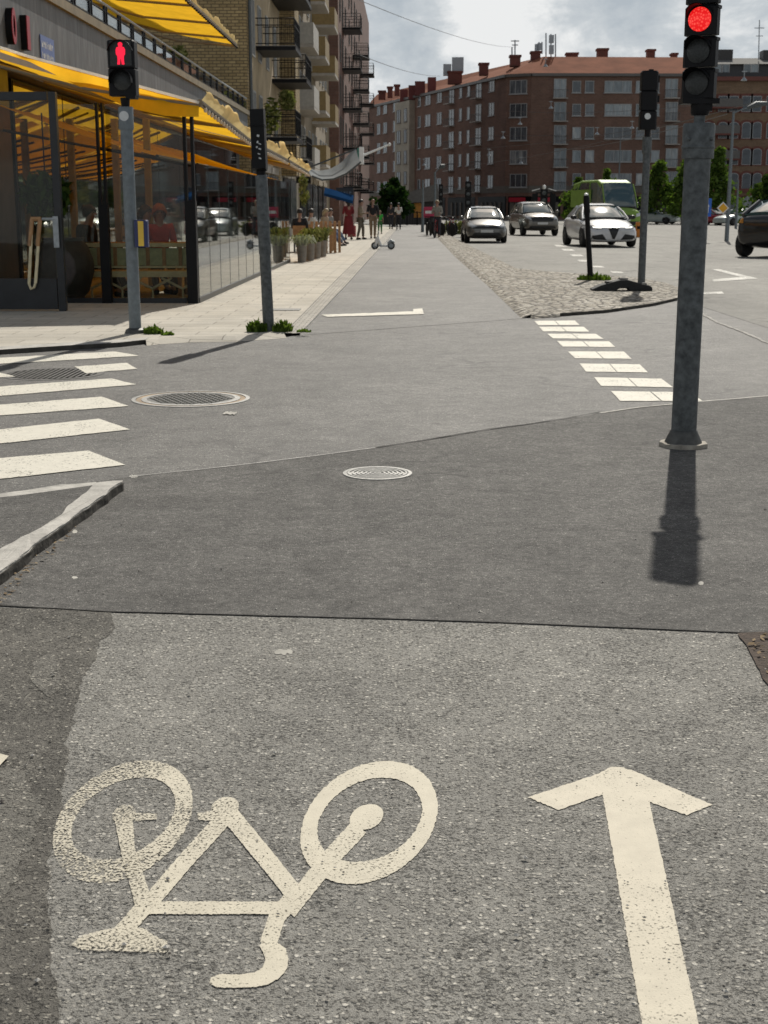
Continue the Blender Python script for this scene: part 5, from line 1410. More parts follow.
# pale stair bay on the left front
p0, ang, n = front_hit(401.5, 262 / 3.49 + 30, 0); p1, _, _ = front_hit(415, 90, 0); d = (p1 - p0); d.z = 0; d.normalize()
pa, _, _ = front_hit(400.5, 100, 0); pb, _, _ = front_hit(415, 100, 0)
m = MB(); qa, qb = Vector((pa.x, pa.y, 0)), Vector((pb.x, pb.y, 0))
m.prism([(q.x, q.y) for q in (qa - n * .2, qa + n * .9, qb + n * .9, qb - n * .2)], 0, zE - .3); m.build('stair_bay', M['cream'], fb, of)
for r in range(5):
    for f_, w in ((.28, 1.7), (.75, 1.3)):
        q = qa.lerp(qb, f_); place_win(fb, of, (w, 1.9, 2), Vector((q.x, q.y, zE - 3.3 - r * 3.05)) + n * .93, ang, 'winglass', 'winframe_dk')
# shop floor: dark glazing band and red fascias
for i, segs in ((2, [(534, 560), (563, 600), (604, 640), (645, 690)]), (1, [(508, 531)]), (0, [(420, 445), (448, 475), (478, 505)])):
    for k, (a, b_) in enumerate(segs):
        qa_, ang, n = front_hit(a, 220, i); qb_, _, _ = front_hit(b_, 220, i)
        m = MB(); m.prism([(q.x, q.y) for q in (qa_ - n * .1, qa_ + n * .06, qb_ + n * .06, qb_ - n * .1)], .4, 2.9); m.build('shop_window', M['shopglass'], fb, of)
        for q in range(1, 6):
            c_ = qa_.lerp(qb_, q / 6); dd = (qb_ - qa_).normalized() * (.28 if q % 2 else .12)
            m = MB(); m.prism([(p_.x, p_.y) for p_ in (c_ - dd + n * .061, c_ - dd + n * .16, c_ + dd + n * .16, c_ + dd + n * .061)], .02, 2.19); m.build('shop_pier', M['stoneband'], fb, of)
        if (i, k) in ((2, 0), (1, 0), (2, 2)):
            m = MB(); qm = qa_.lerp(qb_, .05); qn = qa_.lerp(qb_, .75); m.prism([(q.x, q.y) for q in (qm + n * .061, qm + n * .3, qn + n * .3, qn + n * .061)], 2.2, 2.75); m.build('red_fascia', mat('red fascia', (.42, .01, .03), .5, var=.1) if 'rf' not in M else M['rf'], fb, of)
m = MB()
for i in (0, 1, 2):
    a, b_ = corners[i], corners[i + 1]; d = (b_ - a).normalized(); n = Vector((d.y, -d.x, 0))
    m.prism([(q.x, q.y) for q in (a - n * .1, a + n * .05, b_ + n * .05, b_ - n * .1)], 3.35, 4.2)
m.build('shop_band', M['stoneband'], fb, of)

# ------------------------------------------------------------------ orange brick house to the right of it
M['orangebrick'] = brickmat('orange brick', (.235, .155, .10), (.19, .125, .08), (.20, .15, .105), bw=.5, bh=.2, var=.18)
M['redtrim'] = mat('red brick trim', (.17, .065, .05), .85, var=.2)
Yo = 180.0; xo = P_r.x + .15
ob_ = thing('ornate_brick_house', 'orange brick house with arched windows and balconies behind the trees on the right', 'building', (xo, Yo, 0)); oo = (xo, Yo, 0)
zo = PY(730, 81, Yo).z; zo2 = PY(730, 63, Yo).z
m = MB(); m.box(xo, xo + 40, Yo, Yo + 14, 0, zo); m.build('wall', M['orangebrick'], ob_, oo)
m = MB(); m.box(xo, xo + 40, Yo - .5, Yo + .8, zo + .001, zo + .5); m.build('cornice', M['redtrim'], ob_, oo)
M['attic'] = mat('dark attic cladding', (.045, .042, .04), .6, var=.25); M['sheet'] = mat('grey roof sheet', (.17, .165, .155), .9, 0, .1, var=.15)
m = MB(); m.prismX([(Yo + .5, zo + .5), (Yo + 1.6, zo2), (Yo + 12, zo2), (Yo + 13, zo + .5)], xo, xo + 40); m.build('attic', M['attic'], ob_, oo)
m = MB(); m.prismX([(Yo + 1.3, zo2 + .01), (Yo + 7, zo2 + 1.3), (Yo + 12.3, zo2 + .01)], xo, xo + 40); rf = m.build('roof', M['sheet'], ob_, oo)
for (cx_, yt, w) in ((725, 49.5, 15), (768, 50, 9)):
    a = PY(cx_ - w / 2, yt, Yo + 5); b_ = PY(cx_ + w / 2, 62, Yo + 5); m = MB(); m.box(a.x, b_.x, Yo + 5, Yo + 7, b_.z - 1.5, a.z); m.build('chimney', M['attic'], rf, oo)
m = MB(); m.tube([PY(758.5, 60, Yo + 4), PY(759.5, 20, Yo + 4)], .07, 5); m.tube([PY(754.5, 28, Yo + 4), PY(764.5, 28, Yo + 4)], .05, 5); m.tube([PY(756, 36, Yo + 4), PY(763, 36, Yo + 4)], .05, 5); m.build('aerial', M['galv2'], rf, oo)
for k in range(5):
    for px_ in (718, 727, 747, 755.5): pass
for px_ in (717.5, 725.5, 747, 754.5, 775, 783):
    p = PY(px_, 70, Yo + 1.05); place_win(ob_, oo, (.95, 1.3, 1), Vector((p.x, Yo + .95, p.z - .6)), 0, 'curtain')
def archpoly(w, h, n=9, k=.32):
    return [(-w / 2, 0), (w / 2, 0)] + [(w / 2 * math.cos(math.pi * i / n), h - w * k + w * k * math.sin(math.pi * i / n)) for i in range(n + 1)]
for r, py0 in enumerate((98.5, 124.5, 151, 175.5)):
    for px_ in (708, 723, 734, 746.5, 757.3, 771, 782, 800):
        p = PY(px_, py0, Yo); w, h = 1.15, 1.95 + .1 * (r > 0)
        m = MB(); m.prismY(archpoly(w + .5, h + .4, k=.3 if r else .02), -.05, .03); f = m.build('window_surround', M['redtrim'], ob_); f.location = Vector((p.x, Yo, p.z - h + .2)) - Vector(oo)
        m = MB(); m.prismY([(x, z + .12) for x, z in archpoly(w, h, k=.3 if r else .02)], -.075, -.052); w_ = m.build('window', M['winframe'], f)
        m = MB(); m.prismY([(x, z + .20) for x, z in archpoly(w - .16, h - .16, k=.3 if r else .02)], -.09, -.0755); m.build('pane', M['archglass'], w_)
for py0 in (104.5, 131, 156):
    a, b_ = PY(711, py0, Yo), PY(741 if py0 < 130 else 738, py0, Yo)
    m = MB(); m.box(a.x, b_.x, Yo - 1.1, Yo - .001, a.z - .55, a.z - .35); bf = m.build('balcony_floor', M['redtrim'], ob_, oo)
    m = MB(); m.box(a.x, b_.x, Yo - 1.1, Yo - 1.02, a.z - .34, a.z + .65); m.build('balcony_front', M['winframe_dk'], ob_, oo)
m = MB(); m.box(xo + .02, xo + 40, Yo - .12, Yo - .002, 3.4, 3.9); m.build('band', M['redtrim'], ob_, oo)
for px_ in (714, 734, 748, 768, 785):
    p = PY(px_, 222, Yo); m = MB(); m.prismY(archpoly(2.4, 3.0, k=.4), -.06, .03); f = m.build('window_surround', M['redtrim'], ob_); f.location = Vector((p.x, Yo, .25)) - Vector(oo)
    m = MB(); m.prismY([(x, z + .15) for x, z in archpoly(1.9, 2.6, k=.4)], -.09, -.061); m.build('pane', M['winglass'], f)
# ------------------------------------------------------------------ vehicles
def carpaint(name, c, metal=.0, rough=.3):
    m, nt, b = newmat(name); b.inputs['Base Color'].default_value = col4(c); b.inputs['Metallic'].default_value = metal
    b.inputs['Roughness'].default_value = rough; b.inputs['Coat Weight'].default_value = .8 if rough < .45 else .0; b.inputs['Specular IOR Level'].default_value = .5 if rough < .45 else .15; b.inputs['Coat Roughness'].default_value = .06
    v = coords(nt); n = noise_tex(nt, v, 3, 4)
    nt.links.new(mixc(nt, 1.0, c, ramp(nt, [(.3, .85), (.7, 1.08)], n), 'MULTIPLY'), b.inputs['Base Color']); return m
M['p_white'] = carpaint('white car paint', (.66, .66, .66)); M['p_silver'] = carpaint('grey metallic paint', (.12, .115, .105), .5, .3)
M['p_bronze'] = carpaint('brown grey metallic paint', (.13, .118, .10), .5, .3); M['p_black'] = carpaint('black brown car paint', (.010, .010, .011), .2)
M['p_green'] = carpaint('lime green van paint', (.24, .38, .08), 0, .5); M['p_red'] = carpaint('red car paint', (.35, .02, .03)); M['p_teal'] = carpaint('pale car paint', (.45, .52, .50))
M['carglass'] = mat('car glass', (.05, .085, .085), .05, 0, 1.0, var=0, coat=1.0)
M['tyre'] = mat('tyre', (.015, .015, .015), .8, var=.2); M['rim'] = mat('wheel rim', (.32, .32, .32), .35, .8, var=.1)
M['grille'] = mat('black grille', (.008, .008, .008), .4, var=.2)
M['lamp'] = mat('headlamp glass', (.45, .47, .48), .12, .2, .8, var=.3, vscale=14); M['lamp_dk'] = mat('dark headlamp', (.05, .055, .06), .12, .2, .8, var=.2)
M['drl'] = mat('lit headlamp strip', (.9, .9, .85), .3, var=0, emit=(1, .97, .88), es=1.3)
M['plate'] = mat('number plate', (.62, .62, .60), .5, var=.05); M['chrome'] = mat('chrome', (.6, .6, .6), .15, 1.0, var=0)
M['amber'] = mat('amber reflector', (.5, .2, .02), .4, var=.1)

def car(name, label, cat, loc, rz, paint, st, gh, wheels, L, track, wr, kind, scale=1.0, front=True, roofmat=None, group=None):
    """st: body stations (y, half width, z bottom, z shoulder, z top); gh: cabin stations (y, half base, half top, z base, z top)"""
    t = thing(name, label, cat, loc, rz, group); t.scale = (scale,) * 3
    m = MB(); vs = []; n = 0
    for (y, hw, zb, zs, zt) in st:
        half = [(0, zb), (hw * .80, zb), (hw * .95, zb + (zs - zb) * .16), (hw, zb + (zs - zb) * .52), (hw * .965, zs), (hw * .80, zt - (zt - zs) * .25), (hw * .42, zt), (0, zt + .012)]
        ringp = half + [(-x, z) for x, z in reversed(half[1:-1])]
        n = len(ringp); vs += [(x, y, z) for x, z in ringp]
    k = len(st); fs = [(i * n + j, i * n + (j + 1) % n, (i + 1) * n + (j + 1) % n, (i + 1) * n + j) for i in range(k - 1) for j in range(n)]
    fs += [tuple(range(n)), tuple((k - 1) * n + j for j in range(n - 1, -1, -1))]
    m.add(vs, fs, True); tmp = m.build('body', M[paint], None)
    sub = tmp.modifiers.new('s', 'SUBSURF'); sub.levels = 2; sub.render_levels = 2
    dg = bpy.context.evaluated_depsgraph_get(); ev = tmp.evaluated_get(dg); me = bpy.data.meshes.new_from_object(ev)
    bvh = BVHTree.FromObject(tmp, dg)
    tmp.modifiers.clear(); tmp.data = me; tmp.parent = t; me.polygons.foreach_set('use_smooth', [True] * len(me.polygons)); body = tmp
    # cabin
    m = MB(); vs = []; RN = 9
    for (y, hb, ht, zb, zt) in gh:
        half = [(hb, zb), (hb * .6 + ht * .4, zb + (zt - zb) * .45), (ht, zt - .06), (ht * .86, zt - .012), (ht * .45, zt + .012)]
        vs += [(x, y, z) for x, z in half] + [(-x, y, z) for x, z in reversed(half)]
    n = 10; k = len(gh)
    fs = [(i * n + j, i * n + j + 1, (i + 1) * n + j + 1, (i + 1) * n + j) for i in range(k - 1) for j in range(n - 1)] + [tuple(range(n - 1, -1, -1)), tuple((k - 1) * n + j for j in range(n))]
    m.add(vs, fs, True); m.build('windows', M['carglass'], t)
    # roof skin over the middle cabin stations
    m = MB(); vs = []
    mid = gh[1:-1]
    for q, (y, hb, ht, zb, zt) in enumerate(mid):
        yy = y
        half = [(ht + .008, zt - .075), (ht + .006, zt - .05), (ht * .86 + .004, zt + .004), (ht * .45, zt + .026)]
        vs += [(x, yy, z) for x, z in half] + [(-x, yy, z) for x, z in reversed(half)]
    n = 8; k = len(mid)
    fs = [(i * n + j, i * n + j + 1, (i + 1) * n + j + 1, (i + 1) * n + j) for i in range(k - 1) for j in range(n - 1)]
    m.add(vs, fs, True); m.build('roof', M[roofmat or paint], t, recalc=False)
    for s in (-1, 1):
        def pt(i, lvl):
            y, hb, ht, zb, zt = gh[i]; return Vector((s * (ht if lvl else hb + .005), y, zt - .05 if lvl else zb))
        yb = (gh[1][0] + gh[-2][0]) / 2 + .1; mi = len(gh) // 2
        for L_, r_ in (([pt(0, 0), Vector((s * (gh[0][1] * .5 + gh[1][2] * .5 + .02), (gh[0][0] + gh[1][0]) / 2, (gh[0][3] + gh[1][4]) / 2)), pt(1, 1)], .035),
                       ([pt(-2, 1), pt(-1, 0)], .06), ([(s * (gh[mi][1] + .004), yb, gh[mi][3]), (s * (gh[mi][2] + .012), yb, gh[mi][4] - .06)], .03)):
            m = MB(); m.tube(L_, r_, 6); m.build('pillar', M[paint], t)
    # wipers and the dark cowl under the windscreen
    y0, hb0, _, z0_, _ = gh[0]
    m = MB(); m.cbox((0, y0 - .02, z0_ + .035), (hb0 * 1.7, .10, .05)); m.build('cowl', M['grille'], t)
    hw = max(s[1] for s in st)
    for y in wheels:
        for s in (-1, 1):
            x = s * (track / 2)
            m = MB(); m.lathe([(wr * .62, -.11), (wr * .93, -.11), (wr, -.07), (wr, .07), (wr * .93, .11), (wr * .62, .11)], (x, y, wr), n=26, axis='X'); w = m.build('wheel', M['tyre'], t)
            m = MB(); xo_ = s * .085; m.lathe([(.001, xo_), (wr * .16, xo_ + s * .01), (wr * .2, xo_ - s * .02), (wr * .58, xo_ - s * .05)], (x, y, wr), n=20, axis='X')
            for q in range(5):
                a = q * 6.2832 / 5; m.tube([(x + xo_, y + wr * .15 * math.cos(a), wr + wr * .15 * math.sin(a)), (x + xo_, y + wr * .62 * math.cos(a), wr + wr * .62 * math.sin(a))], .03, 5)
            m.lathe([(wr * .56, xo_ - s * .03), (wr * .64, xo_ + s * .012), (wr * .66, xo_ - s * .03)], (x, y, wr), n=24, axis='X'); m.build('rim', M['rim'], w)
            # dark wheel arch on the flank
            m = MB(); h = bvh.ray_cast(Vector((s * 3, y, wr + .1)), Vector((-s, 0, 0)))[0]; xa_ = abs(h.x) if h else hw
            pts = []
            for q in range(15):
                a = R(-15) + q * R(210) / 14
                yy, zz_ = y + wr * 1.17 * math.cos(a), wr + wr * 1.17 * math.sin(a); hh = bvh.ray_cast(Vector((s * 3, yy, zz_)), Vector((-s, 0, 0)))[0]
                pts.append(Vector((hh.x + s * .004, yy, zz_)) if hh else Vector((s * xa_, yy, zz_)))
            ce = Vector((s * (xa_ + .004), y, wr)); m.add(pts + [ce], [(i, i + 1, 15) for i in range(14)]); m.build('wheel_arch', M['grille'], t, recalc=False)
    yf = st[0][0] - 1
    def decal(nm, poly, key, off=.008, side=-1, parent=None, cuts=4):
        bm = bmesh.new(); f = bm.faces.new([bm.verts.new((x, 0, z)) for x, z in poly]); bmesh.ops.triangulate(bm, faces=[f])
        bmesh.ops.subdivide_edges(bm, edges=bm.edges, cuts=cuts, use_grid_fill=True)
        for v in bm.verts:
            h = bvh.ray_cast(Vector((v.co.x, side * 5, v.co.z)), Vector((0, -side, 0)))[0]
            v.co.y = (h.y if h else (st[0][0] if side < 0 else st[-1][0]) * .93) + side * off
        me = bpy.data.meshes.new(nm); bm.to_mesh(me); bm.free(); me.materials.append(M[key]); o = bpy.data.objects.new(nm, me); COL.objects.link(o); o.parent = parent or t
        return o
    def mirror(poly): return [(-x, z) for x, z in reversed(poly)]
    def mirrors(z, y, c='p'):
        for s in (-1, 1):
            m = MB(); m.ball((s * (hw + .10), y, z), .10, 10, (1.15, .7, .75)); m.tube([(s * (hw - .05), y + .03, z - .06), (s * (hw + .06), y, z - .03)], .025, 5); m.build('wing_mirror', M[c], t)
    return t, decal, mirror, mirrors, body

SED_ST = [(-2.32, .60, .24, .46, .56), (-2.24, .78, .20, .54, .66), (-2.0, .87, .17, .62, .75), (-1.45, .92, .16, .70, .86), (-.85, .93, .16, .82, .96), (0, .93, .16, .90, .99), (1.0, .93, .16, .93, 1.0), (1.7, .91, .18, .93, 1.03), (2.15, .85, .22, .90, 1.02), (2.32, .72, .32, .78, .90)]
SED_GH = [(-.98, .78, .70, .93, .95), (-.15, .80, .60, .93, 1.37), (.35, .81, .60, .95, 1.43), (.95, .80, .58, .97, 1.38), (1.72, .72, .60, .98, 1.02)]
# white saloon with a shield grille
c = G(606, 247.6, .005)
t, decal, mir, mirrors, body = car('car', 'white saloon car with a triangular black grille and lit headlamps behind the bollard', 'car', (c.x + .05, c.y + 2.6, .005), R(5), 'p_white', SED_ST, SED_GH, (-1.42, 1.45), 4.64, 1.62, .335, 'w', 1.12)
decal('grille', [(-.23, .74), (.23, .74), (.035, .28), (-.035, .28)], 'grille', .02)
for P_ in ([(.24, .25), (.74, .27), (.72, .39), (.38, .44)],): decal('air_intake', P_, 'grille', .01); decal('air_intake', mir(P_), 'grille', .01)
HL = [(.36, .62), (.55, .60), (.78, .64), (.86, .74), (.70, .73), (.50, .69)]
for P_ in (HL, mir(HL)):
    h = decal('headlight', P_, 'lamp_dk', .012)
    s = 1 if P_ is HL else -1; q = [(s * .40, .63), (s * .66, .645), (s * .68, .685), (s * .42, .665)]
    decal('light_strip', q if s > 0 else list(reversed(q)), 'drl', .02, parent=h)
decal('number_plate', [(.22, .50), (.56, .50), (.56, .60), (.22, .60)], 'plate', .025)
decal('badge', [(-.05, .73), (.05, .73), (.04, .66), (-.04, .66)], 'chrome', .03)
mirrors(.98, -.65, 'grille')
# grey metallic saloon
c = G(486, 243.3, .005)
ST2 = [(-2.2, .58, .26, .52, .66), (-2.1, .78, .22, .60, .76), (-1.85, .86, .18, .70, .84), (-1.35, .89, .17, .80, .95), (-.9, .90, .17, .90, 1.04), (0, .90, .17, .95, 1.06), (1.0, .90, .17, .97, 1.07), (1.7, .88, .18, .95, 1.06), (2.1, .82, .25, .92, 1.04), (2.2, .72, .35, .82, .95)]
GH2 = [(-1.05, .76, .70, 1.0, 1.03), (-.2, .78, .60, 1.0, 1.44), (.3, .79, .60, 1.0, 1.50), (1.0, .78, .58, 1.02, 1.44), (1.8, .70, .6, 1.02, 1.06)]
t, decal, mir, mirrors, body = car('car', 'grey metallic saloon car with a wide chrome nose, leftmost of the oncoming cars', 'car', (c.x, c.y + 2.3, .005), R(1), 'p_silver', ST2, GH2, (-1.35, 1.4), 4.4, 1.56, .325, 's', 1.0)
decal('grille', [(-.62, .60), (.62, .60), (.40, .68), (0, .70), (-.40, .68)], 'grille', .012)
decal('lower_grille', [(-.66, .27), (.66, .27), (.52, .44), (-.52, .44)], 'grille', .012)
HL = [(.40, .70), (.62, .64), (.82, .74), (.84, .86), (.60, .80)]
for P_ in (HL, mir(HL)): decal('headlight', P_, 'lamp', .012)
decal('badge', [(-.10, .70), (.10, .70), (.08, .76), (-.08, .76)], 'chrome', .025); decal('number_plate', [(-.26, .44), (.26, .44), (.26, .55), (-.26, .55)], 'plate', .03)
mirrors(1.05, -.72, 'p_silver')
# SUV
c = G(537, 236, .005)
ST3 = [(-2.25, .66, .34, .66, .84), (-2.15, .82, .28, .78, .96), (-1.9, .90, .25, .88, 1.03), (-1.4, .94, .24, .95, 1.09), (-.95, .95, .24, 1.02, 1.15), (0, .95, .24, 1.06, 1.17), (1.2, .95, .24, 1.08, 1.18), (1.9, .93, .26, 1.06, 1.16), (2.25, .86, .34, 1.0, 1.08)]
GH3 = [(-1.0, .80, .74, 1.10, 1.13), (-.35, .82, .66, 1.12, 1.58), (.3, .83, .66, 1.14, 1.66), (1.3, .82, .64, 1.14, 1.62), (2.05, .76, .60, 1.12, 1.20)]
t, decal, mir, mirrors, body = car('car', 'brown grey SUV with a black grille between the grey saloon and the white car', 'car', (c.x, c.y + 2.4, .005), R(7), 'p_bronze', ST3, GH3, (-1.4, 1.42), 4.5, 1.62, .36, 'u', 1.06)
decal('grille', [(-.52, .70), (.52, .70), (.58, .92), (-.58, .92)], 'grille', .015); decal('lower_grille', [(-.70, .36), (.70, .36), (.60, .50), (-.60, .50)], 'grille', .015)
HL = [(.56, .80), (.88, .84), (.90, .98), (.60, .96)]
for P_ in (HL, mir(HL)): decal('headlight', P_, 'lamp', .012)
decal('number_plate', [(-.26, .56), (.26, .56), (.26, .67), (-.26, .67)], 'plate', .03)
mirrors(1.2, -.75, 'p_bronze')
# light car half hidden behind the grey saloon
c = G(512, 239, .005)
t, decal, mir, mirrors, body = car('car', 'pale car mostly hidden between the grey saloon and the SUV', 'car', (c.x - .75, c.y + 9, .005), 0, 'p_teal', SED_ST, SED_GH, (-1.42, 1.45), 4.64, 1.62, .33, 's', 1.0)
for P_ in (HL, mir(HL)): decal('headlight', [(x, z - .22) for x, z in P_], 'lamp', .012)
# black car at the right edge, seen from its front left corner
c = G(752, 258, .005)
BST = [(-2.05, .60, .30, .58, .74), (-1.95, .78, .26, .68, .84), (-1.7, .86, .22, .80, .92), (-1.25, .89, .2, .88, 1.0), (-.9, .90, .2, .96, 1.05), (0, .90, .2, 1.0, 1.08), (1.0, .90, .2, 1.02, 1.10), (1.65, .88, .22, 1.02, 1.12), (1.95, .82, .30, .98, 1.10), (2.05, .74, .38, .85, .98)]
BGH = [(-1.02, .76, .72, 1.02, 1.05), (-.35, .78, .64, 1.04, 1.46), (.2, .79, .64, 1.05, 1.53), (1.2, .78, .62, 1.08, 1.49), (1.88, .70, .58, 1.08, 1.16)]
t, decal, mir, mirrors, body = car('car', 'dark hatchback car cut by the right edge of the picture, tail corner nearest', 'car', (c.x + 1.95, c.y + 1.9, .005), R(180 - 44), 'p_black', BST, BGH, (-1.3, 1.52), 4.1, 1.62, .335, 'b', 1.14)
decal('rear_light', [(.60, .88), (.84, .88), (.82, 1.02), (.62, 1.0)], 'amber', .012, side=1); decal('rear_light', mir([(.60, .88), (.84, .88), (.82, 1.02), (.62, 1.0)]), 'amber', .012, side=1)
mirrors(1.06, -.72, 'p_black')
# lime green van
c = G(610, 233, .005)
Yv = 84.0; xv = PY(606, 205, Yv).x
VST = [(-2.85, .80, .42, .95, 1.12), (-2.7, .94, .34, 1.05, 1.24), (-2.3, .98, .30, 1.12, 1.32), (-1.9, .99, .30, 1.2, 1.40), (0, 1.0, .30, 1.25, 1.42), (2.4, 1.0, .30, 1.25, 1.42), (2.85, .98, .34, 1.2, 1.40)]
VGH = [(-2.2, .92, .86, 1.34, 1.38), (-1.55, .96, .88, 1.38, 2.62), (-.8, .97, .90, 1.38, 2.74), (1.6, .97, .90, 1.38, 2.74), (2.8, .95, .86, 1.38, 2.66)]
t, decal, mir, mirrors, body = car('van', 'lime green high-roofed van behind the white saloon car', 'van', (xv, Yv, .005), R(14), 'p_green', VST, VGH, (-1.9, 1.75), 5.7, 1.72, .36, 'v', 1.10)
# van body sides and roof cap over the glass cabin
m = MB()
m.prismX([(-1.38, 2.28), (2.82, 2.24), (2.83, 2.64), (1.6, 2.80), (-.8, 2.80), (-1.50, 2.60)], -.90, .90); o = m.build('high_roof', M['p_green'], t); bv = o.modifiers.new('b', 'BEVEL'); bv.width = .12; bv.segments = 3
m = MB()
for s in (-1, 1): m.prismX([(-.2, 1.36), (2.84, 1.36), (2.84, 2.3), (-.2, 2.3)], s * .985 - .012, s * .985 + .012)
m.build('side_panel', M['p_green'], t)
decal('grille', [(-.5, .78), (.5, .78), (.5, .95), (-.5, .95)], 'grille', .015)
decal('bumper', [(-.8, .40), (.8, .40), (.8, .62), (-.8, .62)], 'grille', .02)
for s in (-1, 1):
    q = [(s * .58, .85), (s * .84, .90), (s * .84, 1.08), (s * .60, 1.02)]; decal('headlight', q if s > 0 else list(reversed(q)), 'lamp', .015)
decal('number_plate', [(-.26, .64), (.26, .64), (.26, .75), (-.26, .75)], 'plate', .03)
mirrors(1.55, -1.75, 'grille')
# parked cars far off, right of the big pole
def simple_car(pxx, pyy, Y, paint, label, rz=R(80), sc=1.0):
    p = PY(pxx, pyy, Y)
    t, decal, mir, mirrors, body = car('car', label, 'car', (p.x, Y, .005), rz, paint, SED_ST, SED_GH, (-1.42, 1.45), 4.64, 1.62, .33, 's', sc, group='cars parked before the far houses')
    for P_ in (HL, mir(HL)): decal('headlight', [(x, z - .22) for x, z in P_], 'lamp', .012)
simple_car(713, 230, 120, 'p_red', 'small red car parked under the trees right of the big signal pole', R(35))
simple_car(738, 230, 118, 'p_teal', 'pale car parked beside the red one, below the yellow diamond sign', R(-60))
simple_car(654, 231, 128, 'p_teal', 'pale green parked car glimpsed just left of the big signal pole', R(60))
# ------------------------------------------------------------------ people
def skinned(name, joints, edges, root, m, parent=None, sub=2):
    me = bpy.data.meshes.new(name); bm = bmesh.new(); lay = bm.verts.layers.skin.verify(); vs = [bm.verts.new(j[0]) for j in joints]
    for a, b_ in edges: bm.edges.new((vs[a], vs[b_]))
    for v, j in zip(vs, joints):
        r = j[1]; v[lay].radius = r if hasattr(r, '__len__') else (r, r)
    vs[root][lay].use_root = True
    bm.to_mesh(me); bm.free()
    o = bpy.data.objects.new(name, me); COL.objects.link(o)
    sk = o.modifiers.new('skin', 'SKIN'); sk.use_smooth_shade = True
    s = o.modifiers.new('sub', 'SUBSURF'); s.levels = sub; s.render_levels = sub
    dg = bpy.context.evaluated_depsgraph_get(); new = bpy.data.meshes.new_from_object(o.evaluated_get(dg))
    o.modifiers.clear(); o.data = new; new.materials.clear(); new.materials.append(m); o.parent = parent
    new.polygons.foreach_set('use_smooth', [True] * len(new.polygons))
    return o
def V(*a): return Vector(a)
M['skin'] = mat('skin', (.36, .21, .15), .6, var=.06); M['hair_dk'] = mat('dark hair', (.025, .02, .017), .6, var=.2); M['hair_red'] = mat('red hair', (.30, .09, .03), .6, var=.25, vscale=40); M['hair_fair'] = mat('fair hair', (.40, .30, .18), .6, var=.2)
M['eye'] = mat('eye', (.03, .025, .02), .3, var=0); M['lip'] = mat('lips', (.36, .14, .12), .5, var=0)
cloth_cache = {}
def cloth(c):
    k = tuple(c)
    if k not in cloth_cache: cloth_cache[k] = mat('cloth %d' % len(cloth_cache), c, .85, var=.25, vscale=9)
    return cloth_cache[k]

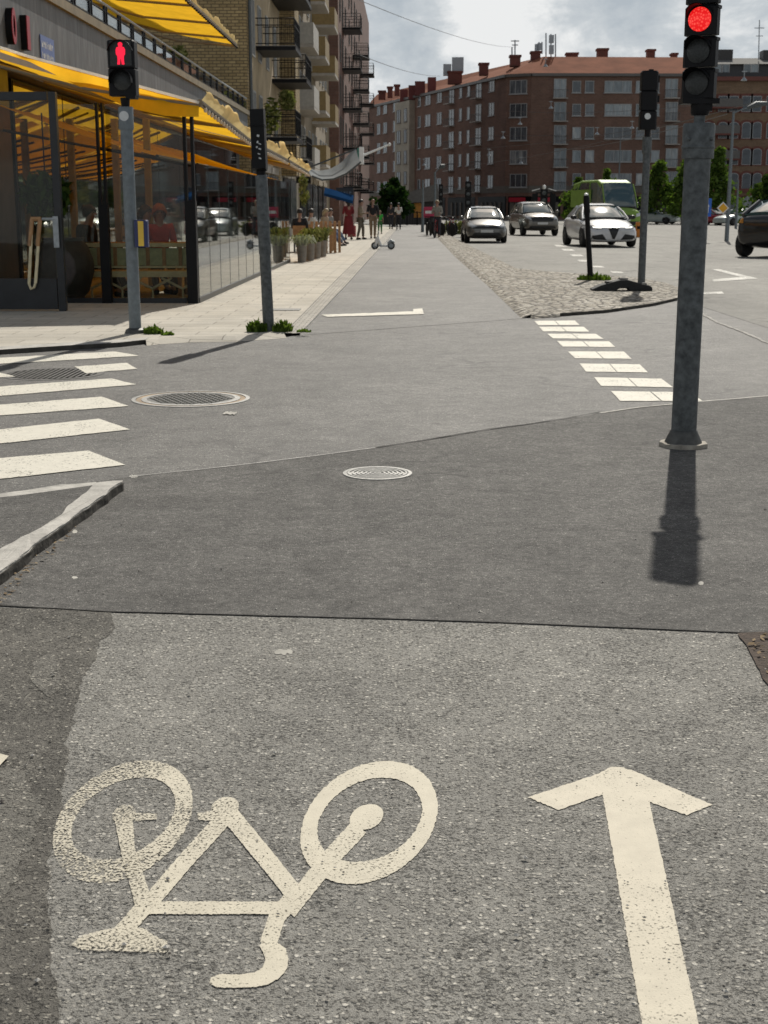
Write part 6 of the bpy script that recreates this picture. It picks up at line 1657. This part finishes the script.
def person(label, loc, rz, pose='stand', top=(.1, .1, .1), legs=(.08, .08, .1), hair='hair_dk', H=1.74, skirt=False, sleeves=True, hairstyle='short', seat=.45, group=None, armpose='down', stride=.12, headless=False):
    """faces -Y before rotation"""
    t = thing('person', label, 'person', loc, rz, group); s = H / 1.74; t.scale = (s, s, s)
    hip = .93 if pose != 'sit' else seat + .10
    up = hip - .93
    pel = V(0, .02, hip); sp = V(0, .03, hip + .22); ch = V(0, .02, hip + .40); nk = V(0, .0, hip + .56); hd = V(0, -.02, hip + .69)
    if pose == 'sit': lean = -.06
    else: lean = 0
    for v, k in ((sp, .3), (ch, .7), (nk, 1), (hd, 1.2)): v.y += lean * k
    J = []; E = []
    def add(p, r, frm=None):
        J.append((p, r)); i = len(J) - 1
        if frm is not None: E.append((frm, i))
        return i
    ip = add(pel, (.15, .11)); is_ = add(sp, (.135, .10), ip); ic = add(ch, (.16, .11), is_); inn = add(nk, .052, ic)
    ihb = add(hd + V(0, .0, -.06), (.062, .07), inn); ih = add(hd + V(0, 0, .02), (.078, .095), ihb); iht = add(hd + V(0, .01, .10), (.06, .07), ih)
    arms = {}; legsP = {}
    for sd in (-1, 1):
        sh = ch + V(sd * .18, 0, .09)
        if armpose == 'down': el = sh + V(sd * .06, .03, -.28); wr = el + V(sd * .00, -.08, -.24)
        elif armpose == 'fore': el = sh + V(sd * .05, -.03, -.27); wr = el + V(-sd * .06, -.22, .02)
        elif armpose == 'up': el = sh + V(sd * .05, -.10, -.24); wr = el + V(-sd * .05, -.16, .16)
        else: el = sh + V(sd * .09, .08, -.24); wr = el + V(-sd * .16, -.16, -.08)
        hand = wr + (wr - el).normalized() * .09
        a = add(sh, .062, ic); b_ = add(el, .045, a); c = add(wr, .032, b_); d = add(hand, (.038, .022), c)
        arms[sd] = (sh, el, wr, hand)
        hx = pel + V(sd * .095, 0, -.05)
        if pose == 'sit': kn = hx + V(sd * .04, -.42, .02); an = V(kn.x, kn.y - .08 - stride, .09); 
        else: kn = V(sd * .10, -.02 - sd * stride * .5, .50); an = V(sd * .10, .03 + sd * stride * -.9 + .0, .09)
        toe = an + V(sd * .02, -.16, -.055)
        a = add(hx, .088, ip); b_ = add(kn, .058, a); c = add(an, .040, b_); d = add(toe, (.035, .028), c)
        legsP[sd] = (hx, kn, an, toe)
    skinned('body', J, E, ip, M['skin'], t)
    # face and hair
    m = MB(); m.tube([hd + V(0, -.085, .025), hd + V(0, -.115, -.005)], [.010, .017], 6); m.build('nose', M['skin'], t)
    for sd in (-1, 1):
        m = MB(); m.ball(hd + V(sd * .032, -.083, .030), .011, 6); m.build('eye', M['eye'], t)
        m = MB(); m.ball(hd + V(sd * .083, .005, .015), .025, 6, (.4, .8, 1.2)); m.build('ear', M['skin'], t)
    m = MB(); m.ball(hd + V(0, -.088, -.045), .024, 6, (1, .35, .35)); m.build('mouth', M['lip'], t)
    m = MB()
    def hairf(u, v):
        a = 2 * math.pi * u; e_ = v * (1.9 if hairstyle == 'short' else 2.25); fr = max(0, -math.sin(a)) ; e_ *= 1 - .42 * fr
        r = .108 * (1.2 if hairstyle == 'big' else 1.0) * (1 + .06 * pnoise(Vector((math.cos(a) * 3, math.sin(a) * 3, e_ * 3))))
        return hd + V(r * .95 * math.sin(e_) * math.cos(a), .012 + r * 1.1 * math.sin(e_) * math.sin(a), .035 + r * 1.08 * math.cos(e_))
    m.grid(hairf, 24, 10)
    if hairstyle in ('long', 'big'): m.tube([hd + V(0, .08, .06), hd + V(0, .10, -.05), hd + V(0, .09, -.17)], [.07, .09, .05], 10)
    if hairstyle == 'bun': m.ball(hd + V(0, .10, .10), .05, 8)
    if hairstyle != 'bald': m.build('hair', M[hair], t, recalc=False)
    # clothes follow the same bones, a little thicker
    J = []; E = []
    ip = add(pel + V(0, 0, .02), (.165, .125)); is_ = add(sp, (.155, .12), ip); ic = add(ch, (.178, .128), is_); i2 = add(nk + V(0, 0, -.06), .075, ic)
    for sd in (-1, 1):
        sh, el, wr, hand = arms[sd]; a = add(sh, .078, ic); b_ = add(el if sleeves else sh.lerp(el, .6), .060, a)
        if sleeves: add(el.lerp(wr, .92), .045, b_)
    if skirt: pass
    skinned('shirt', J, E, ip, cloth(top), t)
    if skirt:
        m = MB()
        def sk(u, v): a = 2 * math.pi * u; r = .17 + .13 * v + .015 * math.sin(a * 7) * v; return pel + V(r * math.cos(a), r * .75 * math.sin(a), .10 - v * .80)
        m.grid(sk, 30, 8); m.build('skirt', cloth(legs), t, recalc=False)
    else:
        J = []; E = []
        ip = add(pel + V(0, 0, -.01), (.16, .122))
        for sd in (-1, 1):
            hx, kn, an, toe = legsP[sd]; a = add(hx, .102, ip); b_ = add(kn, .074, a); add(an + V(0, 0, .02), .058, b_)
        skinned('trousers', J, E, ip, cloth(legs), t)
    for sd in (-1, 1):
        hx, kn, an, toe = legsP[sd]; m = MB(); m.tube([an + V(0, .05, -.045), an + V(0, -.04, -.04), toe], [.045, .05, .036], 8); m.build('shoe', cloth((.03, .03, .03)), t)
    return t
def at(px_, py_, z=.045): return G(px_, py_, z)
person('woman in a long dark red dress with big dark hair standing on the far pavement', at(348.5, 239.5), R(200), 'stand', (.20, .02, .025), (.20, .02, .025), 'hair_dk', 1.78, True, True, 'big', armpose='fore')
person('person in a beige shirt and grey trousers facing the woman in red', at(361, 239.5), R(80), 'stand', (.24, .19, .13), (.13, .11, .085), 'hair_dk', 1.76, armpose='fore')
person('man in a black top and tan trousers walking away on the far pavement', at(373, 238.5), R(175), 'stand', (.018, .018, .02), (.22, .16, .105), 'hair_dk', 1.84, hairstyle='bald', armpose='down', stride=.2)
person('small figure in a bright green vest behind the man in black', at(380, 234), R(10), 'stand', (.04, .42, .05), (.05, .16, .05), 'hair_fair', 1.25, sleeves=False)
person('far pedestrian all in dark clothes left of the one in a white top', at(391, 229), R(170), 'stand', (.03, .03, .035), (.03, .03, .04), 'hair_dk', 1.72)
person('far pedestrian in a white top and black trousers in the middle of the lane', at(398.5, 229.5), R(185), 'stand', (.62, .60, .56), (.02, .02, .025), 'hair_dk', 1.72, armpose='up')
# seated guests at the end of the terrace
for (a, b_, rz, top, legs, hair, lab, sty) in ((331, 246.5, 70, (.36, .26, .17), (.10, .14, .22), 'hair_fair', 'seated guest in a beige top and blue jeans at the pavement edge of the cafe', 'long'),
                             (335, 244.5, 60, (.25, .24, .22), (.13, .18, .27), 'hair_dk', 'seated guest in a grey top with legs stretched out beside the one in beige', 'short'),
                             (307, 253, 180, (.02, .02, .025), (.03, .03, .04), 'hair_dk', 'seated guest in black behind the planters', 'short'),
                             (317, 250, 150, (.60, .60, .58), (.05, .05, .06), 'hair_dk', 'seated guest in a white shirt behind the planters', 'short')):
    c = at(a, b_); person(lab, c + Vector((-.3, 1.0, 0)), R(rz), 'sit', top, legs, hair, 1.74, armpose='fore', hairstyle=sty, stride=.2)
    m = MB(); m.box(-.21, .21, -.22, .22, .41, .45); ch_ = thing('cafe_chair', 'dark cafe chair under the %s' % lab.split(' at the ')[0].split(' with ')[0].split(' behind')[0], 'chair', c + Vector((-.3, 1.0, 0)), R(rz))
    m.build('seat', M['wood'], ch_); m = MB(); m.box(-.21, .21, .22, .25, .5, .85); m.build('backrest', M['wood'], ch_)
    for x in (-.18, .18):
        for y in (-.18, .2): m = MB(); m.tube([(x, y, 0), (x, y, .41 if y < 0 else .8)], .016, 6); m.build('leg', M['black'], ch_)
for (a, b_, lab) in ((326, 251.5, 'small wooden cafe table in front of the guest in beige'), (315, 253.5, 'small wooden cafe table behind the third planter')):
    c = at(a, b_) + Vector((-.1, .5, 0)); t = thing('cafe_table', lab, 'table', c)
    m = MB(); m.box(-.35, .35, -.35, .35, .71, .75); m.build('tabletop', M['wood'], t)
    for x in (-.3, .3):
        for y in (-.3, .3): m = MB(); m.box(x - .02, x + .02, y - .02, y + .02, 0, .709); m.build('leg', M['wood'], t)
c = at(327, 254); t = thing('wooden_screen', 'low slatted wooden screen between the planters and the seated guests', 'screen', c)
for k in range(7): m = MB(); m.box(-.5 + k * .13, -.42 + k * .13, .25 * k - .1, .25 * k, 0, 1.0); m.build('slat', M['wood'], t)
# guests inside the glazed screen
zz2 = lambda py: PY(100, py, Yb + .9).z
for (px_, top, hair, lab, sty, rz, arm) in ((86, (.02, .02, .022), 'hair_dk', 'dark haired guest in black sitting behind the front glass, facing right', 'bun', 75, 'fore'),
                               (143, (.03, .05, .035), 'hair_dk', 'dark haired guest in dark green half hidden behind the leftmost signal pole', 'long', 60, 'fore'),
                               (160, (.42, .05, .03), 'hair_red', 'red haired guest in a red top sitting behind the front glass', 'big', 15, 'fore')):
    c = PY(px_, 245, Yb + (.95 if px_ < 100 else 1.9)); person(lab, (c.x, c.y, .045), R(rz), 'sit', top, (.03, .03, .04), hair, 1.80, armpose=arm, hairstyle=sty, seat=.47)
c = at(351.5, 237); t = thing('red_case', 'red box case standing on the pavement beside the woman in red', 'case', c + Vector((0, .4, 0)))
m = MB(); m.bevbox((0, 0, 0), (.42, .3, .55), .04); m.build('shell', M['p_red'], t); m = MB(); m.tube([(-.12, 0, .55), (-.12, 0, .63), (.12, 0, .63), (.12, 0, .55)], .015, 6); m.build('handle', M['black'], t)

# ------------------------------------------------------------------ bicycles and rider at the end of the lane
M['pink'] = mat('pink delivery box', (.50, .04, .10), .6, var=.1); M['bikered'] = mat('red bicycle paint', (.32, .03, .03), .4, var=.1)
def bicycle(name, label, loc, rz, paint, cat='bicycle'):
    t = thing(name, label, cat, loc, rz)
    for y in (-.52, .52):
        m = MB(); m.lathe([(.31, -.018), (.345, -.018), (.345, .018), (.31, .018), (.31, -.018)], (0, y, .345), n=24, axis='X'); w = m.build('wheel', M['tyre'], t)
        m = MB()
        for q in range(8): a = q * .785; m.tube([(0, y, .345), (0, y + .31 * math.cos(a), .345 + .31 * math.sin(a))], .004, 4)
        m.build('spokes', M['rim'], w)
    m = MB()
    for a, b_ in (((0, -.52, .345), (0, -.38, .90)), ((0, -.40, .80), (0, .10, .82)), ((0, -.42, .70), (0, .02, .30)), ((0, .02, .30), (0, .14, .92)), ((0, .02, .30), (0, .52, .345)), ((0, .52, .345), (0, .11, .80))): m.tube([a, b_], .02, 6)
    m.build('frame', M[paint], t)
    m = MB(); m.tube([(0, .02, .92), (0, .16, .95), (0, .28, .94)], [.03, .06, .08], 8); m.build('saddle', M['black'], t)
    m = MB(); m.tube([(-.28, -.30, 1.0), (-.1, -.38, 1.0), (.1, -.38, 1.0), (.28, -.30, 1.0)], .016, 6); m.tube([(0, -.38, .88), (0, -.38, 1.0)], .016, 6); m.build('handlebar', M['black'], t)
    return t
c = at(437, 237.5, .01); bicycle('bicycle', 'red bicycle with its rider at the far end of the cycle lane', c, R(-14), 'bikered')
person('cyclist in a grey jacket and cap astride the red bicycle', c + Vector((0, .12, 0)), R(-14), 'stand', (.30, .28, .24), (.04, .04, .05), 'hair_fair', 1.80, armpose='fore', stride=.0)
c = at(429, 236, .01); bicycle('delivery_bicycle', 'dark bicycle carrying a pink delivery box left of the red one', c + Vector((0, 1, 0)), R(10), 'black')
t = thing('delivery_box', 'pink square delivery box on the carrier of the dark bicycle', 'box', c + Vector((0, 1.1, .95))); m = MB(); m.bevbox((0, 0, 0), (.55, .5, .55), .04); m.build('shell', M['pink'], t); m = MB(); m.box(-.2, .2, -.26, -.252, .2, .35); m.build('label_strip', M['white'], t)
for k, (a, b_, rz, paint, lab) in enumerate([(447, 236.2, 30, 'black', 'black parked bicycle just right of the cyclist'), (452, 235.5, -20, 'bikered', 'parked red bicycle beside the left edge of the grey saloon car'), (443, 234.6, 70, 'rim', 'pale bicycle parked behind the cyclist')]):
    bicycle('bicycle', lab, at(a, b_, .01), R(rz), paint)
# ------------------------------------------------------------------ trees and shrubs
M['bark'] = mat('bark', (.09, .07, .05), .9, var=.3, vscale=14)
M['leaf_deep'] = leafmat('deep green foliage', (.010, .028, .010), (.035, .065, .020), .25)
M['leaf_mid'] = leafmat('mid green foliage', (.035, .07, .016), (.14, .21, .05), .35)
M['leaf_bush'] = leafmat('bush foliage', (.02, .045, .012), (.08, .12, .03), .3)
def tree(name, label, base, H, crown_z, rad, clumps, n, leaf, m, seed, trunk=.14, shape='oval', cat='tree'):
    rnd = random.Random(seed); t = thing(name, label, cat, base)
    mb = MB(); mb.tube([(0, 0, 0), (.05, 0, H * .3), (0, .05, H * .62)], [trunk, trunk * .75, trunk * .35], 8); cs = []
    for k in range(clumps):
        u = (k + .5) / clumps; z = crown_z + (H - crown_z) * u
        w = math.sin(min(1, u * 1.15 + .12) * math.pi) ** .6 if shape == 'oval' else max(.15, 1 - u)
        a = rnd.random() * 6.28; rr = rad * w * rnd.uniform(.25, 1.15); c = Vector((rr * math.cos(a), rr * math.sin(a), z)); cs.append((c, rad * rnd.uniform(.3, .62) * (.5 + .6 * w)))
    for c, r in cs[::3]: mb.tube([(0, 0, max(H * .22, c.z * .55)), c * .6 + Vector((0, 0, c.z * .3)), c], [trunk * .35, trunk * .2, trunk * .06], 5)
    mb.build('trunk', M['bark'], t)
    mb = MB()
    for i in range(n):
        c, r = cs[int(rnd.random() * len(cs))]
        d = Vector((rnd.gauss(0, 1), rnd.gauss(0, 1), rnd.gauss(0, .85))).normalized() * r * rnd.uniform(.35, 1.05) ** .6
        p = c + d; a = Vector((rnd.gauss(0, 1), rnd.gauss(0, 1), rnd.gauss(0, .7))).normalized(); b_ = a.orthogonal().normalized(); b_ = Matrix.Rotation(rnd.random() * 6.28, 3, a) @ b_
        s = leaf * rnd.uniform(.6, 1.35); mb.add([p - a * s, p + b_ * s * .55, p + a * s, p - b_ * s * .55], [(0, 1, 2, 3)])
    mb.build('crown', M[m], t, recalc=False); return t
def ht_at(px_, py_, Y): return PY(px_, py_, Y).z
def tree_px(name, label, px_, ytop, ybot, wpx, Y, n, leaf, m, seed, **k):
    b = PY(px_, 220, Y); s = Y / F_PX
    return tree(name, label, (b.x, Y, 0), ht_at(px_, ytop, Y), max(.4, ht_at(px_, ybot, Y)), wpx * s / 2 * 1.15, k.pop('clumps', 26), n, leaf, m, seed, **k)
tree_px('tree', 'round dark green tree at the far end of the cycle lane', 394, 181, 211, 28, 112, 2200, .24, 'leaf_deep', 1)
tree_px('tree', 'pointed green street tree seen between the island signal and the big signal pole', 657, 163, 212, 30, 128, 1500, .24, 'leaf_mid', 2, shape='cone', clumps=30)
tree_px('tree', 'light green street tree touching the left side of the big signal pole', 682, 165, 211, 30, 126, 1400, .24, 'leaf_mid', 3, shape='cone', clumps=28)
tree_px('tree', 'tall pointed green tree just right of the big signal pole', 716, 150, 212, 34, 125, 1700, .24, 'leaf_mid', 4, shape='cone', clumps=32)
tree_px('tree', 'low dark green tree over the black car at the right edge', 768, 180, 222, 54, 110, 2300, .22, 'leaf_bush', 5)
tree_px('tree', 'small loose green tree left of the lime green van', 578, 179, 220, 26, 130, 1300, .22, 'leaf_mid', 6)
tree_px('tree', 'yellow green treetop showing just above the lime green van', 605, 171, 205, 22, 132, 700, .22, 'leaf_mid', 8)
b = PY(456, 233, 78); leafball('shrub', (b.x, 78, .35), (.9, .5, .4), 500, .12, 'grassy', 'low bright green shrub at the end of the cobbled strip', 'shrub', 5)
# ------------------------------------------------------------------ lamp posts, signs, far signals
def lamp_post(px_, ybase, ytop, Y, label, arm=None):
    b = PY(px_, ybase, Y); z1 = PY(px_, ytop, Y).z; t = thing('street_lamp', label, 'street lamp', (b.x, Y, 0))
    m = MB(); m.tube([(0, 0, 0), (0, 0, z1 * .4), (0, 0, z1)], [.10, .085, .055], 10); m.build('pole', M['polegrey'], t)
    for dx in (arm or []):
        m = MB(); m.tube([(0, 0, z1 - .05), (dx * .5, 0, z1 + .12), (dx, 0, z1 + .22)], .035, 6); m.build('arm', M['polegrey'], t)
        m = MB(); m.tube([(dx * .8, 0, z1 + .18), (dx * 1.3, 0, z1 + .32), (dx * 1.9, 0, z1 + .36)], [.06, .14, .08], 8); m.build('lamp_head', M['galv'], t)
    return t
lamp_post(727, 232, 112, 62, 'tall grey street lamp with two lamp heads behind the yellow diamond sign', [.75])
lamp_post(735.5, 232, 180, 100, 'thin short grey pole just right of the yellow diamond sign')
lamp_post(434.5, 236, 172, 80, 'thin grey pole standing over the cyclist', [.3])
lamp_post(422.5, 235, 180, 85, 'grey pole at the fence left of the cyclist')
lamp_post(617, 232, 138, 140, 'thin grey pole rising behind the lime green van')
c = PY(723, 208, 61)
t = thing('road_sign', 'yellow diamond priority sign on the tall street lamp', 'sign', c)
r = 5.8 * 61 / F_PX; m = MB(); m.prismY([(0, -r), (r, 0), (0, r), (-r, 0)], -.02, .02); m.build('white_border', M['white'], t)
r *= .78; m = MB(); m.prismY([(0, -r), (r, 0), (0, r), (-r, 0)], -.03, -.021); m.build('yellow_face', mat('sign yellow', (.75, .38, .01), .4, var=.05), t)
c = PY(708, 208, 59)
t = thing('road_sign', 'blue road sign with a white arrow half hidden by the big signal pole', 'sign', c)
m = MB(); m.box(-.20, .14, -.02, .02, -.36, .40); m.build('plate', mat('sign blue', (.02, .13, .55), .4, var=.05), t)
m = MB(); m.prismY([(.0, .18), (.05, .05), (.02, .05), (.02, -.2), (-.02, -.2), (-.02, .05), (-.05, .05)], -.03, -.021); m.build('arrow', M['white'], t)
m = MB(); m.tube([(0, .04, -1.55), (0, .04, .4)], .03, 6); m.build('post', M['galv2'], t)
M['blackglass'] = mat('unlit signal glass', (.04, .045, .045), .2, var=.2)
def far_signal(px_, ybase, ytop, ybot, Y, label, arms=False, wpx=6):
    b = PY(px_, ybase, Y); z1, z0 = PY(px_, ytop, Y).z, PY(px_, ybot, Y).z; w = wpx * Y / F_PX
    t = thing('traffic_light', label, 'traffic light', (b.x, Y, 0))
    m = MB(); m.tube([(0, 0, 0), (0, 0, z0)], .07, 8); m.build('pole', M['galv'], t)
    m = MB(); h = (z1 - z0) / 3
    for k in range(3): m.bevbox((0, 0, z0 + k * h), (w, .2, h * .97), .03)
    if arms:
        for sx in (-1, 1): m.bevbox((sx * w * 1.25, .05, z0), (w * .8, .2, (z1 - z0) * .8), .03); m.box(min(0, sx * w * 1.2), max(0, sx * w * 1.2), .02, .08, z1 - .3, z1 - .22)
    m.build('housing', M['black'], t)
    for k in range(3): m = MB(); m.lathe([(w * .3, -.105), (w * .3, -.112), (.0001, -.115)], (0, 0, z0 + (k + .5) * h), n=14, axis='Y'); m.build('lens', M['blackglass'], t)
    if arms:
        m = MB(); m.ball((0, -.05, z1 + .12), .13, 8, (1, 1, 1.2)); m.tube([(-w * 1.7, 0, z1 - .12), (-w * .6, 0, z1 + .02)], .03, 6); m.tube([(w * .6, 0, z1 + .02), (w * 1.7, 0, z1 - .12)], .03, 6); m.build('pale_cover', M['white'], t)
far_signal(467.5, 240, 181, 207, 72, 'dark traffic light on the far island above the grey saloon car')
far_signal(543, 234, 189, 212, 95, 'group of black traffic lights with pale covers above the SUV', True, 7)
far_signal(440.5, 234, 184, 205, 105, 'slim far traffic light beyond the cyclist', False, 4)
# ------------------------------------------------------------------ fence, kiosk and shelters at the end of the lane
b = PY(397, 228, 118); e = PY(437, 228, 118)
t = thing('metal_fence', 'low dark lattice fence across the end of the lane', 'fence', (b.x, 118, 0)); L = e.x - b.x
m = MB()
for k in range(int(L / .22) + 1): m.box(k * .22 - .015, k * .22 + .015, -.02, .02, .05, 1.05)
m.box(0, L, -.025, .025, 1.05, 1.11); m.box(0, L, -.025, .025, .12, .17); m.build('lattice', M['black'], t)
for k in range(5): m = MB(); m.box(L * k / 4 - .05, L * k / 4 + .05, .03, .12, 0, 1.2); m.build('post', M['black'], t)
b = PY(404, 230, 126)
t = thing('kiosk', 'dark kiosk with a wide sloping grey roof and an orange poster behind the round tree', 'kiosk', (b.x, 126, 0))
m = MB(); m.box(-2.2, 3.0, 0, 4, 0, 2.2); m.build('wall', M['attic'], t)
m = MB(); m.prismY([(-3.4, 1.7), (3.0, 3.6), (3.2, 2.2), (3.2, 2.1), (-3.4, 1.6)], -.8, 5); m.build('roof', M['sheet'], t)
m = MB(); m.box(.9, 1.8, -.06, -.01, .6, 1.9); m.build('orange_poster', mat('orange poster', (.55, .24, .04), .6, var=.25, vscale=6), t)
m = MB(); m.box(-1.4, .5, -.06, -.01, .8, 1.8); m.build('window', M['winglass'], t)
b = PY(655, 232, 135)
t = thing('bus_shelter', 'dark shelter with red fascia under the trees left of the big signal pole', 'shelter', (b.x, 135, 0))
m = MB(); m.box(-.6, 3.2, 0, 1.6, 2.5, 2.75); m.build('roof', M['attic'], t); m = MB(); m.box(-.6, 1.6, -.06, -.01, 2.45, 2.9); m.build('red_fascia', mat('red shelter fascia', (.40, .02, .03), .5), t)
for x in (-.5, 1.2, 3.1): m = MB(); m.box(x - .06, x + .06, 1.4, 1.5, 0, 2.5); m.build('post', M['black'], t)
m = MB(); m.box(.1, 1.1, .2, 1.0, 0, 1.9); m.build('ticket_box', M['attic'], t)
m = MB(); m.box(-.5, 3.1, 1.45, 1.48, .2, 2.45); m.build('back_glass', M['winglass'], t)
b = PY(637, 222, 75)
t = thing('barrier', 'orange road barrier behind the white car, below the van', 'barrier', PY(638.5, 236, 70) * 1.0); t.location.z = .01
m = MB(); m.bevbox((0, 0, 0), (.3, .3, .75), .05); m.build('body', mat('orange plastic', (.60, .20, .02), .5, var=.15), t)
m = MB(); m.box(-.12, .12, -.165, -.152, .4, .55); m.build('dark_band', M['black'], t)
# low dark garden wall along the far side
b0, b1 = PY(640, 230, 150), PY(800, 230, 150)
t = thing('low_wall', 'low dark wall in front of the far houses on the right', 'wall', (b0.x, 150, 0)); m = MB(); m.box(0, b1.x - b0.x, 0, .4, 0, 1.0); m.build('wall', M['attic'], t); m = MB(); m.box(-.1, b1.x - b0.x + .1, -.08, .48, 1.001, 1.1); m.build('coping', M['slabgrey'], t)

# ------------------------------------------------------------------ overhead wires and hanging lamps
def wire(label, A, B, sag, r=.02):
    A, B = Vector(A), Vector(B); L = []
    for k in range(17): u = k / 16; p = A.lerp(B, u); p.z -= sag * 4 * u * (1 - u); L.append(p)
    m = MB(); m.tube(L, r, 4, smooth=False); o_ = L[0]
    return m.build('overhead_wire', M['wire'], None, o_, label=label, cat='wire')
M['wire'] = mat('overhead wire', (.20, .20, .20), .5, .5, var=0)
wire('long thin wire slanting down the sky from the upper left to the roof antennas', PY(340, -8, 60), PY(516, 47, 183), .6, .018)
wire('thin wire in the sky left of the corner block chimneys', PY(360, 55, 100), PY(440, 76, 205), .4, .025)
wire('uppermost tram wire across the right front of the corner block', PY(508, 111, 150), PY(690, 106, 130), .35, .022)
wire('second tram wire crossing below the signal head on the island', PY(440, 150, 150), PY(700, 118, 110), .5, .022)
wire('lowest tram wire sloping up to the right past the island signal', PY(470, 165, 150), PY(790, 92, 70), .5, .018)
wire('tram wire over the left front of the corner block', PY(400, 128, 170), PY(560, 135, 150), .4, .022)
wire('tram wire passing over the lime green van towards the street lamp', PY(560, 150, 140), PY(727, 114, 62), .3, .02)
def hang_lamp(px_, py_, Y, label):
    c = PY(px_, py_, Y); t = thing('hanging_lamp', label, 'street lamp', c); t.scale = (.72, .72, .72)
    m = MB(); m.lathe([(.08, .28), (.13, .2), (.22, .06), (.33, -.05), (.31, -.08), (.0001, -.11)], n=16); m.build('shade', M['galv2'], t)
    m = MB(); m.tube([(0, 0, .33), (0, 0, .95)], .04, 6); m.box(-.28, .28, -.04, .04, .80, .88); m.build('hanger', M['galv2'], t)
for (a, b_, Y, lab) in ((545.5, 66, 130, 'white hanging street lamp in front of the roof edge of the corner block'), (744, 80, 105, 'large white hanging lamp before the orange brick house'), (520, 124, 140, 'white hanging lamp at the brick corner, second storey from the top'),
                   (503, 138, 145, 'white hanging lamp just left of the brick corner'), (597, 134, 140, 'white hanging lamp over the lime green van'), (632, 128, 135, 'white hanging lamp left of the island signal head'), (521, 163, 150, 'low white hanging lamp above the SUV'), (489, 155, 150, 'low white hanging lamp above the grey saloon car'),
                   (424, 165, 150, 'far white hanging lamp above the round tree side of the brick block'), (551, 108, 140, 'white hanging lamp below the top floor balcony of the brick block')):
    hang_lamp(a, b_, Y, lab)

# ------------------------------------------------------------------ sky, sun, camera
EL, AZ = R(40.3), math.atan2(.2, .98)
w = bpy.data.worlds.new('World'); scene.world = w; w.use_nodes = True; nt = w.node_tree
bg = nt.nodes['Background']; out_ = nt.nodes['World Output']
sky = nd(nt, 'ShaderNodeTexSky'); sky.sky_type = 'NISHITA'; sky.sun_disc = False; sky.sun_elevation = EL; sky.sun_rotation = AZ
sky.air_density = 1.2; sky.dust_density = 2.0; sky.ozone_density = 1.0
SKY_S = .058
v = nt.nodes.new('ShaderNodeTexCoord').outputs['Generated']
sep = nd(nt, 'ShaderNodeSeparateXYZ'); nt.links.new(v, sep.inputs[0])
mp = nt.nodes.new('ShaderNodeMapping'); mp.inputs['Scale'].default_value = (1, 1, 2.2); mp.inputs['Location'].default_value = (.35, .2, .1); nt.links.new(v, mp.inputs['Vector'])
cl = noise_tex(nt, mp.outputs['Vector'], 4.6, 9, .6, .6); cl2 = noise_tex(nt, mp.outputs['Vector'], 14.0, 7, .62, .4)
amt = math_(nt, 'ADD', cl, math_(nt, 'MULTIPLY', math_(nt, 'SUBTRACT', cl2, .5), .5))
lowband = ramp(nt, [(0, .42), (.22, .30), (.55, -.0)], sep.outputs[2])
cov = ramp(nt, [(.42, 0), (.66, 1)], math_(nt, 'ADD', amt, lowband))
shade = ramp(nt, [(.36, (7.6, 8.5, 9.3)), (.47, (9.8, 10.5, 11.0)), (.57, (14.4, 14.6, 14.6))], amt)
shade = mixc(nt, 1.0, shade, ramp(nt, [(.14, 1), (.5, .5)], sep.outputs[2]), 'MULTIPLY')
c = mixc(nt, cov, sky.outputs[0], shade)
nt.links.new(c, bg.inputs['Color']); bg.inputs['Strength'].default_value = SKY_S

sun = bpy.data.lights.new('sun', 'SUN'); sun.energy = 4.5; sun.angle = R(.6); sun.color = (1, .95, .86)
so = bpy.data.objects.new('sun', sun); COL.objects.link(so)
sd = Vector((math.sin(AZ) * math.cos(EL), math.cos(AZ) * math.cos(EL), math.sin(EL)))
so.rotation_euler = sd.to_track_quat('Z', 'Y').to_euler(); so.location = (0, 0, 60)

cam = bpy.data.cameras.new('camera'); co = bpy.data.objects.new('camera', cam); COL.objects.link(co)
co.location = CAM; co.rotation_euler = (R(90) - PITCH, 0, YAW)
cam.sensor_fit = 'VERTICAL'; cam.sensor_height = 36; cam.lens = 36 * F_PX / 1024; cam.clip_end = 3000; cam.clip_start = .05
cam.dof.use_dof = True; cam.dof.focus_distance = 4.6; cam.dof.aperture_fstop = 13
scene.camera = co
vs_ = scene.view_settings; vs_.view_transform = 'Standard'; vs_.look = 'None'; vs_.exposure = 0; vs_.gamma = 1
scene.cycles.max_bounces = 8; scene.cycles.transparent_max_bounces = 24
